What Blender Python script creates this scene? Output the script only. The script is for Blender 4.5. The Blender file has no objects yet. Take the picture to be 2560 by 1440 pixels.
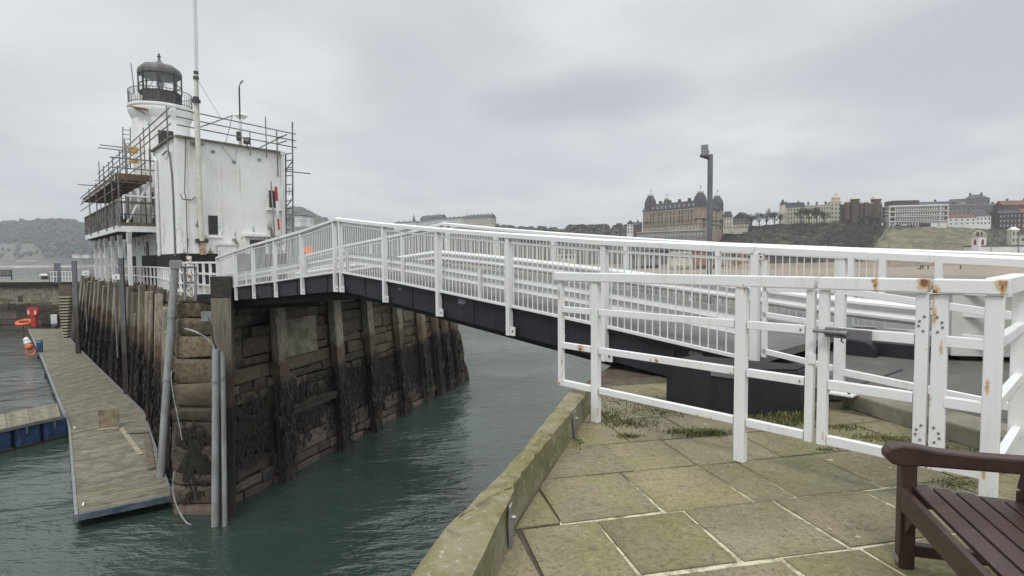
import bpy, math, random
from mathutils import Vector, Matrix
R = random.Random(7)
rad = math.radians
SC = bpy.context.scene
COL = SC.collection
# ------------------------------------------------------------------ camera
F, CX, CY = 1400.0, 1280.0, 720.0
TH = math.atan((720 - 647) / F); RO = 0.0082
CAM = Vector((0, 0, 9.7))
UPV = Vector((0, math.sin(TH), math.cos(TH))); FWD = Vector((0, math.cos(TH), -math.sin(TH)))
RGT = Vector((1, 0, 0))
cr = RGT * math.cos(RO) - UPV * math.sin(RO); cu = RGT * math.sin(RO) + UPV * math.cos(RO)
cam = bpy.data.objects.new('camera', bpy.data.cameras.new('camera')); COL.objects.link(cam)
cam.data.sensor_width = 36; cam.data.lens = 36 * F / 2560
cam.data.clip_start = .05; cam.data.clip_end = 12000
m = Matrix.Identity(4)
for i in range(3):
    m[i][0] = cr[i]; m[i][1] = cu[i]; m[i][2] = -FWD[i]; m[i][3] = CAM[i]
cam.matrix_world = m
SC.camera = cam
SC.view_settings.view_transform = 'Standard'; SC.view_settings.look = 'None'
SC.view_settings.gamma = 1.0; SC.view_settings.exposure = 0.0
# ------------------------------------------------------------------ sky and sun
SUN_EL, SUN_AZ = 52.0, 192.0          # degrees, azimuth clockwise from +Y
w = bpy.data.worlds.new('World'); SC.world = w; w.use_nodes = True
nt = w.node_tree; nt.nodes.clear()
def N(nt, t, **k):
    n = nt.nodes.new(t)
    for a, v in k.items():
        if a == 'ins':
            for kk, vv in v.items(): n.inputs[kk].default_value = vv
        else: setattr(n, a, v)
    return n
def L(nt, a, b): nt.links.new(a, b)
def mathn(nt, op, a, b=None, clamp=False):
    n = nt.nodes.new('ShaderNodeMath'); n.operation = op; n.use_clamp = clamp
    for i, x in enumerate((a, b)):
        if x is None: continue
        if isinstance(x, (int, float)): n.inputs[i].default_value = x
        else: nt.links.new(x, n.inputs[i])
    return n.outputs[0]
def mrange(nt, v, a, b, c=0., d=1., smooth=True):
    n = nt.nodes.new('ShaderNodeMapRange'); n.interpolation_type = 'SMOOTHSTEP' if smooth else 'LINEAR'
    nt.links.new(v, n.inputs[0])
    for i, x in enumerate((a, b, c, d)): n.inputs[i + 1].default_value = x
    return n.outputs[0]
def mixc(nt, f, a, b):
    n = nt.nodes.new('ShaderNodeMix'); n.data_type = 'RGBA'
    for i, x in ((0, f), (6, a), (7, b)):
        if isinstance(x, (int, float)): n.inputs[i].default_value = x
        elif isinstance(x, tuple): n.inputs[i].default_value = (*x[:3], 1)
        else: nt.links.new(x, n.inputs[i])
    return n.outputs[2]
sky = N(nt, 'ShaderNodeTexSky', sky_type='NISHITA', sun_disc=False, sun_elevation=rad(SUN_EL), sun_rotation=rad(SUN_AZ))
bg1 = N(nt, 'ShaderNodeBackground', ins={1: .08}); L(nt, sky.outputs[0], bg1.inputs[0])
tc = N(nt, 'ShaderNodeTexCoord')
sep = N(nt, 'ShaderNodeSeparateXYZ'); L(nt, tc.outputs['Generated'], sep.inputs[0])
zc = mathn(nt, 'MAXIMUM', sep.outputs[2], 0.0)
dz = mathn(nt, 'ADD', zc, .16)
comb = N(nt, 'ShaderNodeCombineXYZ')
L(nt, mathn(nt, 'DIVIDE', sep.outputs[0], dz), comb.inputs[0]); L(nt, mathn(nt, 'DIVIDE', sep.outputs[1], dz), comb.inputs[1])
n1 = N(nt, 'ShaderNodeTexNoise', ins={'Scale': .85, 'Detail': 5., 'Roughness': .45, 'Distortion': .2}); 
off = N(nt, 'ShaderNodeVectorMath', operation='ADD'); L(nt, comb.outputs[0], off.inputs[0]); off.inputs[1].default_value = (3.1, 1.3, 0)
L(nt, off.outputs[0], n1.inputs['Vector'])
cl = mrange(nt, n1.outputs[0], .36, .66)
# soft dark and pale patches of the cloud deck (directions in the sky)
def patch(ax, el, sx, sy):
    # azimuth ax (deg from +Y, right positive), elevation el
    az = mathn(nt, 'ARCTAN2', sep.outputs[0], sep.outputs[1]); ele = mathn(nt, 'ARCSINE', sep.outputs[2])
    a = mathn(nt, 'DIVIDE', mathn(nt, 'SUBTRACT', az, rad(ax)), rad(sx)); b = mathn(nt, 'DIVIDE', mathn(nt, 'SUBTRACT', ele, rad(el)), rad(sy))
    n2 = mathn(nt, 'MULTIPLY', mathn(nt, 'SUBTRACT', n1.outputs[0], .5), 1.6)
    r = mathn(nt, 'ADD', mathn(nt, 'SQRT', mathn(nt, 'ADD', mathn(nt, 'MULTIPLY', a, a), mathn(nt, 'MULTIPLY', b, b))), n2)
    return mrange(nt, r, .1, 1.15, 1., 0.)
dark = None
for p, g in (((7.5, 15.5, 13, 3.2), .8), ((-11, 17.5, 9, 5), .45), ((36, 16, 18, 9), .6), ((-42, 14, 10, 4), .25), ((-4, 20, 10, 5), .25), ((24, 21, 14, 4), .3)):
    v = mathn(nt, 'MULTIPLY', patch(*p), g)
    dark = v if dark is None else mathn(nt, 'MAXIMUM', dark, v)
base = mixc(nt, cl, (.70, .73, .75), (.85, .875, .872))
base = mixc(nt, dark, base, (.50, .525, .56))
base = mixc(nt, mrange(nt, zc, .0, .16, .55, 0.), base, (.80, .82, .805))
n3 = N(nt, 'ShaderNodeTexNoise', ins={'Scale': 2.6, 'Detail': 6., 'Roughness': .5}); L(nt, comb.outputs[0], n3.inputs['Vector'])
base = mixc(nt, mrange(nt, n3.outputs[0], .44, .70, 0., .30), base, (.58, .605, .635))
# the overcast deck is brightest overhead
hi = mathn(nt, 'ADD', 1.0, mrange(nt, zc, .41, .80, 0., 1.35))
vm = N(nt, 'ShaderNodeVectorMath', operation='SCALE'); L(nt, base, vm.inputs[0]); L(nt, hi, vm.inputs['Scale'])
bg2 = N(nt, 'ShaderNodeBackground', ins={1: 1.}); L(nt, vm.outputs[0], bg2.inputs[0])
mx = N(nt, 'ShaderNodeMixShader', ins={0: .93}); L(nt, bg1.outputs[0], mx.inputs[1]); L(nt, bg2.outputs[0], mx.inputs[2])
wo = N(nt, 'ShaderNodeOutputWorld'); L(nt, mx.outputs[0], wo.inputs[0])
sun = bpy.data.objects.new('sun', bpy.data.lights.new('sun', 'SUN')); COL.objects.link(sun)
sun.data.energy = 1.5; sun.data.angle = rad(14); sun.data.color = (1, .97, .92)
sd = Vector((math.sin(rad(SUN_AZ)) * math.cos(rad(SUN_EL)), math.cos(rad(SUN_AZ)) * math.cos(rad(SUN_EL)), math.sin(rad(SUN_EL))))
sun.rotation_euler = (-sd).to_track_quat('-Z', 'Y').to_euler()
# ------------------------------------------------------------------ helpers
def ray(px, py):
    xc = (px - CX) / F; yc = -(py - CY) / F
    x = xc * math.cos(RO) + yc * math.sin(RO); y = yc * math.cos(RO) - xc * math.sin(RO)
    return RGT * x + UPV * y + FWD
def onz(px, py, z):
    r = ray(px, py); return CAM + r * ((z - CAM.z) / r.z)
def aty(px, py, Y):
    r = ray(px, py); return CAM + r * (Y / r.y)
def onpl(px, py, p0, d):
    n = Vector((-d[1], d[0], 0)); r = ray(px, py); p = Vector(p0)
    return CAM + r * (n.dot(p - CAM) / n.dot(r))
def V(*a): return Vector(a)
def lerp(a, b, t): return a + (b - a) * t
def interp(tab, x):
    if x <= tab[0][0]: return tab[0][1]
    for (a, b), (c, d) in zip(tab, tab[1:]):
        if x <= c: return b + (d - b) * (x - a) / (c - a)
    return tab[-1][1]
ORG = {}
class MB:
    def __init__(s): s.v = []; s.f = []; s.c = []; s.cur = None
    def add(s, vs, fs):
        k = len(s.v); s.v += [tuple(p) for p in vs]; s.f += [tuple(i + k for i in f) for f in fs]
        s.c += [s.cur] * len(vs); return s
    def hexa(s, b, t):     # bottom ring of 4, top ring of 4 (counter-clockwise from above)
        return s.add(list(b) + list(t), [(3, 2, 1, 0), (4, 5, 6, 7), (0, 1, 5, 4), (1, 2, 6, 5), (2, 3, 7, 6), (3, 0, 4, 7)])
    def box(s, c, sx, sy, sz, ax=None, ay=None):
        ax = ax or V(1, 0, 0); ay = ay or V(-ax[1], ax[0], 0); c = Vector(c); az = ax.cross(ay)
        h = [c + ax * (a * sx / 2) + ay * (b * sy / 2) for a, b in ((-1, -1), (1, -1), (1, 1), (-1, 1))]
        return s.hexa([p - az * (sz / 2) for p in h], [p + az * (sz / 2) for p in h])
    def beam(s, p, q, wd, ht, up=None):   # rectangular bar from p to q, wd sideways, ht along up
        p = Vector(p); q = Vector(q); d = (q - p).normalized(); up = up or V(0, 0, 1)
        if abs(d.dot(up)) > .95: up = V(0, 1, 0) if abs(d.y) < .9 else V(1, 0, 0)
        sd = d.cross(up).normalized(); u2 = sd.cross(d)
        a = [sd * (i * wd / 2) + u2 * (j * ht / 2) for i, j in ((-1, -1), (1, -1), (1, 1), (-1, 1))]
        return s.hexa([p + x for x in a], [q + x for x in a]) if False else s.add([p + x for x in a] + [q + x for x in a], [(0, 1, 2, 3), (7, 6, 5, 4), (0, 4, 5, 1), (1, 5, 6, 2), (2, 6, 7, 3), (3, 7, 4, 0)])
    def post(s, p, ax, wa, wb, z0, z1):   # upright bar, wa along ax, wb across
        return s.box((p[0], p[1], (z0 + z1) / 2), wa, wb, z1 - z0, V(ax[0], ax[1], 0).normalized())
    def tube(s, pts, r, n=8, cap=True):
        pts = [Vector(p) for p in pts]; rs = r if isinstance(r, (list, tuple)) else [r] * len(pts)
        k = len(s.v); vs = []; prev = None
        for i, p in enumerate(pts):
            d = (pts[min(i + 1, len(pts) - 1)] - pts[max(i - 1, 0)])
            d = d.normalized() if d.length > 1e-9 else V(0, 0, 1)
            if prev is None: a = d.orthogonal().normalized()
            else:
                a = prev - d * prev.dot(d); a = a.normalized() if a.length > 1e-6 else d.orthogonal().normalized()
            prev = a; b = d.cross(a)
            vs += [p + (a * math.cos(2 * math.pi * j / n) + b * math.sin(2 * math.pi * j / n)) * rs[i] for j in range(n)]
        fs = [(i * n + j, i * n + (j + 1) % n, (i + 1) * n + (j + 1) % n, (i + 1) * n + j) for i in range(len(pts) - 1) for j in range(n)]
        if cap: fs += [tuple(range(n - 1, -1, -1)), tuple((len(pts) - 1) * n + j for j in range(n))]
        return s.add(vs, fs)
    def lathe(s, c, prof, n=16, ph=0., cap=True):
        c = Vector(c); vs = [c + V(r * math.cos(ph + 2 * math.pi * j / n), r * math.sin(ph + 2 * math.pi * j / n), z) for r, z in prof for j in range(n)]
        fs = [(i * n + j, i * n + (j + 1) % n, (i + 1) * n + (j + 1) % n, (i + 1) * n + j) for i in range(len(prof) - 1) for j in range(n)]
        if cap: fs += [tuple(range(n - 1, -1, -1)), tuple((len(prof) - 1) * n + j for j in range(n))]
        return s.add(vs, fs)
    def prism(s, poly, z0, z1):
        n = len(poly); a = [V(p[0], p[1], z0) for p in poly]; b = [V(p[0], p[1], z1) for p in poly]
        return s.add(a + b, [tuple(range(n - 1, -1, -1)), tuple(range(n, 2 * n))] + [(i, (i + 1) % n, (i + 1) % n + n, i + n) for i in range(n)])
    def sheet(s, poly, z): return s.add([V(p[0], p[1], z) for p in poly], [tuple(range(len(poly)))])
    def extr(s, prof, p, q, side=None):   # profile [(side, up)] swept from p to q
        p = Vector(p); q = Vector(q); d = (q - p).normalized(); sd = side or d.cross(V(0, 0, 1)).normalized(); up = sd.cross(d)
        n = len(prof); vs = [p + sd * a + up * b for a, b in prof] + [q + sd * a + up * b for a, b in prof]
        return s.add(vs, [tuple(range(n)), tuple(range(2 * n - 1, n - 1, -1))] + [(i, i + n, (i + 1) % n + n, (i + 1) % n) for i in range(n)])
    def blob(s, c, rx, ry, rz, n=6, rnd=.25, rg=R):
        rings = 4; vs = [Vector(c) + V(0, 0, -rz)]
        for i in range(1, rings):
            t = math.pi * i / rings
            for j in range(n):
                k = 1 + rg.uniform(-rnd, rnd); a = 2 * math.pi * j / n + i * .5
                vs.append(Vector(c) + V(rx * k * math.sin(t) * math.cos(a), ry * k * math.sin(t) * math.sin(a), -rz * k * math.cos(t)))
        vs.append(Vector(c) + V(0, 0, rz)); fs = []
        for j in range(n): fs.append((0, 1 + (j + 1) % n, 1 + j))
        for i in range(rings - 2):
            for j in range(n):
                a = 1 + i * n + j; b = 1 + i * n + (j + 1) % n; fs.append((a, b, b + n, a + n))
        l = len(vs) - 1; k = 1 + (rings - 2) * n
        for j in range(n): fs.append((k + j, k + (j + 1) % n, l))
        return s.add(vs, fs)
    def build(s, name, mat, parent=None, smooth=False, bevel=0., loc=None):
        o_ = ORG.get(parent.name, V(0, 0, 0)) if parent else (Vector(loc) if loc else V(0, 0, 0))
        me = bpy.data.meshes.new(name); me.from_pydata([tuple(Vector(p) - o_) for p in s.v], [], s.f); me.update()
        if mat.get('tone') or any(c is not None for c in s.c):
            at = me.color_attributes.new('tone', 'FLOAT_COLOR', 'POINT')
            flat = []
            for c in s.c: c = c if c is not None else (.5, .5, .5); flat += [c[0], c[1], c[2], 1.]
            at.data.foreach_set('color', flat)
        if smooth:
            me.polygons.foreach_set('use_smooth', [True] * len(me.polygons))
            try: me.set_sharp_from_angle(angle=rad(40))
            except Exception: pass
        o = bpy.data.objects.new(name, me); COL.objects.link(o); me.materials.append(mat)
        if parent: o.parent = parent; ORG[o.name] = o_
        else: o.location = o_; ORG[o.name] = o_
        if bevel: b = o.modifiers.new('bevel', 'BEVEL'); b.width = bevel; b.segments = 2; b.limit_method = 'ANGLE'; b.angle_limit = rad(40)
        return o
def thing(name, label, cat, loc=(0, 0, 0), group=None):
    o = bpy.data.objects.new(name, None); COL.objects.link(o); o.location = loc; o.empty_display_size = .2
    o['label'] = label; o['category'] = cat
    if group: o['group'] = group
    ORG[o.name] = Vector(loc); return o
def tag(o, label, cat, group=None):
    o['label'] = label; o['category'] = cat
    if group: o['group'] = group
    return o
def kind(o, k, label=None, cat=None):
    o['kind'] = k
    if label: o['label'] = label
    if cat: o['category'] = cat
    return o
def text(s, size, p, right, up, mat, name, parent, depth=.004):
    cu = bpy.data.curves.new(name, 'FONT'); cu.body = s; cu.size = size; cu.align_x = 'CENTER'; cu.align_y = 'CENTER'; cu.extrude = depth
    o = bpy.data.objects.new(name, cu); COL.objects.link(o); cu.materials.append(mat)
    r = Vector(right).normalized(); u = Vector(up).normalized(); n = r.cross(u); mm = Matrix.Identity(4)
    q = Vector(p) - (ORG.get(parent.name, V(0, 0, 0)) if parent else V(0, 0, 0))
    for i in range(3): mm[i][0] = r[i]; mm[i][1] = u[i]; mm[i][2] = n[i]; mm[i][3] = q[i]
    o.matrix_basis = mm
    if parent: o.parent = parent
    return o
ORD = 'first second third fourth fifth sixth seventh eighth ninth tenth eleventh twelfth thirteenth fourteenth fifteenth sixteenth seventeenth eighteenth nineteenth twentieth'.split()
ORD += ['twenty-' + x for x in ORD[:9]] + ['thirtieth'] + ['thirty-' + x for x in ORD[:9]]
# ------------------------------------------------------------------ materials
def newmat(name):
    m_ = bpy.data.materials.new(name); m_.use_nodes = True; m_['tone'] = 1; return m_, m_.node_tree, m_.node_tree.nodes['Principled BSDF']
def noise(nt, vec, scale, detail=5., rough=.55, dist=0., sc3=None):
    if sc3:
        mp = N(nt, 'ShaderNodeMapping'); mp.inputs['Scale'].default_value = sc3; L(nt, vec, mp.inputs[0]); vec = mp.outputs[0]
    n = N(nt, 'ShaderNodeTexNoise', ins={'Scale': scale, 'Detail': detail, 'Roughness': rough, 'Distortion': dist}); L(nt, vec, n.inputs['Vector']); return n.outputs[0]
def bump(nt, b, h, strength, dist, prev=None):
    n = N(nt, 'ShaderNodeBump', ins={'Strength': strength, 'Distance': dist}); L(nt, h, n.inputs['Height'])
    if prev is not None: L(nt, prev, n.inputs['Normal'])
    L(nt, n.outputs[0], b.inputs['Normal']); return n.outputs[0]
def pos(nt): return N(nt, 'ShaderNodeNewGeometry').outputs['Position']
def simple(name, c1, c2=None, scale=4., rough=.7, bmp=.0, bscale=30., bdist=.01, metal=0., sc3=None, lo=.35, hi=.65, tone=False, spots=None):
    m_, nt, b = newmat(name); c2 = c2 or tuple(x * .8 for x in c1); P = pos(nt)
    col = mixc(nt, mrange(nt, noise(nt, P, scale, 6., .6, .2, sc3), lo, hi), c1, c2)
    if spots: col = mixc(nt, mrange(nt, noise(nt, P, spots[1], 3., .5), spots[2], spots[2] + .06), col, spots[0])
    if tone:
        a = N(nt, 'ShaderNodeVertexColor', layer_name='tone'); mm = N(nt, 'ShaderNodeMix', data_type='RGBA', blend_type='MULTIPLY'); mm.inputs[0].default_value = 1.
        L(nt, col, mm.inputs[6]); sc_ = N(nt, 'ShaderNodeVectorMath', operation='SCALE'); sc_.inputs['Scale'].default_value = 2.; L(nt, a.outputs[0], sc_.inputs[0]); L(nt, sc_.outputs[0], mm.inputs[7]); col = mm.outputs[2]
    L(nt, col, b.inputs['Base Color']); b.inputs['Roughness'].default_value = rough; b.inputs['Metallic'].default_value = metal
    if bmp: bump(nt, b, noise(nt, P, bscale, 6., .6, 0., sc3), bmp, bdist)
    return m_
def whitepaint(name, base=(.70, .71, .705), rust=(), grime=(.55, .53, .47), amount=.35, general=.70, along=(1, 0, 0)):
    m_, nt, b = newmat(name); P = pos(nt)
    g = mrange(nt, noise(nt, P, 2.3, 6., .65, .4), .5, .85, 0., amount); col = mixc(nt, g, base, grime)
    fine = mrange(nt, noise(nt, P, 34., 4., .6), .62, .72, 0., .55); col = mixc(nt, fine, col, (.50, .46, .38))
    col = mixc(nt, mrange(nt, noise(nt, P, 7., 5., .7, .3, (1, 1, .14)), .54, .72, 0., .38), col, (.47, .44, .38))
    rn = noise(nt, P, 9., 5., .65, .5); r0 = mrange(nt, rn, general, general + .05)
    col = mixc(nt, r0, col, (.24, .12, .045))
    n2 = noise(nt, P, 42., 4., .6)
    for (x, y, z, r, sv) in rust:
        d = N(nt, 'ShaderNodeVectorMath', operation='SUBTRACT'); L(nt, P, d.inputs[0]); d.inputs[1].default_value = (x, y, z)
        flat = N(nt, 'ShaderNodeVectorMath', operation='DOT_PRODUCT'); L(nt, d.outputs[0], flat.inputs[0]); flat.inputs[1].default_value = along
        zsep = N(nt, 'ShaderNodeSeparateXYZ'); L(nt, d.outputs[0], zsep.inputs[0]); mlt = N(nt, 'ShaderNodeCombineXYZ'); L(nt, flat.outputs['Value'], mlt.inputs[0]); fl2 = N(nt, 'ShaderNodeVectorMath', operation='DOT_PRODUCT'); L(nt, d.outputs[0], fl2.inputs[0]); fl2.inputs[1].default_value = (along[1] * .5, -along[0] * .5, 0); L(nt, fl2.outputs['Value'], mlt.inputs[1]); L(nt, mathn(nt, 'MULTIPLY', zsep.outputs[2], .22 if sv else .8), mlt.inputs[2])
        ln = N(nt, 'ShaderNodeVectorMath', operation='LENGTH'); L(nt, mlt.outputs[0], ln.inputs[0])
        e = mathn(nt, 'ADD', ln.outputs['Value'], mathn(nt, 'MULTIPLY', mathn(nt, 'SUBTRACT', n2, .5), r * 1.6))
        col = mixc(nt, mrange(nt, e, r * .7, r * 1.4, .8, 0.), col, (.50, .30, .12)); col = mixc(nt, mrange(nt, e, r * .3, r * .7, .9, 0.), col, (.15, .055, .025))
    L(nt, col, b.inputs['Base Color']); b.inputs['Roughness'].default_value = .42
    bump(nt, b, n2, .08, .004); return m_
M = {}
M['paint'] = whitepaint('white_gloss_paint', general=.76)
M['paint_far'] = whitepaint('white_rail_paint', (.70, .71, .705), general=.735, amount=.4)
M['render'] = None
M['galv'] = simple('galvanised_steel', (.33, .34, .35), (.22, .23, .24), 6., .5, .1, 60., .002, .6)
M['scaffold'] = simple('scaffold_tube', (.26, .26, .27), (.15, .13, .12), 3., .55, 0, metal=.5)
M['iron'] = simple('black_iron', (.035, .036, .04), (.06, .05, .045), 8., .5, .1, 60., .003)
M['navy'] = simple('navy_steel_paint', (.008, .009, .014), (.018, .019, .024), 3., .6, .08, 20., .004, sc3=(1, 1, .25), spots=((.16, .16, .17), 2.2, .72))
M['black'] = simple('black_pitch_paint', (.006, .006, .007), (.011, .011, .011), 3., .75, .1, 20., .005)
M['asphalt'] = simple('asphalt', (.105, .10, .09), (.075, .072, .065), 1.6, .9, .35, 90., .006, spots=((.24, .23, .2), 60., .72))
M['deckroad'] = simple('bridge_road_surface', (.14, .14, .135), (.10, .10, .095), 2., .9, .3, 90., .005)
M['concrete'] = simple('weathered_concrete', (.23, .21, .165), (.12, .115, .08), 1.8, .9, .4, 25., .012, spots=((.42, .41, .36), 18., .70))
M['glass'] = simple('dark_window_glass', (.02, .022, .025), (.03, .033, .037), 1., .08)
M['grey'] = simple('grey_paint', (.12, .125, .135), (.17, .17, .18), 4., .55, .05, 30., .003)
M['plastic'] = simple('grey_plastic_pipe', (.30, .315, .33), (.20, .20, .19), 2.4, .5, .05, 20., .003, sc3=(1, 1, .3))
M['red'] = simple('red_plastic', (.50, .035, .028), (.36, .03, .025), 5., .45)
M['orange'] = simple('orange_plastic', (.75, .17, .07), (.6, .13, .06), 5., .5)
M['white'] = simple('white_plastic', (.76, .77, .76), (.62, .62, .60), 5., .45)
M['blue'] = simple('blue_plastic', (.03, .078, .185), (.018, .04, .09), 3., .5, .1, 10., .01)
M['yellow'] = simple('ochre_boards', (.50, .33, .09), (.35, .24, .1), 6., .8)
M['bronze'] = simple('weathered_lead', (.085, .085, .083), (.125, .125, .12), 1.5, .55, .03, 12., .004)
M['benchwood'] = simple('dark_brown_paint', (.034, .017, .014), (.052, .027, .023), 9., .40, .2, 40., .004, sc3=(1, 1, 1), spots=((.10, .07, .065), 30., .70))
M['cable'] = simple('pale_cable', (.35, .35, .33), (.2, .2, .2), 6., .6)
M['greyblk'] = simple('pale_grey_block', (.50, .50, .47), (.42, .42, .38), 1.6, .75, .1, 20., .004)
def lit(m_): return m_
M['cream'] = simple('cream_mast_paint', (.66, .65, .57), (.56, .54, .46), 3., .5, spots=((.2, .13, .07), 5., .70))
M['slate'] = simple('dark_slate_boards', (.055, .055, .062), (.10, .10, .11), 4., .6, .1, 20.)
M['brownboard'] = simple('brown_scaffold_board', (.16, .10, .06), (.09, .06, .04), 3., .85)
M['greyslat'] = simple('grey_balcony_slat', (.22, .21, .20), (.10, .09, .08), 3., .85)
M['charwood'] = simple('blackened_timber', (.05, .042, .036), (.025, .02, .018), 4., .85, .3, 20., .01)
M['bluegrey'] = simple('dark_blue_fender', (.035, .055, .085), (.10, .12, .14), 3., .6, .1, 20.)
M['greymetal'] = simple('bare_grey_primer', (.20, .20, .21), (.12, .12, .13), 9., .7)
HAZE = 0.00026
def tide(name, bands, nscale=1.2, jit=1.6, rough=.85, grain=None, bscale=14., bstr=.5, bdist=.03, tone=False, soft=.35):
    # colour follows the tide marks: bands = [(height, colour, colour2)] from the bottom up
    m_, nt, b = newmat(name); P = pos(nt)
    sp = N(nt, 'ShaderNodeSeparateXYZ'); L(nt, P, sp.inputs[0])
    nz = noise(nt, P, nscale, 5., .6, .3); h = mathn(nt, 'ADD', sp.outputs[2], mathn(nt, 'MULTIPLY', mathn(nt, 'SUBTRACT', nz, .5), jit * 2))
    g = noise(nt, P, 5., 6., .65, .3, grain); gm = mrange(nt, g, .35, .68); col = None
    for z, a, c in bands:
        cc = mixc(nt, gm, a, c)
        col = cc if col is None else mixc(nt, mrange(nt, h, z - soft, z + soft), col, cc)
    if tone:
        a = N(nt, 'ShaderNodeVertexColor', layer_name='tone'); mm = N(nt, 'ShaderNodeMix', data_type='RGBA', blend_type='MULTIPLY'); mm.inputs[0].default_value = 1.
        sc_ = N(nt, 'ShaderNodeVectorMath', operation='SCALE'); sc_.inputs['Scale'].default_value = 2.; L(nt, a.outputs[0], sc_.inputs[0])
        L(nt, col, mm.inputs[6]); L(nt, sc_.outputs[0], mm.inputs[7]); col = mm.outputs[2]
    L(nt, col, b.inputs['Base Color']); b.inputs['Roughness'].default_value = rough
    f = noise(nt, P, bscale, 8., .65, .2, grain); bump(nt, b, f, bstr, bdist); return m_
M['stone'] = tide('harbour_wall_stone', [(-9, (.068, .052, .043), (.115, .088, .074)), (2.1, (.018, .015, .011), (.05, .038, .026)), (3.6, (.06, .048, .034), (.115, .092, .06)), (5.0, (.125, .098, .068), (.060, .047, .034))], tone=True, bscale=7., bdist=.10, bstr=.8, soft=.8)
M['nosestone'] = tide('corner_stone', [(-9, (.068, .05, .042), (.115, .085, .072)), (2.0, (.022, .018, .013), (.05, .038, .026)), (3.4, (.06, .048, .034), (.10, .08, .055)), (5.0, (.19, .155, .10), (.08, .065, .044))], tone=True, bscale=7., bdist=.08, soft=.8)
M['pilewood'] = tide('weathered_pile_timber', [(-9, (.045, .03, .024), (.02, .016, .013)), (1.4, (.012, .010, .008), (.02, .016, .012)), (4.3, (.075, .052, .034), (.13, .095, .066)), (5.4, (.29, .26, .215), (.135, .115, .09))], jit=1.0, grain=(3, 3, .18), bscale=16., bdist=.02, tone=True)
M['steelpile'] = tide('grey_steel_post', [(-9, (.05, .04, .035), (.03, .02, .02)), (3.5, (.10, .09, .085), (.07, .06, .05)), (5.2, (.16, .165, .18), (.115, .12, .13))], jit=.6, bdist=.004)
M['weed'] = simple('dark_seaweed', (.010, .009, .006), (.028, .022, .012), 6., .6, .3, 30., .01)
M['deck'] = simple('pontoon_boards', (.215, .20, .15), (.13, .122, .09), 2.6, .85, .5, 30., .006, sc3=(1, 1, 1), tone=True, spots=((.17, .165, .09), 1.6, .62))
M['plank'] = simple('pale_plank', (.36, .32, .24), (.25, .22, .17), 6., .8, .2, 30., .004)
M['ply'] = simple('weathered_plywood', (.27, .22, .14), (.15, .12, .08), 3., .8, .1, 20., .004, spots=((.03, .025, .02), 3.2, .68))
M['oldwood'] = simple('grey_timber', (.17, .14, .105), (.09, .072, .055), 5., .85, .3, 30., .006)
# paving stone: warm buff with algae, lichen spots
m_, nt, b = newmat('sandstone_flags'); P = pos(nt)
c = mixc(nt, mrange(nt, noise(nt, P, 1.1, 6., .6, .3), .35, .65), (.275, .24, .15), (.185, .165, .098))
c = mixc(nt, mrange(nt, noise(nt, P, 1.9, 5., .6, .6), .48, .66, 0., .7), c, (.225, .21, .08))
c = mixc(nt, mrange(nt, noise(nt, P, 7., 8., .7, 1.2, (1, 2.2, 1)), .52, .70, 0., .75), c, (.10, .088, .052))
c = mixc(nt, mrange(nt, noise(nt, P, 42., 6., .75), .50, .62, 0., .8), c, (.105, .092, .058)); c = mixc(nt, mrange(nt, noise(nt, P, 26., 6., .8, .6), .52, .66, 0., .6), c, (.36, .325, .22))
c = mixc(nt, mrange(nt, noise(nt, P, 11., 2., .4), .735, .75), c, (.45, .43, .36))
a = N(nt, 'ShaderNodeVertexColor', layer_name='tone'); mm = N(nt, 'ShaderNodeMix', data_type='RGBA', blend_type='MULTIPLY'); mm.inputs[0].default_value = 1.
sc_ = N(nt, 'ShaderNodeVectorMath', operation='SCALE'); sc_.inputs['Scale'].default_value = 2.; L(nt, a.outputs[0], sc_.inputs[0]); L(nt, c, mm.inputs[6]); L(nt, sc_.outputs[0], mm.inputs[7])
L(nt, mm.outputs[2], b.inputs['Base Color']); b.inputs['Roughness'].default_value = .85
bp = bump(nt, b, noise(nt, P, 5., 6., .6, .8), .7, .02); bump(nt, b, noise(nt, P, 45., 6., .7), .6, .006, bp); M['flags'] = m_
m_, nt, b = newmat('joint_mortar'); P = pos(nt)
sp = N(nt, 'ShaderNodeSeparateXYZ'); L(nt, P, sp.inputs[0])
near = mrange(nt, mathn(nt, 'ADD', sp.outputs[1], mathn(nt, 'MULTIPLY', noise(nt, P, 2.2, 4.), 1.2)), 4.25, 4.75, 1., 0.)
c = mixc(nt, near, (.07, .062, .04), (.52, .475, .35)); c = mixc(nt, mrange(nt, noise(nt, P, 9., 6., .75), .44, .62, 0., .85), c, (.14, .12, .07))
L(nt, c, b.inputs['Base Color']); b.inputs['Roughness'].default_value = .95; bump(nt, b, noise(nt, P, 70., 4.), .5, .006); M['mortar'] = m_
m_, nt, b = newmat('mossy_kerb_stone'); P = pos(nt)
c = mixc(nt, mrange(nt, noise(nt, P, 2.2, 6., .65, .5), .38, .62), (.165, .155, .062), (.255, .228, .16))
c = mixc(nt, mrange(nt, noise(nt, P, 9., 7., .7, .6), .5, .66, 0., .8), c, (.11, .10, .06)); c = mixc(nt, mrange(nt, noise(nt, P, 26., 4., .6), .60, .68, 0., .8), c, (.36, .34, .28))
L(nt, c, b.inputs['Base Color']); b.inputs['Roughness'].default_value = .95
bp = bump(nt, b, noise(nt, P, 7., 7., .7, .5), .5, .02); bump(nt, b, noise(nt, P, 50., 6., .75), .7, .008, bp); M['kerb'] = m_
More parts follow.
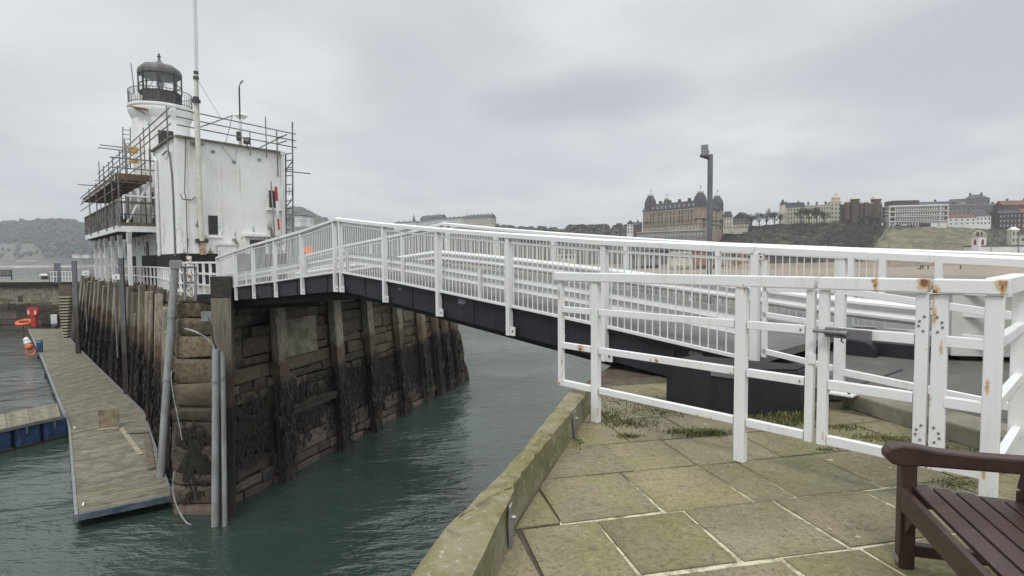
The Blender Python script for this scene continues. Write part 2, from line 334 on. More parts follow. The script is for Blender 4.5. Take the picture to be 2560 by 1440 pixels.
# sea water: turbid green body, rippled surface
m_, nt, b = newmat('sea_water'); P = pos(nt)
c = mixc(nt, mrange(nt, noise(nt, P, .03, 4., .5), .35, .65), (.026, .041, .033), (.035, .052, .042)); L(nt, c, b.inputs['Base Color'])
b.inputs['Roughness'].default_value = .05; b.inputs['IOR'].default_value = 1.6
rot = N(nt, 'ShaderNodeMapping'); rot.inputs['Rotation'].default_value = (0, 0, rad(-25)); rot.inputs['Scale'].default_value = (.55, 1.35, 1); L(nt, P, rot.inputs[0]); Q = rot.outputs[0]
h1 = noise(nt, Q, .55, 3., .5, .6); h2 = noise(nt, Q, 2.0, 3., .55, .5); h3 = noise(nt, Q, 7., 3., .5, .3)
hh = mathn(nt, 'ADD', mathn(nt, 'ADD', mathn(nt, 'MULTIPLY', h1, .6), mathn(nt, 'MULTIPLY', h2, .40)), mathn(nt, 'MULTIPLY', h3, .10))
# sheltered water in the lee of the pier is smoother
calm = noise(nt, P, .09, 3., .5)
hh = mathn(nt, 'MULTIPLY', hh, mrange(nt, calm, .36, .64, .25, 1.25))
spw = N(nt, 'ShaderNodeSeparateXYZ'); L(nt, P, spw.inputs[0]); hh = mathn(nt, 'MULTIPLY', hh, mrange(nt, spw.outputs[1], 45, 300, 1., .22, False)); bump(nt, b, hh, 1., .42); M['water'] = m_
M['foam'] = simple('breaking_foam', (.75, .77, .76), (.55, .58, .58), .3, .8)
# ------------------------------------------------------------------ the setting: water, quay, road
wz = MB(); wz.sheet([(-3500, -60), (3500, -60), (3500, 3600), (-3500, 3600)], 0.); kind(wz.build('sea_water', M['water']), 'structure')
U = V(-.6743, .7384, 0); NN = V(.7384, .6743, 0); B0 = V(2.87, 6.5, 0)
def BP(t, w_, z): return V(B0.x + U.x * t + NN.x * w_, B0.y + U.y * t + NN.y * w_, z)
PZ = 8.1
# the near quay: ground slab, wall faces
outer = [(-1.75, -3.), (-.47, 2.33), (-.32, 2.84), (0., 3.77), (.26, 4.65), (.57, 5.69)]
inner = [(-1.35, -3.), (-.14, 2.55), (.02, 3.38), (.30, 4.25), (.55, 5.0), (.80, 5.80)]
e1, e2, e3 = BP(2.35, .35, 0), BP(2.35, 3.3, 0), BP(.4, 3.95, 0)
quay = [p for p in outer] + [(.86, 7.0), (e1.x, e1.y), (e2.x, e2.y), (e3.x, e3.y), (12, 10.6), (12, -3)]
q = MB(); q.prism(list(reversed(quay)), -2.5, PZ - .012)
q.build('quay_wall', M['stone']); tag(bpy.data.objects['quay_wall'], 'stone quay wall under the buff paving on the near side of the channel', 'quay wall')
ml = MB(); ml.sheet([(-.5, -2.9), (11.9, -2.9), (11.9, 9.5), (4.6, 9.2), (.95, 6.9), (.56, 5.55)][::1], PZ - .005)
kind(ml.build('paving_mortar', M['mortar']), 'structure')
pr, pc = V(.977, .213, 0), V(-.213, .977, 0)
rows = [-1.9, -1.25, -.62, .02, .65, 1.28, 1.9, 2.53, 3.165, 3.84, 4.46, 5.12, 5.8, 6.5]
jt = {7: [-.6, .12, .72, 1.2, 1.78, 2.43, 3.12, 3.8, 4.5], 8: [-.3, .42, .98, 1.66, 2.3, 2.62, 3.3, 3.95, 4.6]}
def clip_half(poly, p, n):   # keep the side where (x-p).n >= 0
    out = []
    for i in range(len(poly)):
        a, b_ = poly[i], poly[(i + 1) % len(poly)]; da = (a - p).dot(n); db = (b_ - p).dot(n)
        if da >= 0: out.append(a)
        if da * db < 0: out.append(a + (b_ - a) * (da / (da - db)))
    return out
rg = random.Random(5); fl = MB()
for i in range(len(rows) - 1):
    j = list(jt.get(i, [])) or [rg.uniform(-2.2, -1.6)]
    if i not in jt:
        while j[-1] < 12: j.append(j[-1] + rg.uniform(.48, .78))
    else:
        while j[0] > -2: j.insert(0, j[0] - rg.uniform(.5, .7))
        while j[-1] < 12: j.append(j[-1] + rg.uniform(.5, .75))
    for a, b_ in zip(j, j[1:]):
        g = .016 if i in (7, 6) else .008
        jr = [V(rg.uniform(-.012, .012), rg.uniform(-.012, .012), 0) for _ in range(4)]
        poly = [pr * x + pc * y + jj for (x, y), jj in zip(((a + g, rows[i] + g), (b_ - g, rows[i] + g), (b_ - g, rows[i + 1] - g), (a + g, rows[i + 1] - g)), jr)]
        for (x0, y0), (x1, y1) in zip(inner, inner[1:]):
            d = V(x1 - x0, y1 - y0, 0); poly = clip_half(poly, V(x0, y0, 0), V(d.y, -d.x, 0))
            if len(poly) < 3: break
        if len(poly) >= 3: poly = clip_half(poly, BP(0, -.2, 0), -NN)
        if len(poly) < 3: continue
        t_ = .5 * rg.uniform(.74, .92); t_ *= 1.04; fl.cur = (t_, t_ * rg.uniform(.97, 1.02), t_ * rg.uniform(.88, 1.05)); dz_ = rg.uniform(-.003, .004)
        n_ = len(poly); ctr = sum(poly, V(0, 0, 0)) / n_; base_t = fl.cur; inn = [V(p.x, p.y, PZ + dz_ + .001) + (V(ctr.x, ctr.y, 0) - V(p.x, p.y, 0)).normalized() * min(.05, (ctr - p).length * .4) for p in poly]; top = [V(p.x, p.y, PZ + dz_) for p in poly]; bot = [V(p.x, p.y, PZ - .01) for p in poly]
        nv = len(fl.v); fl.add(bot + top + inn, [tuple(range(2 * n_, 3 * n_))] + [(k, (k + 1) % n_, (k + 1) % n_ + n_, k + n_) for k in range(n_)] + [(k + n_, (k + 1) % n_ + n_, (k + 1) % n_ + 2 * n_, k + 2 * n_) for k in range(n_)])
        for k in range(2 * n_): f_ = rg.uniform(.78, 1.); fl.c[nv + k] = tuple(x * f_ for x in base_t)
kind(fl.build('paving', M['flags']), 'structure')
# kerb coping along the water, with two steel brackets on its inner face
kb = MB(); rgk = random.Random(3)
def smooth_line(pts, n=8):
    out = []
    for i in range(len(pts) - 1):
        p0 = Vector(pts[max(i - 1, 0)]); p1 = Vector(pts[i]); p2 = Vector(pts[i + 1]); p3 = Vector(pts[min(i + 2, len(pts) - 1)])
        for k in range(n):
            t = k / n; out.append(.5 * ((2 * p1) + (p2 - p0) * t + (2 * p0 - 5 * p1 + 4 * p2 - p3) * t * t + (3 * p1 - p0 - 3 * p2 + p3) * t ** 3))
    out.append(Vector(pts[-1])); return out
so, si = smooth_line([V(*p, 0) for p in outer], 14), smooth_line([V(*p, 0) for p in inner], 14); vs, fs = [], []; K = 7
for i, (a, b_) in enumerate(zip(so, si)):
    for k in range(K):
        t = k / (K - 1); p = a.lerp(b_, t); z = PZ + .25 + rgk.uniform(-.007, .007) - (.03 if k in (0,) else 0) - (.012 if k == K - 1 else 0)
        vs.append(V(p.x + rgk.uniform(-.008, .008), p.y, z))
    vs.append(V(b_.x + rgk.uniform(-.004, .004), b_.y, PZ + .11)); vs.append(V(b_.x + .01, b_.y, PZ - .02)); vs.append(V(a.x, a.y, PZ - .4))
S = K + 3
for i in range(len(so) - 1):
    for k in range(S - 1):
        if k == S - 2: continue
        fs.append((i * S + k, i * S + k + 1, (i + 1) * S + k + 1, (i + 1) * S + k))
    fs.append((i * S, (i + 1) * S, (i + 1) * S + S - 1, i * S + S - 1))
e_ = (len(so) - 1) * S; fs.append(tuple(range(e_ + S - 1, e_ - 1, -1)))
kb.add(vs, fs); ko = kind(kb.build('quay_kerb', M['kerb'], smooth=True), 'structure')
for (px, py, nm_) in ((1268, 1322, 'grey steel bracket on the inner kerb face nearest the lens'), (1438, 1062, 'grey steel bracket on the inner kerb face near the first gate post')):
    p = onz(px, py, PZ + .11); d = V(.27, .96, 0).normalized(); sd = V(d.y, -d.x, 0)
    best = min(range(len(si)), key=lambda i: (si[i] - V(p.x, p.y, 0)).length); p = V(si[best].x, si[best].y, PZ + .115) + sd * .022
    d = (si[min(best + 1, len(si) - 1)] - si[best]).normalized()
    r_ = thing('kerb_bracket', nm_, 'bracket', (p.x, p.y, PZ), 'kerb brackets')
    MB().box(p, .06, .012, .25, d).build('plate', M['galv'], r_, bevel=.002)
    MB().tube([p + V(0, 0, .055), p + V(0, 0, .055) + V(d.y, -d.x, 0) * .03], .013, 6).build('bolt', M['galv'], r_)
# road slab on the approach and its concrete edge
RZ = 8.24
ed = [V(3.52, 5.92, 0), V(3.62, 5.3, 0), V(3.86, 4.40, 0), V(4.5, 2.6, 0), V(5.2, .5, 0), V(6.2, -2.9, 0)]
ei = [V(3.95, 6.05, 0), V(4.02, 5.4, 0), V(4.25, 4.55, 0), V(4.9, 2.75, 0), V(5.6, .6, 0), V(6.6, -2.9, 0)]
b1, b2 = BP(.45, .0, 0), BP(.45, 3.3, 0)
rd = MB(); poly = [b1, V(3.3, 6.15, 0)] + ei + [V(11.9, -2.9, 0), V(11.9, 9.6, 0), b2]
rd.prism([(p.x, p.y) for p in poly], PZ + .01, RZ); kind(rd.build('road', M['asphalt']), 'structure')
ke = MB(); pp = [(p.x, p.y) for p in ed] + [(p.x, p.y) for p in reversed(ei)]
ke.prism(pp, PZ - .01, RZ + .025); kind(ke.build('road_kerb', M['concrete'], bevel=.02), 'structure')
pe = MB(); a = BP(.35, 3.35, 0); pe.prism([(a.x, a.y), (11.9, 9.7), (11.9, 10.1), (a.x - .1, a.y + .35)], PZ, RZ + .12); kind(pe.build('road_kerb', M['concrete'], bevel=.02), 'structure')
jn = MB(); a = onz(2255, 925, RZ); c_ = onz(2100, 980, RZ); jn.beam(V(a.x, a.y, RZ + .004), V(c_.x, c_.y, RZ + .004), .03, .006); kind(jn.build('road_joint', M['black']), 'structure')
# grass in the joints and round the navy box
def grass(name, pts, label, seed):
    g = MB(); rr = random.Random(seed)
    for (x, y, z, n_, sx, sy, hmax, lean) in pts:
        for _ in range(n_):
            px_, py_ = x + rr.gauss(0, sx), y + rr.gauss(0, sy); h = hmax * rr.uniform(.35, 1.); a = rr.uniform(0, 6.28); d = V(math.cos(a), math.sin(a), 0); wd = rr.uniform(.0025, .006)
            le = lean * rr.uniform(.2, 1.3); s_ = V(-d.y, d.x, 0) * wd; p = V(px_, py_, z); t_ = .5 * rr.uniform(.6, 1.4); g.cur = (t_ * rr.uniform(.9, 1.3), t_, t_ * .9)
            g.add([p - s_, p + s_, p + d * h * le * .45 + V(0, 0, h * .65) + s_ * .7, p + d * h * le * .45 + V(0, 0, h * .65) - s_ * .7, p + d * h * le + V(0, 0, h * .9)], [(0, 1, 2, 3), (3, 2, 4)])
    o = g.build(name, M['grass']); kind(o, 'stuff', label, 'grass'); return o
M['grass'] = simple('dull_grass', (.07, .10, .03), (.115, .12, .045), 5., .8, tone=True)
def gp(px, py, n_, sx, sy, h, lean=.9, z=PZ): p = onz(px, py, z); return (p.x, p.y, z, int(n_ * 1.3), sx * 1.05, sy * 1.05, h * .66, lean)
grass('grass', [gp(1520, 1040, 260, .09, .14, .06), gp(1580, 1060, 350, .16, .08, .05), gp(1630, 1030, 350, .2, .1, .05), gp(1700, 1010, 500, .25, .10, .07), gp(1800, 1020, 300, .2, .08, .06), gp(1880, 1045, 260, .15, .06, .08),
    gp(1760, 1085, 420, .10, .04, .09), gp(1700, 1080, 160, .07, .03, .06), gp(1575, 1092, 120, .05, .03, .06), gp(1980, 1050, 330, .12, .06, .16, .5), gp(2010, 1035, 160, .06, .04, .2, .5), gp(1960, 1062, 200, .12, .05, .07),
    gp(2100, 1070, 220, .10, .05, .05), gp(2180, 1095, 200, .12, .05, .05), gp(2290, 1115, 320, .10, .06, .06), gp(2370, 1135, 320, .12, .06, .06), gp(2240, 1100, 160, .1, .04, .05), gp(2400, 1210, 240, .08, .05, .03), gp(1440, 1100, 90, .02, .12, .04), gp(1620, 1000, 160, .15, .1, .04),
    gp(2070, 1125, 70, .05, .02, .03), gp(1530, 1000, 120, .1, .2, .04)], 'straggly grass and weeds in the paving round the dark navy box', 4)
M['moss'] = simple('moss_tuft', (.10, .095, .03), (.16, .13, .05), 9., .95)
# ------------------------------------------------------------------ gate fence along the paving
GA = onz(1490, 1055, PZ); gd = (onz(1850, 1153, PZ) - GA); gd.z = 0; gd.normalize(); gn = V(gd.y, -gd.x, 0)   # gd towards the lens, gn into the water side
def GS(px, py): p = onpl(px, py, GA, gd); return (p - GA).dot(gd), p.z
def GP(s, z, o=0.): return V(GA.x + gd.x * s + gn.x * o, GA.y + gd.y * s + gn.y * o, z)
sL = -.49; s2 = (onz(1850, 1153, PZ) - GA).dot(gd); s3 = GS(2490, 700)[0]
sM, sG0, sG1, sH = GS(2028, 800)[0], GS(2061, 800)[0], GS(2304, 900)[0], GS(2348, 900)[0]
ZT, ZB = 9.515, 8.42
zr = [8.42, 8.81, 9.18]
def rw(*px): return [(*GP(GS(x, y)[0], GS(x, y)[1], .04), r * 1.15, sv) for x, y, r, sv in px]
rust = rw((1402, 735, .012, 1), (1410, 760, .012, 1), (1408, 905, .011, 1), (1410, 940, .012, 1), (1455, 872, .035, 0), (1402, 958, .016, 0), (1440, 970, .010, 0), (1645, 902, .018, 0), (1630, 900, .011, 0), (1830, 932, .011, 0), (1748, 1040, .012, 0), (1780, 1045, .011, 0), (1499, 1030, .010, 1), (1501, 980, .009, 1),
    (2195, 708, .012, 1), (2190, 702, .012, 0), (2316, 705, .036, 0), (2340, 728, .024, 0), (2334, 760, .010, 1), (2338, 790, .012, 1), (2355, 870, .010, 1), (2512, 708, .032, 0), (2510, 720, .01, 1), (2470, 965, .010, 1), (2462, 1180, .009, 1), (2037, 990, .008, 1), (2036, 1040, .008, 1), (2330, 1165, .010, 0), (1835, 797, .009, 0), (2325, 900, .008, 1), (2328, 1000, .008, 1), (1866, 720, .008, 1), (2060, 1090, .008, 1))
M['gatepaint'] = whitepaint('white_gate_paint', rust=rust, along=tuple(gd), general=.80, amount=.28)
PW = .10
def hbar(s0, s1, z, h=.06, wd=.05, o=0.): return MB().beam(GP(s0, z, o), GP(s1, z, o), wd, h)
def upright(s, z0, z1, wd=PW, wo=PW): return MB().post(GP(s, 0), gd, wd, wo, z0, z1)
f1 = thing('gate_fence', 'white tubular fence overhanging the water with rust at its open end', 'fence', GP(0, PZ))
for s, z0, wd in ((0, PZ, .08), (s2, PZ, .085)): upright(s, z0, ZT - .05, wd, .065).build('post', M['gatepaint'], f1, bevel=.006)
upright(sL + .03, ZB - .03, ZT - .05, .055, .05).build('end_stile', M['gatepaint'], f1, bevel=.004)
upright(sM, ZB - .04, ZT - .05, .055, .05).build('gate_stop', M['gatepaint'], f1, bevel=.004)
MB().beam(GP(sL - .03, ZT), GP(sM + .028, ZT), .10, .085).build('top_rail', M['gatepaint'], f1, bevel=.008)
for z in zr:
    for a_, b_ in ((sL + .06, -.05), (.05, s2 - .0525), (s2 + .0525, sM - .035)): hbar(a_, b_, z).build('rail', M['gatepaint'], f1, bevel=.004)
for s in (sM - .06,):
    for z in zr[1:]: MB().tube([GP(s, z, .025), GP(s, z, .034)], .006, 8).build('bolt', M['iron'], f1)
MB().box(GP(sM + .02, 8.98, .028), .05, .012, .07, gd).build('bolt_keeper', M['gatepaint'], f1)
g1 = thing('gate', 'white steel gate leaf held by a black slide bolt, with riveted hinge stile', 'gate', GP(sG0, ZB))
upright(sG0, ZB - .04, ZT - .05, .062, .05).build('stile', M['gatepaint'], g1, bevel=.004)
upright(sG1, ZB - .04, ZT - .05, .068, .045).build('stile', M['gatepaint'], g1, bevel=.004)
MB().beam(GP(sG0 - .032, ZT), GP(sG1 + .03, ZT), .10, .085).build('top_rail', M['gatepaint'], g1, bevel=.008)
for z in zr: hbar(sG0 + .035, sG1 - .0375, z, .065).build('rail', M['gatepaint'], g1, bevel=.004)
sb0, zb = GS(2050, 825); sb1 = GS(2185, 832)[0]
bk = MB().beam(GP(sb0 + .06, zb, .058), GP(sb1, zb - .005, .058), .05, .066).build('bolt_board', M['grey'], g1, bevel=.004)
MB().tube([GP(sb0 - .01, zb + .005, .098), GP(sb0 + .2, zb + .005, .098)], .014, 10).build('slide_bolt', M['galv'], g1)
for k in (.07, .11, .15): MB().box(GP(sb0 + k, zb + .003, .094), .016, .018, .036, gd).build('bolt_guide', M['iron'], g1)
MB().tube([GP(sb0 + .17, zb, .09), GP(sb0 + .17, zb - .05, .105), GP(sb0 + .185, zb - .06, .105)], .006, 6).build('bolt_handle', M['iron'], g1)
f2 = thing('gate_fence', 'white steel fence with corner post behind the brown bench, rust round its hinge plate', 'fence', GP(s3, PZ))
upright(sH, ZB - .04, ZT - .05, .078, .045).build('hinge_stile', M['gatepaint'], f2, bevel=.004)
upright(s3, PZ, ZT - .05, .085, .055).build('post', M['gatepaint'], f2, bevel=.006)
MB().beam(GP(sH - .036, ZT), GP(s3 + .05, ZT), .10, .085).build('top_rail', M['gatepaint'], f2, bevel=.008)
for z in zr: hbar(sH + .03, s3 - .02, z, .065).build('rail', M['gatepaint'], f2, bevel=.004)
rd_ = NN                                     # the return of the fence, square to it
for z, h in ((ZT, .10), (9.18, .065), (8.81, .065), (8.42, .065)):
    a_ = GP(s3, z) + rd_ * .06; MB().beam(a_, a_ + rd_ * 1.15, .11 if z == ZT else .05, h).build('return_rail', M['gatepaint'], f2, bevel=.004)
a_ = GP(s3, 0) + rd_ * 1.26; MB().post(a_, rd_, .10, .10, PZ, ZT - .05).build('post', M['gatepaint'], f2, bevel=.006)
for par, sx in ((g1, sG1), (f2, sH)):
    for zc_ in (9.28, 8.60):
        for k, dx in enumerate((.012, -.012, -.016, .008)):
            s_ = sx + (dx if par is g1 else -dx); MB().lathe((0, 0, 0), [(.011, 0), (.009, .006), (.004, .009)], 8)
            r_ = MB(); p = GP(s_, zc_ + .045 - k * .03, .023); r_.tube([p, p + gn * .007], [.0085, .005], 8); r_.build('rivet', M['grey'], par)
# rusty white rail end on the ground at the frame edge
rr_ = thing('fallen_rail', 'flaking white and rust rail end lying on the road edge behind the corner post', 'rail', onz(2550, 1108, RZ))
p = onz(2556, 1112, RZ + .05); MB().beam(p, p + V(.5, .35, .05), .07, .07).build('bar', whitepaint('flaking_paint', general=.52), rr_, bevel=.004)
# ------------------------------------------------------------------ bench
bd = V(-.29, -.957, 0).normalized(); bq = V(.957, -.29, 0).normalized()        # length towards the lens, depth to the right
BF = V(2.005, 2.80, 0)
def BN(l, d_, z): return V(BF.x + bd.x * l + bq.x * d_, BF.y + bd.y * l + bq.y * d_, z)
bn = thing('park_bench', 'dark brown painted wooden bench with slatted seat on the quay paving', 'bench', BN(0, 0, PZ))
BWD = M['benchwood']
for l in (0, 1.62):
    MB().box(BN(l, 0, (PZ + 8.68) / 2), .07, .07, 8.66 - PZ, bd, bq).build('front_leg', BWD, bn, bevel=.006)
    MB().add(*(lambda m_: (m_.v, m_.f))(MB().beam(BN(l, .51, PZ), BN(l, .51, 8.55), .07, .07).beam(BN(l, .51, 8.55), BN(l, .61, 9.02), .07, .07))).build('back_leg', BWD, bn, bevel=.006)
    # shaped arm: rises to a rounded front nose
    prof = [(-.075, -.012), (-.105, .015), (-.11, .045), (-.09, .075), (-.04, .092), (.02, .090), (.12, .074), (.3, .066), (.5, .068), (.62, .064), (.62, -.01), (.05, -.012), (-.03, -.022)]
    ar = MB(); vs = [BN(l, d_, 8.655 + z) - bd * .04 for d_, z in prof] + [BN(l, d_, 8.655 + z) + bd * .04 for d_, z in prof]; n_ = len(prof)
    ar.add(vs, [tuple(range(n_)), tuple(range(2 * n_ - 1, n_ - 1, -1))] + [(i, i + n_, (i + 1) % n_ + n_, (i + 1) % n_) for i in range(n_)]); ar.build('armrest', BWD, bn, bevel=.012)
    MB().beam(BN(l, .035, 8.20), BN(l, .53, 8.20), .045, .06).build('stretcher', BWD, bn, bevel=.004)
    MB().beam(BN(l, .035, 8.47), BN(l, .53, 8.45), .045, .09).build('seat_bearer', BWD, bn, bevel=.004)
MB().beam(BN(-.03 + .066, -.022, 8.47), BN(1.59, -.022, 8.47), .03, .115).build('front_apron', BWD, bn, bevel=.005)
for l, sgn in ((.035, 1), (1.585, -1)):
    vs = [BN(l, -.02, 8.41), BN(l + sgn * .12, -.02, 8.41), BN(l + sgn * .10, -.02, 8.39), BN(l + sgn * .02, -.02, 8.30), BN(l, -.02, 8.30)]
    k_ = MB(); v2 = [v + bq * .03 for v in vs]; k_.add(vs + v2, [(0, 1, 2, 3, 4), (9, 8, 7, 6, 5)] + [(i, i + 5, (i + 1) % 5 + 5, (i + 1) % 5) for i in range(5)]); k_.build('corner_bracket', BWD, bn)
for k in range(5):
    d_ = .052 + k * .099; z = 8.53 - .010 * k
    MB().beam(BN(-.0, d_, z), BN(1.62, d_, z), .078, .022).build('seat_slat', BWD, bn, bevel=.005)
for z in (8.62, 8.98): MB().beam(BN(.035, .525 + (z - 8.55) * .2, z), BN(1.585, .525 + (z - 8.55) * .2, z), .03, .07).build('back_rail', BWD, bn, bevel=.005)
for k in range(15): l = .12 + k * .0985; MB().beam(BN(l, .54, 8.66), BN(l, .607, 8.95), .05, .014).build('back_slat', BWD, bn)
MB().box(BN(-.0, -.04, PZ + .05), .07, .004, .03, bd, bq).build('floor_plate', M['galv'], bn)
# ------------------------------------------------------------------ navy box, cabinet, hazard block on the approach
fa, fb = onz(1665, 1010, PZ), onz(1992, 1043, PZ); fm = onz(1845, 1042, PZ)
nb = MB(); tz = 8.56
d1 = (fm - fa); bk1 = NN * .5
poly = [fa, fm, fb + V(.02, .0, 0), fb + NN * .3, fa + bk1]
nb.prism([(p.x, p.y) for p in poly], PZ - .02, tz)
nbt = thing('machinery_box', 'navy painted steel housing with streaked sides under the bridge end', 'machinery box', (fa.x, fa.y, PZ))
nb.build('housing', M['navy'], nbt, bevel=.01)
p = onpl(1815, 935, (fa.x, fa.y, 0), d1.normalized()); p = p + V(d1.y, -d1.x, 0).normalized() * .012
MB().box(p, .30, .02, .07, d1.normalized()).build('vent_plate', M['grey'], nbt, bevel=.003)
MB().prism([(p_.x, p_.y) for p_ in [v + (ctr_ - v) * .04 for ctr_ in [sum(poly, V(0, 0, 0)) / 5] for v in poly]], tz + .002, tz + .02).build('lid', M['black'], nbt)  # black sheet paints the girder's shadow onto the box top
cb0 = onz(2372, 903, RZ); cbx = V(.97, -.2, 0).normalized(); 
ct = thing('concrete_cabinet', 'pale grey flat sided cabinet at the road edge beyond the gate', 'cabinet', (cb0.x, cb0.y, RZ))
cy = V(-cbx.y, cbx.x, 0); cc_ = cb0 + cbx * .98 + cy * .35
MB().box((cc_.x, cc_.y, RZ + .52), 1.9, .66, .90, cbx, cy).build('casing', M['greyblk'], ct, bevel=.01)
MB().box((cc_.x, cc_.y, RZ + .99), 2.0, .74, .06, cbx, cy).build('lid', M['concrete'], ct, bevel=.008)
for k in (-.7, .0, .7): 
    q_ = cc_ + cbx * k; MB().box((q_.x, q_.y, RZ + .035), .2, .5, .07, cbx, cy).build('foot', M['black'], ct)
hz = onz(2372, 893, RZ); ht = thing('hazard_block', 'small black and yellow block beside the pale grey cabinet', 'block', (hz.x, hz.y, RZ)); hz = hz - cbx * .07
MB().box((hz.x, hz.y, RZ + .05), .14, .14, .1, cbx).build('block', M['black'], ht, bevel=.01)
MB().box((hz.x, hz.y, RZ + .135), .14, .142, .07, cbx).build('yellow_cap', simple('hazard_yellow', (.55, .38, .03), (.4, .28, .03)), ht, bevel=.008)
# ------------------------------------------------------------------ the lifting bridge
WB = 3.15
topT = [(-3.6, 9.55), (-.9, 9.715), (0, 9.79), (2.18, 9.93), (4.22, 10.10), (6.3, 10.285), (8.4, 10.49), (10.75, 10.75), (13.05, 10.53), (15.17, 10.38), (17.25, 10.24), (19.25, 10.06), (21.7, 9.83)]
botT = [(0, 8.50), (.31, 8.535), (2.19, 8.72), (4.24, 8.90), (6.33, 9.08), (8.43, 9.25), (10.75, 9.405), (13.15, 9.23), (15.28, 9.05), (17.36, 8.91), (19.36, 8.76), (21.7, 8.60)]
ft = lambda t: interp(topT, t); fb_ = lambda t: interp(botT, t)
br = thing('lifting_bridge', 'white railed lifting bridge with dark navy girders humped over the harbour channel', 'bridge', BP(0, 0, 8.2))
knots = [0, 2.18, 4.23, 6.32, 8.42, 10.6, 10.95, 13.1, 15.22, 17.3, 19.3, 21.6]
leaves = [(0.1, 10.74), (10.80, 21.9)]
def strip(ts, w0, w1, z0f, z1f):
    mb = MB(); n_ = len(ts); vs = []
    for t in ts: vs += [BP(t, w0, z0f(t)), BP(t, w1, z0f(t)), BP(t, w1, z1f(t)), BP(t, w0, z1f(t))]
    fs = [(0, 1, 2, 3), tuple((n_ - 1) * 4 + k for k in (3, 2, 1, 0))]
    for i in range(n_ - 1):
        for k in range(4): fs.append((i * 4 + k, (i + 1) * 4 + k, (i + 1) * 4 + (k + 1) % 4, i * 4 + (k + 1) % 4))
    return mb.add(vs, fs)
def tsamp(a, b_, n_=8): return [a + (b_ - a) * i / n_ for i in range(n_ + 1)]
for (a_, b_) in leaves:
    ts = tsamp(a_, b_)
    for w_ in (.0, WB):
        strip(ts, w_ - .02, w_ + .10, lambda t: fb_(t) - .50, lambda t: fb_(t) - .045).build('girder', M['navy'], br)
        g = strip(ts, w_ - .07, w_ + .15, lambda t: fb_(t) - .065, lambda t: fb_(t) - .03); g.build('girder_flange', M['navy'], br)
        wi = w_ + (.55 if w_ < 1 else -.55)
        strip(ts, wi - .1, wi + .1, lambda t: fb_(t) - .72, lambda t: fb_(t) - .12).build('girder', M['black'], br)
    strip(ts, .104, WB - .005, lambda t: fb_(t) - .12, lambda t: fb_(t) - .02).build('deck', M['deckroad'], br)
    for i in range(1, 6):
        t = a_ + (b_ - a_) * i / 6; MB().beam(BP(t, .1, fb_(t) - .30), BP(t, WB, fb_(t) - .30), .14, .34).build('cross_beam', M['black'], br)
def panel(t0, t1, w_, zt=None, zb=None, nb_=None, dropt=.125):
    p = MB(); zt = zt or (lambda t: ft(t) - dropt); zb = zb or fb_
    p.beam(BP(t0, w_, zt(t0)), BP(t1, w_, zt(t1)), .035, .035); p.beam(BP(t0, w_, zb(t0)), BP(t1, w_, zb(t1)), .05, .04)
    n_ = nb_ or max(3, int((t1 - t0) / .112))
    for i in range(n_):
        t = t0 + (t1 - t0) * (i + .5) / n_
        if R.random() < .04 and w_ < 1:      # a few knocked bars
            j = R.uniform(-.03, .03); p.tube([BP(t, w_, zb(t)), BP(t + j, w_ + j, zb(t) + .12), BP(t + j, w_, zb(t) + .2), BP(t, w_, zt(t))], .0085, 5, False)
        else: p.tube([BP(t, w_, zb(t)), BP(t, w_, zt(t))], .0085, 5, False)
    return p
for w_, sg in ((-.09, -1), (WB + .09, 1)):
    for i, t in enumerate(knots):
        if i == 0: z0 = 8.25
        else: z0 = fb_(t) - .51
        po = MB().post(BP(t, w_, 0), U, .085, .10, z0, ft(t) - .045); bp_ = po.build('parapet_post', M['paint_far'], br, bevel=.005)
        if i: 
            MB().box(BP(t - .09, w_ - sg * .0 , z0 + .075), .10, .03, .15, U).build('foot_bracket', M['paint_far'], bp_, bevel=.004)
            p = BP(t - .10, w_ - .017 if sg < 0 else w_ + .017, z0 + .08); MB().tube([p, p + NN * (-.012)], .016, 8).build('bolt', M['iron'], bp_)
        else: MB().box(BP(t, w_, 8.254), .22, .22, .02, U).build('foot_plate', M['paint_far'], bp_)
        for dt in (-.07, .07):
            z = ft(t) - .09; MB().box(BP(t + dt, w_, z), .05, .05, .06, U).build('rail_clip', M['paint_far'], bp_)
            p = BP(t + dt, w_ - .026, z); MB().tube([p, p - NN * .01], .011, 6).build('bolt', M['iron'], bp_)
    for a_, b_ in zip(knots, knots[1:]):
        if b_ - a_ < .6: continue
        panel(a_ + .06, b_ - .06, w_).build('baluster_panel', M['paint_far'], br)
        MB().extr([(-.065, -.045), (.065, -.045), (.065, .02), (.0, .045), (-.065, .02)], BP(a_ - (.18 if a_ == 10.95 else 0), w_, ft(a_ - (.18 if a_ == 10.95 else 0))), BP(b_ + (.17 if b_ == 10.6 else 0), w_, ft(b_ + (.17 if b_ == 10.6 else 0)))).build('top_rail', M['paint_far'], br)
# corrugated crash barriers inside both parapets
wp = [(0, 0), (.012, .02), (.07, .05), (.075, .085), (.02, .125), (.0, .155), (.02, .185), (.075, .225), (.07, .26), (.012, .29), (0, .31)]
def wbeam(t0, t1, w_, zf, name, par, face):
    prof = [(x * face, z) for x, z in wp] + [((x + .006) * face if True else x, z) for x, z in reversed([(a_ - .014, b_) for a_, b_ in wp])]
    mb = MB(); ts = tsamp(t0, t1, 3); n_ = len(prof); vs = []
    for t in ts: vs += [BP(t, w_ + a_, zf(t) + b_) for a_, b_ in prof]
    fs = [tuple(range(n_)), tuple(range(len(vs) - 1, len(vs) - n_ - 1, -1))]
    for i in range(len(ts) - 1):
        for k in range(n_): fs.append((i * n_ + k, (i + 1) * n_ + k, (i + 1) * n_ + (k + 1) % n_, i * n_ + (k + 1) % n_))
    return mb.add(vs, fs).build(name, M['beam'], par, smooth=True)
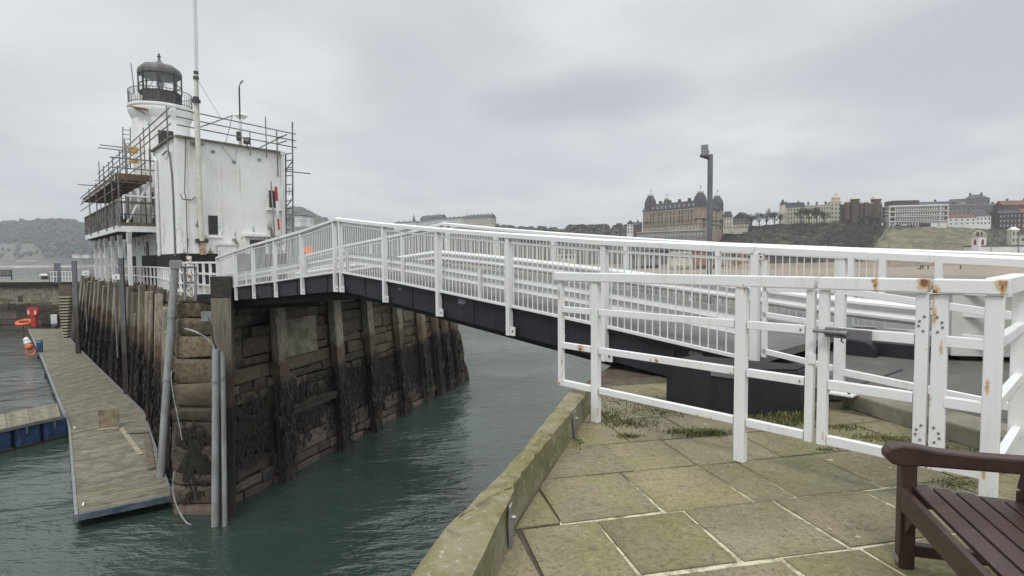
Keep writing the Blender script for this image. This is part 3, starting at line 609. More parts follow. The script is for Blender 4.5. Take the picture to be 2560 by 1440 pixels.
M['beam'] = whitepaint('dirty_white_barrier', (.66, .67, .655), general=.70, amount=.6, grime=(.42, .40, .34))
for w_, face, ends in ((.16, 1, (.1,)), (WB - .16, -1, (-.95,))):
    zf = (lambda t: fb_(max(t, 0)) + .22) if face == 1 else (lambda t: fb_(max(t, 0)) + .26 + min(t, 0) * .05)
    cuts = [ends[0], 2.6, 5.3, 8.0, 10.7, 13.4, 16.1, 18.8, 21.4]
    for a_, b_ in zip(cuts, cuts[1:]): wbeam(a_, b_ + .02, w_, zf, 'crash_barrier', br, face)
    for t in cuts[1:-1]:
        MB().post(BP(t, w_ - face * .03, 0), U, .06, .05, fb_(t) - .03, zf(t) + .30).build('barrier_post', M['paint_far'], br)
# approach railings on the near quay
an = thing('approach_railing', 'white steel railing on the near road kerb with a bolted plate foot', 'railing', BP(-.88, -.06, 8.2))
tn = -.88; z_at = lambda tab: (lambda t: interp(tab, t))
MB().post(BP(tn, -.06, 0), U, .09, .09, 8.26, ft(tn) - .045).build('post', M['paint'], an, bevel=.005)
MB().box(BP(tn - .03, -.06, 8.276), .28, .26, .022, U).build('foot_plate', M['paint'], an, bevel=.003)
for dx, dy in ((-.12, -.08), (-.12, .08), (.07, -.08), (.07, .08)):
    p = BP(tn + dx, -.06 + dy, 8.287); MB().tube([p, p + V(0, 0, .03)], .014, 6).build('bolt', M['iron'], an)
MB().extr([(-.065, -.045), (.065, -.045), (.065, .02), (.0, .045), (-.065, .02)], BP(-3.6, -.06, ft(-3.6)), BP(-.004, -.06, ft(0))).build('top_rail', M['paint'], an)
for tab in ([(-3.6, 9.0), (-2.28, 9.20), (-.83, 9.345)], [(-3.6, 8.12 + .14), (-2.31, 8.37), (-.83, 8.50)]):
    f_ = z_at(tab); MB().beam(BP(-3.55, -.06, f_(-3.55)), BP(-.925, -.06, f_(-.925)), .05, .07).build('rail', M['paint'], an, bevel=.004)
MB().post(BP(-3.55, -.06, 0), U, .09, .09, 8.1, ft(-3.55) - .045).build('post', M['paint'], an)
# gate-like framed panel between the end post and the plate-footed post
for z0, z1 in ((9.33, 9.345), (8.62, 8.52), (9.04, 8.97)):
    MB().beam(BP(-.075, -.06, z0), BP(tn + .045, -.06, z1), .05, .06).build('rail', M['paint'], an, bevel=.004)
MB().post(BP(-.10, -.06, 0), U, .05, .05, 8.55, 9.66).build('stile', M['paint'], an)
af = thing('approach_railing', 'white steel railing on the far side of the road before the beach', 'railing', BP(-.6, WB + .09, 8.3))
fz = lambda t: ft(t)
MB().extr([(-.065, -.045), (.065, -.045), (.065, .02), (.0, .045), (-.065, .02)], BP(-4.2, WB + .09, ft(-3.6) - .0), BP(-.004, WB + .09, ft(0))).build('top_rail', M['paint'], af)
for t in (-.42, -1.1, -2.7, -4.15): MB().post(BP(t, WB + .09, 0), U, .09, .09, 8.31, ft(t) - .045).build('post', M['paint'], af, bevel=.005)
for z in (9.15, 8.85, 8.55): MB().beam(BP(-4.1, WB + .09, z), BP(-.03, WB + .09, z + .05), .05, .06).build('rail', M['paint'], af, bevel=.004)
panel(-.36, -.06, WB + .09, lambda t: ft(t) - .12, lambda t: 8.6, 3).build('baluster_panel', M['paint'], af)
# steel bearing shelf and stop blocks where the bridge lands
sb = MB().prism([tuple(BP(t, w_, 0))[:2] for t, w_ in ((.3, .15), (2.0, .15), (2.0, 3.0), (.3, 3.0))], PZ, 8.21)
tag(sb.build('bearing_shelf', M['black']), 'black shelf under the near end of the white bridge', 'shelf')
rr2 = thing('road_hinge_cover', 'dark rounded steel cover beside the far crash barrier end', 'cover', BP(-.2, WB - .25, RZ))
MB().beam(BP(.3, WB - .16, RZ + .1), BP(-1.25, WB - .16, RZ + .1), .18, .2).build('beam', M['navy'], rr2, bevel=.01)
MB().tube([BP(-.3, WB - .46, RZ + .02), BP(-.3, WB - .26, RZ + .02)], .2, 16).build('rounded_end', M['navy'], rr2)
# ------------------------------------------------------------------ lamp post with a flat panel on the channel side
lp = aty(1775, 470, 12.5); lz1 = aty(1775, 386, 12.5).z
lt = thing('signal_post', 'grey steel post carrying a flat panel on a short arm beyond the bridge', 'signal post', (lp.x, lp.y, -2))
MB().post((lp.x, lp.y), (1, .2, 0), .085, .085, -2., lz1).build('post', M['grey'], lt, bevel=.004)
MB().beam((lp.x - .02, lp.y, lz1 - .03), (lp.x - .23, lp.y - .05, lz1 - .03), .06, .05).build('arm', M['grey'], lt)
pm = MB(); c_ = V(lp.x - .155, lp.y - .08, lz1 + .08); pm.box(c_, .15, .03, .23, V(.8, -.6, 0)); pm.build('panel', M['galv'], lt, bevel=.003)
MB().add([V(lp.x - .235, lp.y - .06, lz1 - .055), V(lp.x - .235, lp.y + .0, lz1 - .055), V(lp.x - .04, lp.y, lz1 - .12), V(lp.x - .04, lp.y - .06, lz1 - .12), V(lp.x - .235, lp.y - .06, lz1 - .05), V(lp.x - .235, lp.y, lz1 - .05), V(lp.x - .04, lp.y, lz1 - .05), V(lp.x - .04, lp.y - .06, lz1 - .05)],
    [(3, 2, 1, 0), (4, 5, 6, 7), (0, 1, 5, 4), (1, 2, 6, 5), (2, 3, 7, 6), (3, 0, 4, 7)]).build('gusset', M['iron'], lt)
MB().tube([(lp.x - .05, lp.y, lz1 + .03), (lp.x - .05, lp.y, lz1 + .09)], .02, 8).build('sensor', M['iron'], lt)
# bare patches where the navy paint has flaked off the near girder
for px, py, wd, ht in ((1155, 752, .30, .18), (1738, 884, .24, .13), (1800, 903, .34, .07), (1410, 838, .12, .05), (1000, 722, .12, .06)):
    p = onpl(px, py, BP(0, -.024, 0), U); pm = MB(); rq = random.Random(int(px)); n_ = 11
    ring = [p + U * (math.cos(2 * math.pi * k / n_) * wd / 2 * rq.uniform(.6, 1.1)) + V(0, 0, math.sin(2 * math.pi * k / n_) * ht / 2 * rq.uniform(.6, 1.1)) for k in range(n_)]
    pm.add(ring + [v - NN * .004 for v in ring], [tuple(range(n_)), tuple(range(2 * n_ - 1, n_ - 1, -1))] + [(k, k + n_, (k + 1) % n_ + n_, (k + 1) % n_) for k in range(n_)]); pm.build('bare_patch', M['greymetal'], br)
for t in [1.1 + 2.1 * k for k in range(10)]:
    MB().post(BP(t, -.028, 0), U, .05, .02, fb_(t) - .49, fb_(t) - .07).build('web_stiffener', M['navy'], br)
# ------------------------------------------------------------------ far pier: masonry, deck, fenders
PD = 8.2
bl = [V(-62, 78, 0), V(-51.5, 66, 0), V(-22.2, 34.4, 0), V(-13.3, 21.9, 0)]           # harbour face, base
tl = [V(-58, 75.5, 0), V(-48.2, 63.3, 0), V(-22.3, 35.0, 0), V(-14.0, 23.8, 0)]        # harbour face, top
br_ = [V(-11.2, 21.6, 0), V(-3.6, 45.2, 0), V(-6.5, 62, 0)]                              # channel face, base
tr_ = [V(-12.0, 23.2, 0), V(-5.1, 45.4, 0), V(-8, 62, 0)]
rgm = random.Random(11)
def masonry(b0, b1, t0, t1, ztop, course=.62, blen=1.25, out=None, prot=.07, mb=None):
    mb = mb or MB(); L_ = (b1 - b0).length; dr = (b1 - b0).normalized(); nr = out
    z = -1.6
    def pt(s, z):
        k = z / PD; return (b0.lerp(t0, k)).lerp(b1.lerp(t1, k), s) + V(0, 0, z)
    while z < ztop - .05:
        z1 = min(z + course * rgm.uniform(.6, 1.4), ztop)
        if ztop - z1 < .25: z1 = ztop
        s = -rgm.uniform(0, .5) * blen / L_
        while s < 1:
            s1 = s + blen * rgm.uniform(.4, 1.8) / L_; a_, b_ = max(s, 0), min(s1, 1)
            if b_ - a_ > .02 / L_:
                g = .018; pr_ = rgm.uniform(-prot, prot) * (1.6 if rgm.random() < .12 else 1); t_ = .5 * rgm.uniform(.5, 1.4); mb.cur = (t_ * rgm.uniform(.95, 1.08), t_, t_ * rgm.uniform(.9, 1.05))
                i0, i1 = a_ + g / L_, b_ - g / L_; za, zb_ = z + g + rgm.uniform(-.03, .05), z1 - g + rgm.uniform(-.06, .03); c = rgm.uniform(.03, .09)
                def q(s_, z_, d_): return pt(s_, z_) + nr * d_
                A = [q(i0, za, -.25), q(i1, za, -.25), q(i1, zb_, -.25), q(i0, zb_, -.25)]
                jj = lambda: rgm.uniform(-.03, .03)
                B = [q(i0, za, pr_ - .03 + jj()), q(i1, za, pr_ - .03 + jj()), q(i1, zb_, pr_ - .03 + jj()), q(i0, zb_, pr_ - .03 + jj())]
                cs = min(c / L_, (i1 - i0) * .3); cz = min(c, (zb_ - za) * .3)
                C = [q(i0 + cs, za + cz, pr_ + jj()), q(i1 - cs, za + cz, pr_ + jj()), q(i1 - cs, zb_ - cz, pr_ + jj()), q(i0 + cs, zb_ - cz, pr_ + jj())]
                mb.add(A + B + C, [(0, 1, 5, 4), (1, 2, 6, 5), (2, 3, 7, 6), (3, 0, 4, 7), (4, 5, 9, 8), (5, 6, 10, 9), (6, 7, 11, 10), (7, 4, 8, 11), (8, 9, 10, 11)])
            s = s1
        z = z1
    return mb
def outn(a_, b_, side): d = (b_ - a_).normalized(); return V(d.y, -d.x, 0) * side
pier = thing('pier', 'battered stone pier with white railed top, weed darkened below the tide line', 'pier', (-20, 40, 0))
core = MB(); inner_b = [p for p in bl] + [V(-12.8, 21.6, 0)] + [p for p in br_]
core_b = [V(-62, 78, 0), V(-51.5, 66.4, 0), V(-21.9, 34.9, 0), V(-13.2, 22.7, 0), V(-11.6, 22.4, 0), V(-4.1, 45.2, 0), V(-7, 62, 0), V(-40, 90, 0)]
core_t = [V(-58, 76.3, 0), V(-48, 64.1, 0), V(-22.0, 35.6, 0), V(-13.7, 24.4, 0), V(-12.4, 24.0, 0), V(-5.6, 45.5, 0), V(-8.5, 62, 0), V(-40, 90, 0)]
n_ = len(core_b); core.add([V(p.x, p.y, -1.6) + (b_ - t_) * .2 for p, b_, t_ in zip(core_b, core_b, core_t)] + [V(p.x, p.y, PD - .02) for p in core_t], [tuple(range(n_, 2 * n_))[::-1]] + [(i, n_ + i, n_ + (i + 1) % n_, (i + 1) % n_) for i in range(n_)])
core.build('core', M['stone'], pier)
mw = MB()
for i in range(3): masonry(bl[i], bl[i + 1], tl[i], tl[i + 1], PD, out=outn(bl[i], bl[i + 1], 1), mb=mw)
mw.build('harbour_face', M['stone'], pier)
mw = MB()
for i in range(2): masonry(br_[i], br_[i + 1], tr_[i], tr_[i + 1], PD, out=outn(br_[i], br_[i + 1], 1), mb=mw, prot=.10)
mw.build('channel_face', M['stone'], pier)
# rounded stone nose at the corner
nz_ = MB(); z = -1.6
while z < PD:
    z1 = min(z + rgm.uniform(.4, 1.0), PD); k = .5 * (z + z1) / PD
    c = V(-12.25, 22.05, 0).lerp(V(-12.95, 24.0, 0), k); r = rgm.uniform(.93, 1.03); t_ = .5 * rgm.uniform(.8, 1.2); nz_.cur = (t_, t_ * .98, t_ * .93)
    pts = []
    nn_ = 18
    for e, (zz, rr_) in enumerate(((z + .02, .98), (z + .10, 1.03), (z1 - .12, 1.04), (z1 - .02, .97))):
        for j in range(nn_):
            a_ = 2 * math.pi * j / nn_; x = 1.08 * math.copysign(abs(math.cos(a_)) ** .42, math.cos(a_)); y = 1.05 * math.copysign(abs(math.sin(a_)) ** .42, math.sin(a_))
            pts.append(c + V(x, y, 0) * r * rr_ * rgm.uniform(.93, 1.05) + V(0, 0, zz + rgm.uniform(-.05, .05)))
    nz_.add(pts, [(e * nn_ + j, e * nn_ + (j + 1) % nn_, (e + 1) * nn_ + (j + 1) % nn_, (e + 1) * nn_ + j) for e in range(3) for j in range(nn_)] + [tuple(range(3 * nn_, 4 * nn_)), tuple(range(nn_ - 1, -1, -1))])
    z = z1
nz_.build('corner_nose', M['nosestone'], pier, smooth=True)
dk = MB(); dk.prism([(-48, 64.3), (-21.7, 35.4), (-13.75, 23.9), (-12.2, 23.1), BP(21.2, 0, 0)[:2], BP(21.2, WB, 0)[:2], (-6.2, 38), (-5.3, 45.4), (-8.3, 62), (-36, 84)][::-1], PD - .25, PD)
dk.build('deck', M['concrete'], pier)
# recessed concrete patch and ledge in the channel face
def CF(s, z, o=0.):    # point on the channel face, s metres from the corner
    k = z / PD; d = (br_[1] - br_[0]).normalized(); return br_[0].lerp(tr_[0], k) + d * s + outn(br_[0], br_[1], 1) * o + V(0, 0, z)
cd_ = (br_[1] - br_[0]).normalized(); cn_ = outn(br_[0], br_[1], 1)
def CFpx(px, py): p = onpl(px, py, br_[0].lerp(tr_[0], .4), cd_); return (p - br_[0].lerp(tr_[0], .4)).dot(cd_), p.z
s0, za = CFpx(702, 900); s1, zb_ = CFpx(790, 790)
pt_ = MB(); a_ = CF(s0, za, .12); b_ = CF(s1, za, .12); c_ = CF(s1, zb_, .12); d_ = CF(s0, zb_, .12)
pt_.hexa([a_ - cn_ * .3, b_ - cn_ * .3, b_, a_][::-1], [d_ - cn_ * .3, c_ - cn_ * .3, c_, d_][::-1]); pt_.build('concrete_patch', M['concrete'], pier)
s0, za = CFpx(712, 1000); s1, zb_ = CFpx(826, 960); MB().beam(CF(s0 - .8, za - .5, .2), CF(s1 + .3, za - .5, .2), .35, .3).build('ledge', M['stone'], pier)
cap = MB(); cap.beam(V(-12.6, 22.75, PD + .02), BP(21.3, .1, PD + .02) , .5, .3); cap.build('bearing_cap', M['black'], pier)
MB().beam(BP(20.9, -.15, PD - .12), BP(19.6, 3.2, PD - .12), .7, .5).build('bearing_cap', M['black'], pier)
# fender piles: every one its own object
def pile(name, p0, p1, wd, th, dr, mat, label, group, rg_=rgm, weed=True, blocks=()):
    t_ = .5 * rg_.uniform(.75, 1.35); mb = MB(); mb.cur = (t_, t_ * .98, t_ * .94)
    nr = V(dr.y, -dr.x, 0); k = 6; vs = []
    for i in range(k + 1):
        q = p0.lerp(p1, i / k); f = 1 + rg_.uniform(-.03, .03)
        for a_, b_ in ((-1, -1), (1, -1), (1, 1), (-1, 1)): vs.append(q + dr * (a_ * wd / 2 * f) + nr * (b_ * th / 2 * f) + (V(0, 0, rg_.uniform(-.05, .05)) if i == k else V(0, 0, 0)))
    fs = [(3, 2, 1, 0), tuple(k * 4 + j for j in range(4))] + [(i * 4 + j, i * 4 + (j + 1) % 4, (i + 1) * 4 + (j + 1) % 4, (i + 1) * 4 + j) for i in range(k) for j in range(4)]
    mb.add(vs, fs); r_ = thing(name, label, 'pile', p0, group); mb.build('shaft', mat, r_, bevel=.02)
    for z_, sx in blocks:
        q = p0.lerp(p1, (z_ - p0.z) / (p1.z - p0.z)) + nr * (th / 2 + .05) + dr * sx; bb = MB(); bb.cur = (.5, .48, .42); bb.box(q, .38, .10, .42, dr); bb.build('packing_block', mat, r_, bevel=.01)
    return r_
WEED = []
seqs = [0]
hd = lambda s: s
# harbour face piles: positions by their place along the face (metres from the bridge corner)
hl = [tl[3], tl[2], tl[1]]; hb = [bl[3], bl[2], bl[1]]
def HF(s, z, o=0.):
    L1 = (bl[2] - bl[3]).length
    if s < L1: a_, b_, t0, t1, k = bl[3], bl[2], tl[3], tl[2], s / L1
    else: a_, b_, t0, t1, k = bl[2], bl[1], tl[2], tl[1], (s - L1) / (bl[1] - bl[2]).length
    d = (b_ - a_).normalized(); nr = V(-d.y, d.x, 0)
    h = z / PD; return a_.lerp(b_, k).lerp(t0.lerp(t1, k), h) + nr * o + V(0, 0, z), d, nr
pxs = [422, 402, 378, 360, 342, 330, 312, 296, 281, 268, 256, 246, 237, 228, 220, 213, 207, 201, 196]
def solve_s(px):
    lo, hi = 0., 58.
    for _ in range(40):
        md = (lo + hi) / 2; p = HF(md, 6.5, .25)[0]; d = p - CAM
        fw = d.y * math.cos(TH) - d.z * math.sin(TH); x = CX + F * (d.x / fw)
        if x > px - 7: lo = md
        else: hi = md
    return lo
for i, px in enumerate(pxs):
    s = solve_s(px); p0, d, nr = HF(s, -1.5, .30); zt = (7.5, 7.95, 7.8, 8.2, 7.6, 7.9, 8.1, 7.7, 8.15, 7.6, 8.0, 7.8, 8.25, 7.7, 8.1, 7.9, 8.2, 7.8, 8.1)[i]
    p1 = HF(s, zt, .22)[0]
    pile('fender_pile', p0, p1, rgm.uniform(.5, .85) * (1.15 if i < 6 else 1.), .36, d, M['pilewood'], ORD[i] + ' weathered timber fender pile from the bridge corner on the pontoon side', 'timber fender piles on the harbour face')
    WEED.append((p0, p1, d, -nr if False else V(-d.y, d.x, 0)))
for i, s in enumerate([solve_s(432), solve_s(392), solve_s(351), solve_s(305), solve_s(274), solve_s(251), solve_s(232)]):
    p0, d, nr = HF(s, .5, .62); p1 = HF(s, (6.6, 7.4, 6.2, 7.2, 6.4, 7.1, 6.3)[i], .42)[0]
    pile('fender_rubbing_strip', p0, p1, .16, .12, d, M['pilewood'], ORD[i] + ' slim pale timber rubbing strip from the bridge corner on the pontoon side', 'slim rubbing strips on the harbour face')
# channel face piles under the bridge
cps = [(686, 820, 8.1, .62, ((7.0, -.3), (5.2, -.3))), (833, 830, 8.1, .62, ()), (915, 800, 8.0, .55, ((6.6, -.25), (5.5, -.25))), (990, 800, 8.0, .55, ((6.9, -.2), (5.9, -.2))), (1048, 800, 7.9, .55, ((6.7, -.2), (5.7, -.2))), (1082, 800, 7.9, .52, ((6.3, -.2),)), (1106, 800, 7.8, .5, ()), (1127, 800, 7.8, .5, ())]
for i, (px, py, zt, wd, bk) in enumerate(cps):
    s, z_ = CFpx(px, py); p0 = CF(s + .2, -1.5, .28); p1 = CF(s, zt, .26)
    pile('fender_pile', p0, p1, wd, .40, cd_, M['pilewood'], ORD[i] + ' tarred timber fender pile under the bridge, counted from the corner with two grey pipes', 'timber fender piles on the channel face', blocks=bk)
    WEED.append((p0, p1, cd_, cn_))
p0 = V(-3.3, 44.6, -1.5); p1 = aty(1120, 790, 45.4); pile('raking_pile', p0, p1, .5, .5, V(1, .2, 0).normalized(), M['pilewood'], 'leaning timber pile at the seaward end of the wall under the bridge', None)
bpile = pile('corner_post', aty(560, 1290, 20.9) - V(0, 0, 1.5), aty(555, 692, 21.0), .68, .55, V(.95, .3, 0).normalized(), M['pilewood'], 'tall square timber post at the pier corner beside the two grey pipes', None)
p = aty(555, 692, 21.0); 
MB().box((p.x, p.y, p.z - .38), .72, .59, .80, V(.95, .3, 0).normalized()).build('dark_cap', M['charwood'], bpile, bevel=.03)
MB().box((p.x - .3, p.y - .33, p.z - 1.45), .62, .06, .36, V(.95, .3, 0).normalized()).build('bolted_plate', M['galv'], bpile, bevel=.005)
for i, (px, y0, y1, wd, col_, lb) in enumerate([(310, 645, 985, .30, 'steelpile', 'grey steel guide post standing among the timber piles by the balcony columns'), (185, 652, 830, .38, 'steelpile', 'dark grey steel guide post at the far end of the timber piles'), (139, 658, 705, .36, 'steelpile', 'short grey post in front of the distant sea at the end of the pier'), (147, 658, 708, .3, 'steelpile', 'thin grey post beside the end of the pier steps')]):
    Y = (38.4, 56, 77, 76)[i]; a_ = aty(px - (8 if i == 0 else 0), y0, Y); b_ = aty(px, y1, Y)
    mb = MB(); mb.post((a_.x, a_.y), (1, .3, 0), wd, wd * .8, (-1.5 if i < 2 else 6.9), a_.z); tag(mb.build('guide_post', M[col_], bevel=.01, loc=(a_.x, a_.y, -1.5 if i < 2 else 6.9)), lb, 'post')
# seaweed hanging on the lower piles and wall
wd_ = MB(); rw_ = random.Random(21)
for (p0, p1, d, nr) in WEED:
    far = (p0 - CAM).length; n_ = int(900 / max(1, far / 24))
    for _ in range(n_):
        z = rw_.triangular(-.2, 4.4, 2.2); k = (z + 1.5) / (p1.z + 1.5); q = p0.lerp(p1, k) + d * rw_.uniform(-.44, .44) + nr * rw_.uniform(.08, .26)
        h = rw_.uniform(.15, .5); w2 = rw_.uniform(.02, .07); sw = V(rw_.uniform(-.08, .08), rw_.uniform(-.08, .08), 0); sd = (d + nr * rw_.uniform(-.8, .8)).normalized() * w2
        wd_.add([q - sd, q + sd, q + sd * .5 + sw - V(0, 0, h), q - sd * .6 + sw - V(0, 0, h * .9)], [(0, 1, 2, 3)])
for _ in range(5000):
    s = rw_.uniform(0, 22); z = rw_.triangular(1.0, 4.2, 3.0); q = CF(s, z, rw_.uniform(.02, .12)); h = rw_.uniform(.12, .4); w2 = rw_.uniform(.03, .10); sd = cd_ * w2
    wd_.add([q - sd, q + sd, q + sd * .5 - V(0, 0, h), q - sd * .6 - V(0, 0, h * .8)], [(0, 1, 2, 3)])
for _ in range(2600):
    a_ = rw_.uniform(-2.9, .2); z = rw_.triangular(.6, 3.6, 2.2); c = V(-12.25, 22.05, 0).lerp(V(-12.95, 24.0, 0), z / PD); o_ = V(math.cos(a_), math.sin(a_), 0); q = c + o_ * 1.17 + V(0, 0, z)
    sd = V(-o_.y, o_.x, 0) * rw_.uniform(.02, .07); h = rw_.uniform(.12, .4); 
    if rw_.random() < .55 and a_ > -1.9: continue
    wd_.add([q - sd, q + sd, q + sd * .5 - V(0, 0, h), q - sd * .6 - V(0, 0, h * .8)], [(0, 1, 2, 3)])
kind(wd_.build('seaweed', M['weed']), 'stuff', 'dark seaweed hanging from the piles and the pier wall below the tide mark', 'seaweed')
# pipes at the corner
def pipe(px0, y0, px1, y1, Y0, Y1, r, lb, zlow=None, mat='plastic', collars=()):
    a_ = aty(px0, y0, Y0); b_ = aty(px1, y1, Y1)
    if zlow is not None: b_ = b_ + (b_ - a_).normalized() * ((b_.z - zlow) / max(.01, -((b_ - a_).normalized().z)))
    r_ = thing('service_pipe', lb, 'pipe', a_); MB().tube([a_, b_], r, 14).build('tube', M[mat], r_, smooth=True)
    for k in collars: q = a_.lerp(b_, k); dd = (b_ - a_).normalized() * .05; MB().tube([q - dd, q + dd], r * 1.18, 14).build('collar', M['galv'], r_)
    return r_
pA = pipe(540, 872, 538, 1290, 20.3, 20.1, .125, 'thick grey plastic pipe rising from the water at the pier corner', -1, collars=(.16,))
pB = pipe(557, 880, 562, 1290, 20.35, 20.1, .085, 'thinner grey plastic pipe beside the thick one at the pier corner', -1, collars=(.13,))
pC = pipe(438, 660, 405, 1150, 22.6, 21.8, .15, 'long leaning grey pipe on the harbour side of the pier corner', 1.2, collars=(.25, .55))
q = aty(440, 655, 22.6); MB().box((q.x, q.y, q.z - .1), .36, .36, .35, V(.95, .3, 0)).build('head_box', M['plastic'], pC, bevel=.01)
def cable(name, pts, r, lb, mat='cable'):
    pts = [Vector(p) for p in pts]; o = MB().tube(smooth_line(pts, 8), r, 6).build(name, M[mat], None, smooth=True, loc=pts[0]); tag(o, lb, 'cable'); return o
cable('cable', [aty(464, 822, 20.6), aty(490, 830, 20.0), aty(515, 845, 20.1), aty(532, 862, 20.2), aty(538, 878, 20.25)], .035, 'grey hose curving from the stone nose into the thick pipe')
cable('cable', [aty(522, 795, 20.3), aty(528, 815, 20.2), aty(533, 850, 20.2), aty(543, 876, 20.25)], .03, 'dark hose dropping from the bolted plate into the pipe', 'iron')
cable('cable', [aty(438, 925, 21.4), aty(428, 935, 21.), aty(433, 985, 20.9), aty(446, 1050, 20.7), aty(455, 1100, 20.6)], .018, 'thin pale cable trailing down the stone nose')
cable('cable', [aty(436, 1180, 20.9), aty(432, 1220, 20.8), aty(440, 1260, 20.6), aty(462, 1302, 20.3), onz(478, 1312, .02)], .025, 'pale rope hanging from the pier corner into the water')
# ------------------------------------------------------------------ pontoon walkway with boards
ph = .55
PR = [onz(425, 1240, ph), onz(356, 1030, ph), onz(190, 866, ph), onz(152, 822, ph)]; PL = [onz(195, 1287, ph), onz(176, 1066, ph), onz(107, 895, ph), onz(72, 822, ph)]
pt = thing('pontoon', 'long floating boarded pontoon walkway lying along the pier', 'pontoon', (PL[0].x, PL[0].y, 0))
rp = random.Random(8); pb = MB()
def pol(pts, k):
    i = min(int(k), len(pts) - 2); return pts[i].lerp(pts[i + 1], k - i)
for seg in range(3):
    Ls = ((PL[seg + 1] + PR[seg + 1]) / 2 - (PL[seg] + PR[seg]) / 2).length; nbd = int(Ls / .145)
    for i in range(nbd):
        k0 = seg + (i + .04) / nbd; k1 = seg + (i + .96) / nbd; t_ = .5 * rp.uniform(.78, 1.18); pb.cur = (t_ * rp.uniform(.96, 1.05), t_, t_ * rp.uniform(.9, 1.05)); dz_ = rp.uniform(-.006, .006)
        ring = [pol(PL, k0), pol(PR, k0), pol(PR, k1), pol(PL, k1)]; ring = [V(p.x, p.y, ph + dz_) for p in ring]
        pb.hexa([p - V(0, 0, .035) for p in ring], ring)
pb.build('boards', M['deck'], pt)
for nm_, pts, sgn in (('edge_beam', PL, -1), ('edge_beam', PR, 1)):
    eb = MB()
    for a_, b_ in zip(pts, pts[1:]):
        d = (b_ - a_).normalized(); o_ = V(d.y, -d.x, 0) * (sgn * .05); eb.beam(a_ + o_ - V(0, 0, .12), b_ + o_ - V(0, 0, .12), .10, .30)
    eb.build(nm_, M['galv'], pt)
d = (PR[0] - PL[0]).normalized(); MB().beam(PL[0] - V(d.y * -.0, .0, .1), PR[0] - V(0, 0, .1), .10, .26).build('end_beam', M['bluegrey'], pt, bevel=.02)
for k in (.25, .75, 1.25, 1.7, 2.1, 2.4, 2.7):
    a_ = pol(PL, k); b_ = pol(PR, k); d = (b_ - a_).normalized(); dd = V(-d.y, d.x, 0)
    MB().beam(a_ + d * .55 + V(0, 0, -.5), b_ - d * .55 + V(0, 0, -.5), 1.3, .6).build('float', M['navy'], pt, bevel=.05)
for k in (.06, .95, 1.25, 1.45, 1.7, 2.05):
    a_ = pol(PL, k); b_ = pol(PR, k); d = (b_ - a_).normalized(); c_ = a_ + d * .18; dd = V(-d.y, d.x, 0)
    MB().beam(c_ - dd * .18 + V(0, 0, .06), c_ + dd * .18 + V(0, 0, .06), .05, .05).box(c_ + V(0, 0, .02), .1, .08, .06, dd).build('cleat', M['white'] if k < 1 else M['galv'], pt, bevel=.01)
ph2 = 1.25
P2 = [onz(152, 1040, ph2), onz(143, 1008, ph2), onz(-160, 1066, ph2), onz(-160, 1108, ph2)]
p2 = thing('pontoon', 'short finger pontoon with blue floats joining the walkway from the left edge', 'pontoon', (P2[0].x, P2[0].y, 0))
pb = MB(); nbd = 46
for i in range(nbd):
    k0, k1 = (i + .04) / nbd, (i + .96) / nbd; t_ = .5 * rp.uniform(.85, 1.4); pb.cur = (t_, t_ * .99, t_ * .95)
    ring = [P2[0].lerp(P2[3], k0), P2[1].lerp(P2[2], k0), P2[1].lerp(P2[2], k1), P2[0].lerp(P2[3], k1)]; pb.hexa([p - V(0, 0, .03) for p in ring], ring)
pb.build('boards', M['deck'], p2); 
dn = (P2[3] - P2[0]).normalized(); eb = MB().beam(P2[0] - V(0, 0, .1), P2[3] - V(0, 0, .1), .08, .16); eb.build('edge_beam', M['galv'], p2)
mid = ((P2[0] + P2[1]) / 2); wdv = (P2[1] - P2[0]); 
for k in (.9, 2.15, 3.4, 4.65): c_ = mid + dn * k; MB().box((c_.x, c_.y, .50), 1.12, wdv.length * .9, 1.25, dn).build('float', M['blue'], p2, bevel=.16); MB().box((c_.x, c_.y, -.02), 1.15, wdv.length * .93, .32, dn).build('float_weed', M['weed'], p2, bevel=.05)
for k in (.3, 1.55, 2.8): c_ = P2[0] + dn * k; MB().box((c_.x, c_.y, .95), .07, .07, .5, dn).build('bracket', M['galv'], p2)
# things on the pontoons
by = onz(273, 1070, ph); bx_ = V(.96, .28, 0)
pw = thing('plywood_board', 'square plywood sheet standing upright on the pontoon near the loose planks', 'board', by)
MB().box((by.x, by.y, ph + .53), .98, .03, 1.0, bx_).build('sheet', M['ply'], pw); MB().box((by.x + .1, by.y - .22, ph + .03), 1.0, .3, .04, bx_).build('base_batten', M['plank'], pw)
def plank(px0, y0, px1, y1, wd, lb, mat='plank', dz_=.03):
    a_ = onz(px0, y0, ph + dz_); b_ = onz(px1, y1, ph + dz_); tag(MB().beam(a_, b_, wd, .04).build('loose_plank', M[mat], None, bevel=.004, loc=a_), lb, 'plank')
plank(303, 1070, 352, 1136, .22, 'pale loose plank lying on the pontoon in front of the plywood sheet')
plank(316, 1083, 372, 1080, .14, 'dark timber baulk lying across the pontoon edge', 'oldwood', .06)
plank(366, 1085, 379, 1172, .28, 'rough old timber offcut along the pontoon edge beside the pale plank', 'oldwood', .05)
q = onz(136, 815, ph); ps = thing('service_bollard', 'white service bollard with grey foot at the far end of the pontoon', 'bollard', q)
MB().box((q.x, q.y, ph + 1.0), .72, .6, 1.3, V(.8, .6, 0)).build('head', M['white'], ps, bevel=.04); MB().box((q.x, q.y, ph + .18), .66, .55, .36, V(.8, .6, 0)).build('foot', M['grey'], ps)
q = onz(100, 880, ph); ps = thing('service_bollard', 'blue service bollard on the left edge of the pontoon near the orange buoys', 'bollard', q)
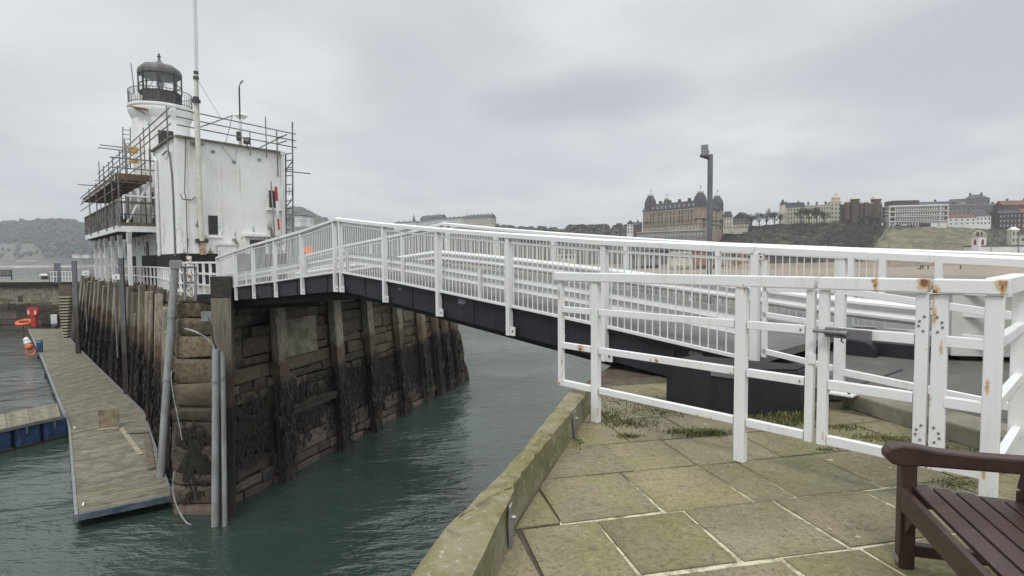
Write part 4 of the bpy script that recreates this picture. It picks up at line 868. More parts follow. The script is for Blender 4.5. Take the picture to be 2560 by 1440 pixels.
MB().box((q.x, q.y, ph + .5), .5, .45, 1.0, V(.8, .6, 0)).build('foot', M['blue'], ps, bevel=.03); MB().box((q.x, q.y, ph + 1.15), .5, .45, .4, V(.8, .6, 0)).build('head', simple('pale_blue', (.22, .28, .34), (.1, .15, .2)), ps, bevel=.03)
for px, py, r, mt, lb, z in ((69, 857, .33, 'white', 'white ball buoy hung on the pontoon edge above the orange one', 1.05), (73, 867, .36, 'orange', 'orange ball buoy hung on the pontoon edge', .45), (66, 850, .28, 'white', 'small white ball buoy beside the blue service bollard', 1.35)):
    Y = onz(100, 880, ph).y * 1.0; q = aty(px, py, Y); tag(MB().lathe((0, 0, 0), [(.02, -r), (r * .6, -r * .8), (r * .95, -r * .3), (r, 0), (r * .95, r * .3), (r * .6, r * .8), (.05, r * 1.02), (.05, r * 1.2)], 14).build('fender_buoy', M[mt], None, smooth=True), lb, 'buoy')
    ob = [x for x in bpy.data.objects if x.get('label') == lb][0]; ob.location = q
def ring(name, c, R_, r, mat, lb, ax=V(0, 0, 1), cat='lifebuoy'):
    ax = ax.normalized(); u_ = ax.orthogonal().normalized(); v_ = ax.cross(u_); mb = MB(); n1_, n2_ = 24, 8; vs = []
    for i in range(n1_):
        a_ = 2 * math.pi * i / n1_; d = u_ * math.cos(a_) + v_ * math.sin(a_)
        for j in range(n2_): b_ = 2 * math.pi * j / n2_; vs.append(d * (R_ + r * math.cos(b_)) + ax * (r * math.sin(b_)))
    mb.add(vs, [(i * n2_ + j, ((i + 1) % n1_) * n2_ + j, ((i + 1) % n1_) * n2_ + (j + 1) % n2_, i * n2_ + (j + 1) % n2_) for i in range(n1_) for j in range(n2_)])
    o = mb.build(name, M[mat], None, smooth=True); o.location = c; return tag(o, lb, cat)
ring('lifebuoy', aty(62, 806, 80), .85, .25, 'orange', 'faded orange lifebuoy lying flat left of the red lifebuoy housing', V(.1, -.25, 1))
ring('lifebuoy', aty(78, 880, onz(100, 880, ph).y), .32, .09, 'orange', 'small orange ring hanging over the pontoon edge under the buoys', V(.6, -.8, .2))
q = aty(86, 808, 79.5); ls = thing('lifebuoy_station', 'red lifebuoy housing on a red post by the dark harbour wall', 'lifebuoy station', (q.x, q.y, ph))
MB().box((q.x, q.y, 1.7), .7, .4, 2.3, V(1, 0, 0)).build('post', M['red'], ls, bevel=.05)
ob = MB(); hz_ = aty(85, 779, 79.5).z; pr_ = [(-.75, .55), (.75, .55), (.82, .1), (.68, -.55), (.3, -.68), (-.3, -.68), (-.68, -.55), (-.82, .1)]
ob.add([V(q.x + x, q.y - .3, hz_ + z) for x, z in pr_] + [V(q.x + x, q.y + .1, hz_ + z) for x, z in pr_], [tuple(range(8))[::-1], tuple(range(8, 16))] + [(i, (i + 1) % 8, (i + 1) % 8 + 8, i + 8) for i in range(8)]); ob.build('housing', M['red'], ls, bevel=.06)
for sx in (-1, 1): MB().box((q.x + sx * .48, q.y - .33, hz_ - .1), .2, .06, .55, V(1, 0, 0)).build('white_band', M['white'], ls)
# ------------------------------------------------------------------ steps and the far harbour wall
fw = thing('harbour_wall', 'low far harbour wall of brown stone blocks behind the end of the pontoon', 'wall', (-70, 83, 0))
mwf = MB(); a_, b_ = V(-95, 84.5, 0), V(-63.0, 80.5, 0); masonry(a_, b_, a_ + V(0, .6, 0), b_ + V(0, .6, 0), 6.2, 1.0, 2.2, out=outn(a_, b_, 1), mb=mwf, prot=.06); mwf.build('stone_face', M['stone'], fw)
MB().prism([(-95, 84.9), (-63.0, 80.8), (-60, 92), (-95, 96)], -2, 6.9).build('core', M['concrete'], fw)
MB().beam(V(-95, 84.75, 6.6), V(-63, 80.75, 6.6), .8, .55).build('string_course', M['black'], fw)
st = thing('pier_steps', 'steep flight of worn pale steps down the pier end to the pontoon', 'steps', (-57, 72, 0))
sa, sb_ = aty(147, 742, 70), aty(178, 742, 70); sn = 17
for i in range(sn):
    yy = 742 + i * 7.4; Yd = 72 - i * .35; e0, e1 = aty(147 + i * .9, yy, Yd), aty(178 - i * .35, yy, Yd); c_ = (e0 + e1) / 2; sa, sb_ = e0, e1; z = e0.z
    MB().box((c_.x, c_.y + .1, z - .3), (sb_ - sa).length * (1 - i * .012), .3, .30, V(1, -.05, 0)).build('riser', M['stone'], st); MB().box((c_.x, c_.y, z - .08), (sb_ - sa).length * (1 - i * .012), .55, .15, V(1, -.05, 0)).build('step', M['plank'], st, bevel=.02)
gt = thing('slatted_gate', 'grey slatted panel gate at the head of the pier steps', 'gate', aty(162, 740, 72))
for i in range(12): q = aty(149 + i * 2.6, 725, 72); MB().post((q.x, q.y), (1, 0, 0), .1, .06, aty(150, 740, 72).z, aty(150, 712, 72).z).build('slat', M['oldwood'], gt)
for y_ in (715, 737): MB().beam(aty(148, y_, 72.1), aty(180, y_, 72.1), .06, .14).build('rail', M['oldwood'], gt)
# bench and small things on the far wall
fbn = thing('park_bench', 'small dark bench seen from behind on the far harbour wall at the left edge', 'bench', aty(15, 700, 84))
zg = aty(15, 699, 84).z; x0, x1 = aty(-12, 690, 84).x, aty(29, 690, 84).x
for i in range(12): x = x0 + (x1 - x0) * i / 11; MB().box((x, 84, zg + .98), .10, .05, .75, V(1, 0, 0)).build('back_slat', M['iron'], fbn)
for z in (1.4, .6): MB().beam((x0, 84, zg + z), (x1, 84, zg + z), .06, .1).build('rail', M['iron'], fbn)
for x in (x0, x1): MB().box((x, 84, zg + .7), .14, .1, 1.45, V(1, 0, 0)).build('leg', M['iron'], fbn)
MB().box(((x0 + x1) / 2, 83.7, zg + .5), x1 - x0, .5, .08, V(1, 0, 0)).build('seat', M['iron'], fbn)
q = aty(112, 699, 82); bo = thing('mooring_bollard', 'squat black mooring bollard with white cap on the far harbour wall', 'bollard', q)
MB().lathe(q, [(.5, 0), (.42, .1), (.4, .45)], 12).build('body', M['iron'], bo); MB().lathe(q, [(.42, .46), (.6, .55), (.6, .75), (.3, .85)], 12).build('cap', M['white'], bo)
q = aty(125, 704, 80); md = thing('mooring_post', 'thin dark T-shaped mooring post on the far harbour wall', 'post', q)
MB().tube([q, q + V(0, 0, 1.1)], .1, 8).build('stem', M['iron'], md); MB().beam(q + V(-.3, 0, 1.1), q + V(.55, 0, 1.05), .1, .12).build('bar', M['iron'], md)
wf = thing('white_railing', 'short white railing beside the head of the pier steps', 'railing', aty(160, 705, 76))
for i in range(8): q = aty(127 + i * 7.5, 704, 76); MB().post((q.x, q.y), (1, 0, 0), .08, .08, q.z, q.z + 1.35).build('post', M['paint_far'], wf)
for y_ in (679, 692): MB().beam(aty(127, y_, 76), aty(181, y_, 76), .06, .08).build('rail', M['paint_far'], wf)
# railing along the harbour edge of the pier
hr = thing('pier_railing', 'long white two-rail railing on the harbour edge of the pier', 'railing', HF(6, PD)[0])
sA, sB = 4.2, 50.
def HR(s, z): p = HF(s, PD, -.12)[0]; return V(p.x, p.y, z)
ss = [sA + (sB - sA) * i / 34 for i in range(35)]
for s in ss: p = HR(s, PD); MB().post((p.x, p.y), U, .08, .08, PD - .25, PD + 1.16).build('post', M['paint_far'], hr)
for z in (PD + 1.16, PD + .52):
    for a_, b_ in zip(ss[:-1:2], ss[2::2]): MB().beam(HR(a_, z), HR(b_, z), .06, .07).build('rail', M['paint_far'], hr)
# higher railing round the corner by the bridge
kr = thing('corner_railing', 'taller white three-rail railing round the pier corner, rusty at one post', 'railing', (-14, 24, PD))
c0, c1, c2 = HR(3.9, 0), V(-13.45, 24.3, 0), BP(21.75, -.05, 0)
def KP(px): return None
segs_ = [(HR(6.4, 0), HR(3.9, 0)), (HR(3.9, 0), V(-13.6, 24.2, 0)), (V(-13.6, 24.2, 0), V(c2.x, c2.y, 0))]
for a_, b_ in segs_:
    n_ = max(2, int((b_ - a_).length / .62))
    for i in range(n_ + 1): p = a_.lerp(b_, i / n_); MB().post((p.x, p.y), (b_ - a_), .09, .09, PD - .3, PD + 1.45).build('post', M['paint'], kr)
    for z in (1.45, .98, .5, .12): MB().beam(V(a_.x, a_.y, PD + z), V(b_.x, b_.y, PD + z), .07, .08).build('rail', M['paint'], kr)
p = aty(472, 640, 23.6); rp_ = MB().post((p.x, p.y), (1, .2, 0), .16, .16, PD - .3, p.z); rp_.build('rusty_post', whitepaint('rusty_paint', general=.50), kr)
ld = thing('quay_ladder', 'short grey ladder with hooped top over the pier corner', 'ladder', aty(475, 740, 22.9))
for px in (462, 489): a_ = aty(px, 668, 22.9); b_ = aty(px, 752, 22.5); MB().tube([a_, b_], .05, 8).build('stile', M['grey'], ld)
for y_ in (668, 706): MB().tube([aty(440, y_, 22.9) if y_ == 668 else aty(462, y_, 22.8), aty(489, y_, 22.8)], .045, 8).build('rung', M['grey'], ld)
for px, py, Y, lb in ((290, 692, 33.2, 'white metal notice plate on a thin stake above the piles near the balcony columns'), (214, 683, 46, 'white metal notice plate on a thin stake farther along the pier')):
    q = aty(px, py, Y); nt_ = thing('notice_plate', lb, 'sign', (q.x, q.y, 5)); MB().box(q, 13 / F * Y * 1.25, .04, 13 / F * Y, V(1, .2, 0)).build('plate', M['white'], nt_, bevel=.005)
    MB().tube([(q.x - .15, q.y + .05, 4.), (q.x - .15, q.y + .05, q.z + .2)], .04, 6).build('stake', M['galv'], nt_)
    MB().box((q.x + .02, q.y - .03, q.z - .02), .07, .012, .09, V(1, .2, 0)).build('mark', M['iron'], nt_)

cable('mooring_rope', [P2[0] + V(-.9, -.1, .02), P2[0] + V(-.85, -.25, -.4), P2[0] + V(-.6, -.3, -.9), P2[0] + V(-.3, -.2, -1.24)], .022, 'thin rope trailing from the finger pontoon into the water')
# ------------------------------------------------------------------ harbour building and lighthouse on the pier
m_, nt, b = newmat('white_render'); P = pos(nt)
sp = N(nt, 'ShaderNodeSeparateXYZ'); L(nt, P, sp.inputs[0])
c = mixc(nt, mrange(nt, noise(nt, P, .5, 5., .6, .4), .45, .75), (.76, .77, .755), (.66, .66, .63))
c = mixc(nt, mrange(nt, noise(nt, P, 1.6, 6., .7, .6), .60, .74, 0., .7), c, (.52, .48, .38))
c = mixc(nt, mrange(nt, noise(nt, P, 4., 5., .65, .2, (1.4, 1.4, .07)), .58, .70, 0., .6), c, (.46, .42, .34))
lowm = mrange(nt, mathn(nt, 'ADD', sp.outputs[2], mathn(nt, 'MULTIPLY', noise(nt, P, .8, 4.), 3.)), 12.7, 13.9, 1., 0.)
peel = mathn(nt, 'MULTIPLY', lowm, mrange(nt, noise(nt, P, 1.3, 5., .7, .5, (1, 1, .45)), .55, .60))
c = mixc(nt, peel, c, (.20, .175, .14)); c = mixc(nt, mrange(nt, noise(nt, P, 4., 6., .75, 1.2, (1, 1, .6)), .60, .70, 0., .35), c, (.42, .40, .35))
c = mixc(nt, mrange(nt, noise(nt, P, 5., 6., .7, .8), .71, .74), c, (.25, .22, .18))
L(nt, c, b.inputs['Base Color']); b.inputs['Roughness'].default_value = .8; bump(nt, b, noise(nt, P, 9., 6., .65), .35, .02); M['render'] = m_
A0 = aty(447, 600, 32.3); A0.z = 0; B1 = aty(712, 500, 37.7); B1.z = 0
fdir = (B1 - A0).normalized(); fout = V(fdir.y, -fdir.x, 0)
ratio = lambda px: onpl(px, 600, A0, U)
C0 = ratio(391); C0.z = 0
D0 = B1 + (C0 - A0)
zr_ = aty(447, 341, 32.3).z
hb = thing('harbour_building', 'tall white harbour house with black base, balcony wing and peeling paint', 'building', (A0.x, A0.y, PD))
wallm = MB(); wallm.prism([(p.x, p.y) for p in (A0, B1, D0, C0)], PD + 1.96, zr_); wallm.build('wall', M['render'], hb)
bs = MB(); e = .03; a_, b_ = A0 + fout * e - U * e, B1 + fout * e; bs.prism([(a_.x, a_.y), (b_.x, b_.y), (D0.x, D0.y), (C0.x - .03, C0.y - .02)], PD, PD + 1.96); bs.build('black_base', M['black'], hb)
# parapet coping
cp = MB(); cp.beam(V(A0.x, A0.y, zr_ + .04) + fout * .02, V(B1.x, B1.y, zr_ + .04) + fout * .02, .34, .10); cp.build('coping', M['concrete'], hb)
cp = MB(); cp.beam(V(A0.x, A0.y, zr_ + .035) + U * .18, V(C0.x, C0.y, zr_ + .035), .34, .10); cp.build('coping', M['concrete'], hb)
def FW(px, py, o=0.): p = onpl(px, py, A0, fdir); return p + fout * o
def window(px0, py0, px1, py1, name='window', sill=True, o=0., pd=A0, dr=fdir, out=fout, par=hb, bars=True):
    a_ = onpl(px0, (py0 + py1) / 2, pd, dr); b_ = onpl(px1, (py0 + py1) / 2, pd, dr); zt = onpl((px0 + px1) / 2, py0, pd, dr).z; zb = onpl((px0 + px1) / 2, py1, pd, dr).z
    c_ = (a_ + b_) / 2; wd = (b_ - a_).length; r = MB()
    r.box(V(c_.x, c_.y, (zt + zb) / 2) + out * (.012 + o), wd, .024, zt - zb, dr); wn = r.build(name, M['glass'], par)
    fr = MB(); t = .07
    for s_ in (-1, 1): fr.box(V(c_.x, c_.y, (zt + zb) / 2) + dr * (s_ * (wd / 2 - t / 2)) + out * (.035 + o), t, .03, zt - zb, dr)
    for z in (zt - t / 2, zb + t / 2, (zt + zb) / 2): fr.box(V(c_.x, c_.y, z) + out * (.0345 + o), wd - 2 * t, .028, t, dr)
    if bars: fr.box(V(c_.x, c_.y, (zt + zb) / 2) + out * (.034 + o), .04, .026, zt - zb - .1, dr)
    fr.build('frame', M['iron'], wn)
    rv = MB(); rv.box(V(c_.x, c_.y, (zt + zb) / 2) + dr * (wd / 2 + .13) + out * (.03 + o), .26, .06, zt - zb + .1, dr); rv.build('reveal', M['render'], wn)
    if sill: MB().box(V(c_.x, c_.y, zb - .09) + out * (.09 + o), wd * 1.75, .2, .16, dr).build('sill', M['render'], wn)
    return wn
window(521, 539, 544, 587); window(673, 477, 693, 520)
# door with canopy
a_ = FW(622, 600); b_ = FW(662, 600); zt = FW(640, 600).z
MB().box(V((a_.x + b_.x) / 2, (a_.y + b_.y) / 2, (zt + PD) / 2) + fout * .04, (b_ - a_).length, .08, zt - PD, fdir).build('doorway', M['glass'], hb)
a_ = FW(608, 588); b_ = FW(668, 588); c_ = (a_ + b_) / 2
MB().box(V(c_.x, c_.y, FW(640, 589).z) + fout * .15, (b_ - a_).length, .42, .16, fdir).build('door_canopy', M['white'], hb, bevel=.01)
for px in (612, 618, 664): q = FW(px, 600); MB().post((q + fout * .06)[:2], fdir, .18, .12, PD + 1.96, FW(px, 593).z).build('door_jamb', M['render'], hb)
# pipes, vents, cable runs on the wall
for px, y0, y1, r in ((702, 388, 600, .075),):
    a_, b_ = FW(px, y0, .12), FW(px + 3, y1, .12); dp = MB().tube([a_, b_], r, 8).build('drain_pipe', M['white'], hb, smooth=True)
    MB().box(a_ + V(0, 0, .1), .25, .2, .25, fdir).build('hopper', M['white'], dp)
SWp = lambda px, py, o=0.: onpl(px, py, A0, U) - NN * o
a_, b_ = SWp(395, 402, .12), SWp(404, 640, .12); MB().tube([SWp(382, 386, .2), SWp(392, 396, .12), a_, b_], .09, 8).build('drain_pipe', M['white'], hb, smooth=True)
MB().tube([SWp(414, 388, .15), SWp(424, 378, .15), SWp(428, 381, .1), SWp(433, 440, .06), SWp(436, 500, .06), SWp(441, 640, .06)], .05, 6).build('cable_run', M['grey'], hb)
MB().tube([FW(463, 345, .06), FW(460, 480, .06), FW(464, 500, .06), FW(468, 640, .06)], .03, 6).build('cable_run', M['grey'], hb)
MB().tube([FW(450, 486, .06), FW(455, 498, .06), FW(478, 500, .06), FW(488, 492, .06)], .03, 6).build('cable_run', M['oldwood'], hb)
MB().tube([FW(553, 365, .05), FW(585, 405, .05), FW(592, 372, .05)], .012, 5).build('cable_run', M['grey'], hb)
for px, py in ((532, 379), (648, 399), (585, 405), (585, 600)):
    q = FW(px, py); MB().box(q + fout * .02, .22, .04, .16, fdir).build('vent', M['galv'], hb)
pil = MB(); a_ = A0 + fdir * .1; pil.box(V(A0.x, A0.y, (PD + 1.96 + zr_) / 2 - .1) + fout * .03 + fdir * .28, .5, .07, zr_ - PD - 2.2, fdir); pil.build('pilaster', M['render'], hb)
q0, q1 = FW(542, 634), FW(580, 634); c_ = (q0 + q1) / 2; zb, zt = FW(560, 656).z, FW(560, 614).z
ub = thing('utility_cabinet', 'white utility cabinet standing against the white wall left of the doorway', 'cabinet', V(c_.x, c_.y, PD))
MB().box(V(c_.x, c_.y, (PD + zt) / 2) + fout * .35, (q1 - q0).length, .5, zt - PD, fdir).build('case', M['white'], ub, bevel=.02)
MB().box(V(c_.x, c_.y, zt + .03) + fout * .35, (q1 - q0).length + .1, .6, .06, fdir).build('lid', M['white'], ub)
q = FW(587, 627, .03); sgn = thing('wall_sign', 'small grey notice between the white cabinet and the doorway', 'sign', q); MB().box(q, .28, .04, .62, fdir).build('plate', M['galv'], sgn); MB().box(q + fout * .025, .2, .01, .3, fdir).build('panel', M['grey'], sgn)
# balcony wing
wIn = .35
wingS = (C0 - A0).length; W0 = C0 + NN * wIn; W1 = A0 + U * (wingS + 13.5) + NN * wIn
wg = MB(); wg.prism([(W0.x, W0.y), (W0.x + NN.x * 6, W0.y + NN.y * 6), (W1.x + NN.x * 6, W1.y + NN.y * 6), (W1.x, W1.y)], PD + 1.96, zr_ - .5); wg.build('wing_wall', M['render'], hb)
wg = MB(); e = .03; wg.prism([(W0.x - NN.x * e, W0.y - NN.y * e), (W0.x + NN.x * 6, W0.y + NN.y * 6), (W1.x + NN.x * 6, W1.y + NN.y * 6), (W1.x - NN.x * e, W1.y - NN.y * e)], PD, PD + 1.96); wg.build('black_base', M['black'], hb)
def WW(px, py, o=0.): return onpl(px, py, W0, U) - NN * o
for px in (345, 369, 396, 318):
    q = WW(px, 620, .02); zt, zb = WW(px, 604, 0).z, WW(px, 640, 0).z; n8 = 8; wd = .62
    pr_ = [(-wd / 2, zb), (wd / 2, zb)] + [(wd / 2 * math.cos(math.pi * k / n8), zt - .3 + .3 * math.sin(math.pi * k / n8)) for k in range(n8 + 1)]
    w_ = MB(); v0 = [V(q.x, q.y, 0) + U * x + V(0, 0, z) for x, z in pr_]; w_.add(v0 + [v - NN * .05 for v in v0], [tuple(range(len(v0))), tuple(range(2 * len(v0) - 1, len(v0) - 1, -1))] + [(i, (i + 1) % len(v0), (i + 1) % len(v0) + len(v0), i + len(v0)) for i in range(len(v0))]); w_.build('arched_window', M['grey'], hb)
for px0, px1 in ((382, 395), (352, 366), (330, 342), (312, 322), (300, 307)):
    a_, b_ = WW(px0, 520), WW(px1, 520); c_ = (a_ + b_) / 2; MB().box(V(c_.x, c_.y, 13.5) - NN * .03, (a_ - b_).length, .06, 2.6, U).build('balcony_door', M['glass'], hb)
bw = 2.05; Q1 = C0 - NN * (bw - .0) + U * .0; 
lo, hi = 5., 30.
for _ in range(40):
    md = (lo + hi) / 2; q = Q1 + U * md; d = V(q.x, q.y, 12) - CAM; x = CX + F * d.x / (d.y * math.cos(TH) - d.z * math.sin(TH))
    if x > 217: lo = md
    else: hi = md
bL = lo; zf0, zf1 = 11.62, 12.0
bl_ = MB(); q2 = QF = Q1 + U * bL; bl_.prism([(Q1.x, Q1.y), (Q1.x + NN.x * (bw + .3), Q1.y + NN.y * (bw + .3)), (q2.x + NN.x * (bw + .3), q2.y + NN.y * (bw + .3)), (q2.x, q2.y)], zf0 + .12, zf1); bl_.build('balcony_floor', M['oldwood'], hb)
fs_ = MB(); fs_.beam(V(Q1.x, Q1.y, (zf0 + zf1) / 2) - NN * .04, V(q2.x, q2.y, (zf0 + zf1) / 2) - NN * .04, .08, zf1 - zf0).beam(V(Q1.x, Q1.y, (zf0 + zf1) / 2) - U * .04 - NN * .08, V(Q1.x, Q1.y, (zf0 + zf1) / 2) - U * .04 + NN * bw, .08, zf1 - zf0); fs_.build('balcony_fascia', M['paint_far'], hb)
for i in range(8): q = Q1 + U * (bL * (i + .5) / 8); MB().beam(V(q.x, q.y, zf0 + .02), V(q.x, q.y, zf0 + .02) + NN * bw, .12, .2).build('balcony_joist', M['oldwood'], hb)
lo_ = []
for px in (326, 302, 284, 267, 254, 241):
    lo, hi = 0., 30.
    for _ in range(40):
        md = (lo + hi) / 2; q = Q1 + U * md + NN * .55; d = V(q.x, q.y, 10) - CAM; x = CX + F * d.x / (d.y * math.cos(TH) - d.z * math.sin(TH))
        if x > px: lo = md
        else: hi = md
    q = Q1 + U * lo + NN * .55; cm = MB().post(q, U, .22, .22, PD, zf0).build('column', M['paint_far'], hb)
    MB().add([V(q.x, q.y, zf0) + U * a_ + NN * b_ + V(0, 0, z) for z, r in ((-.75, .115), (-.02, .45)) for a_, b_ in ((-r, -.11), (r, -.11), (r, .11), (-r, .11))], [(3, 2, 1, 0), (4, 5, 6, 7), (0, 1, 5, 4), (1, 2, 6, 5), (2, 3, 7, 6), (3, 0, 4, 7)]).build('bracket', M['paint_far'], cm)
zbr = 13.45; nb_ = 17
for i in range(nb_ + 1): q = Q1 + U * (bL * i / nb_); MB().post(q, U, .26, .14, zf1, zbr).build('balcony_post', M['greyslat'], hb)
for i in range(nb_ * 2): q = Q1 + U * (bL * (i + .5) / nb_ / 2) + NN * .03; MB().post(q, U, .05, .03, zf1 + .12, zbr - .1).build('balcony_slat', M['iron'], hb)
MB().beam(V(Q1.x, Q1.y, zbr + .05), V(q2.x, q2.y, zbr + .05), .2, .10).build('balcony_rail', M['oldwood'], hb)
for z, h in ((zbr + .04, .14), (zf1 + .10, .22), ((zbr + zf1) / 2, .06)): MB().beam(V(Q1.x, Q1.y, z) - U * .06, V(Q1.x, Q1.y, z) - U * .06 + NN * bw, .05, h).build('balcony_rail', M['oldwood'], hb)
for k in (.6, 1.25, 1.8): q = Q1 + NN * k - U * .06; MB().post(q, U, .06, .06, zf1, zbr).build('balcony_post', M['oldwood'], hb)
for k in (.12, .28, .46, .7): q = Q1 + U * (bL * k) + NN * (bw - .35); MB().post(q, U, .25, .25, zf1, zr_ - 1.6).build('column', M['paint_far'], hb)
# things stacked on the balcony
rb = random.Random(4)
for i, (k, o_) in enumerate(((.06, .7), (.14, .9), (.25, .8), (.4, .9))):
    q = Q1 + U * (bL * k) + NN * o_; t_ = thing('balcony_chair', ORD[i] + ' dark folded chair stacked on the wooden balcony from its near end', 'chair', V(q.x, q.y, zf1), 'chairs stored on the balcony')
    MB().box(V(q.x, q.y, zf1 + .45), .5, .5, .08, U).build('seat', M['iron'], t_); MB().box(V(q.x, q.y, zf1 + .8) + NN * .22, .5, .06, .6, U).build('backrest', M['iron'], t_)
    for a_, b_ in ((-.2, -.2), (.2, -.2), (.2, .2), (-.2, .2)): p = q + U * a_ + NN * b_; MB().post(p, U, .05, .05, zf1, zf1 + .42).build('leg', M['iron'], t_)
# ---- lighthouse tower
TY = 44.5; tc = aty(408, 400, TY); tc.z = 0
zy = lambda y: aty(404, y, TY).z
lh = thing('lighthouse', 'white round lighthouse tower with octagonal glazed lantern and lead dome', 'lighthouse', (tc.x, tc.y, PD))
px1 = TY / F
zb_ = zy(300)
MB().lathe(tc, [(2.06, PD), (1.93, zb_ - .2)], 40).build('shaft', M['render'], lh, smooth=True)
MB().lathe(tc, [(1.93, zb_ - .2), (1.99, zb_ - .1), (2.15, zb_ + .30), (2.20, zb_ + .42), (2.20, zb_ + .55), (2.12, zb_ + .62), (2.24, zb_ + .72), (2.24, zb_ + .88), (1.6, zb_ + .92)], 40).build('gallery_cornice', M['render'], lh, smooth=True)
zg_ = zb_ + .90
gr = MB(); nr_ = 60
for i in range(nr_): a_ = 2 * math.pi * i / nr_; gr.tube([tc + V(2.14 * math.cos(a_), 2.14 * math.sin(a_), zg_), tc + V(2.14 * math.cos(a_), 2.14 * math.sin(a_), zg_ + 1.1)], .014, 4, False)
for z in (1.1, .12): gr.tube([tc + V(2.14 * math.cos(2 * math.pi * i / 40), 2.14 * math.sin(2 * math.pi * i / 40), zg_ + z) for i in range(41)], .025, 5, False)
gr.build('gallery_railing', M['iron'], lh)
o8 = rad(22.5) + rad(4); rl = 1.44
zp, zw, zd = zy(236), zy(190), zy(160)
MB().lathe(tc, [(rl, zg_ - .02), (rl, zp)], 8, o8).build('lantern_base', M['slate'], lh)
bt = MB()
for k in range(8):
    a0, a1 = o8 + k * math.pi / 4, o8 + (k + 1) * math.pi / 4; p0, p1 = tc + V(rl * math.cos(a0), rl * math.sin(a0), 0), tc + V(rl * math.cos(a1), rl * math.sin(a1), 0)
    for j in range(1, 7): q = p0.lerp(p1, j / 7) ; nrm = (q - tc); nrm.z = 0; nrm.normalize(); bt.box(V(q.x, q.y, (zg_ + zp) / 2) + nrm * .015, .05, .03, zp - zg_ - .06, V(-nrm.y, nrm.x, 0))
bt.build('lantern_boarding', M['iron'], lh)
gm_, gnt, gb = newmat('lantern_glass'); gb.inputs['Base Color'].default_value = (.9, .95, .95, 1); gb.inputs['Roughness'].default_value = .02; gb.inputs['Alpha'].default_value = .10
for k in range(8):
    a0, a1 = o8 + k * math.pi / 4, o8 + (k + 1) * math.pi / 4; p0, p1 = tc + V(rl * math.cos(a0), rl * math.sin(a0), 0), tc + V(rl * math.cos(a1), rl * math.sin(a1), 0)
    MB().post(p0, (p0 - tc), .10, .10, zp, zw + .05).build('mullion', M['iron'], lh)
    fr = MB(); d = (p1 - p0).normalized()
    for z, h in ((zp + .04, .08), ((zp + zw) / 2 - .05, .04), (zw - .03, .08)): fr.beam(V(p0.x, p0.y, z), V(p1.x, p1.y, z), .06, h)
    pn = fr.build('window_frame', M['iron'], lh)
    q0, q1 = p0 * .985 + tc * .015, p1 * .985 + tc * .015; g_ = MB(); g_.add([V(q0.x, q0.y, zp), V(q1.x, q1.y, zp), V(q1.x, q1.y, zw), V(q0.x, q0.y, zw)], [(0, 1, 2, 3)]); g_.build('pane', gm_, pn)
MB().lathe(tc, [(rl - .02, zw + .06), (rl - .3, zw + .3), (.2, zw + .5)], 8, o8).build('ceiling_lining', M['white'], lh)
MB().lathe(tc, [(.30, zg_), (.28, zp + .3), (.12, zp + .32), (.10, zp + .5)], 10).build('lamp_pedestal', M['white'], lh)
MB().lathe(tc, [(.10, zp + .5), (.24, zp + .6), (.28, zp + .8), (.2, zp + 1.0), (.05, zp + 1.1)], 12).build('lamp_lens', simple('lens', (.35, .40, .38), (.3, .35, .33), 4., .1), lh, smooth=True)
MB().tube([tc + V(-.9, -.4, zp), tc + V(-.3, 0, zw)], .03, 6).tube([tc + V(.9, -.5, zp), tc + V(.2, 0, zw)], .03, 6).build('lantern_brace', M['white'], lh)
dm = MB(); rd8 = [(rl + .02, zw - .10), (rl + .09, zw + .02), (rl + .08, zw + .28), (rl - .02, zw + .50), (rl - .28, zw + .72), (.74, zd - .18), (.42, zd - .02), (.22, zd + .14), (.14, zd + .24)]
dm.lathe(tc, rd8, 8, o8); d_o = dm.build('dome', M['bronze'], lh); sm_ = d_o.modifiers.new('bevel', 'BEVEL'); sm_.width = .06; sm_.segments = 2
MB().lathe(tc, [(.2, zd + .1), (.1, zd + .3), (.07, zd + .5), (.16, zd + .56), (.10, zd + .62), (.05, zd + .66), (.09, zd + .72), (.02, zd + .85)], 10).build('finial', M['bronze'], lh, smooth=True)
wdir = V(CAM.x - tc.x, CAM.y - tc.y, 0).normalized(); q = aty(415, 345, TY - 2.15)
MB().box(q, 31 * px1, .5, 31 * px1, V(wdir.y, -wdir.x, 0) * -1).build('window', M['glass'], lh)
for dx in (-.32, 0, .32): MB().box(q + V(dx, -.3, 0), .04, .03, 31 * px1, V(1, 0, 0)).build('window_bar', M['iron'], lh)
def ant(pts, r, nm_, lb, cat, mat='scaffold'): return tag(MB().tube(pts, r, 6).build(nm_, M[mat], None, loc=pts[0]), lb, cat)
ant([aty(337, 262, 43.5), aty(333, 205, 43.5), aty(327, 158, 43.5)], .035, 'whip_aerial', 'thin whip aerial on the left of the lighthouse gallery', 'aerial')
q = aty(345, 250, 43); tag(MB().box(q, .55, .4, .8, V(1, 0, 0)).build('gallery_box', M['white'], None, bevel=.05, loc=q), 'white equipment box behind the gallery railing left of the lantern', 'box')
wp_ = aty(350, 272, 42.2); pl_ = thing('rusty_platform', 'rusty bracketed plate hung on the lighthouse cornice', 'bracket', wp_)
MB().beam(wp_ + V(-.6, 0, .15), wp_ + V(.5, 0, -.05), .5, .06).build('plate', simple('rust', (.12, .05, .025), (.25, .13, .06), 6.), pl_); MB().tube([wp_ + V(-.3, 0, 0), wp_ + V(.3, .1, -.35)], .03, 6).build('strut', M['iron'], pl_)
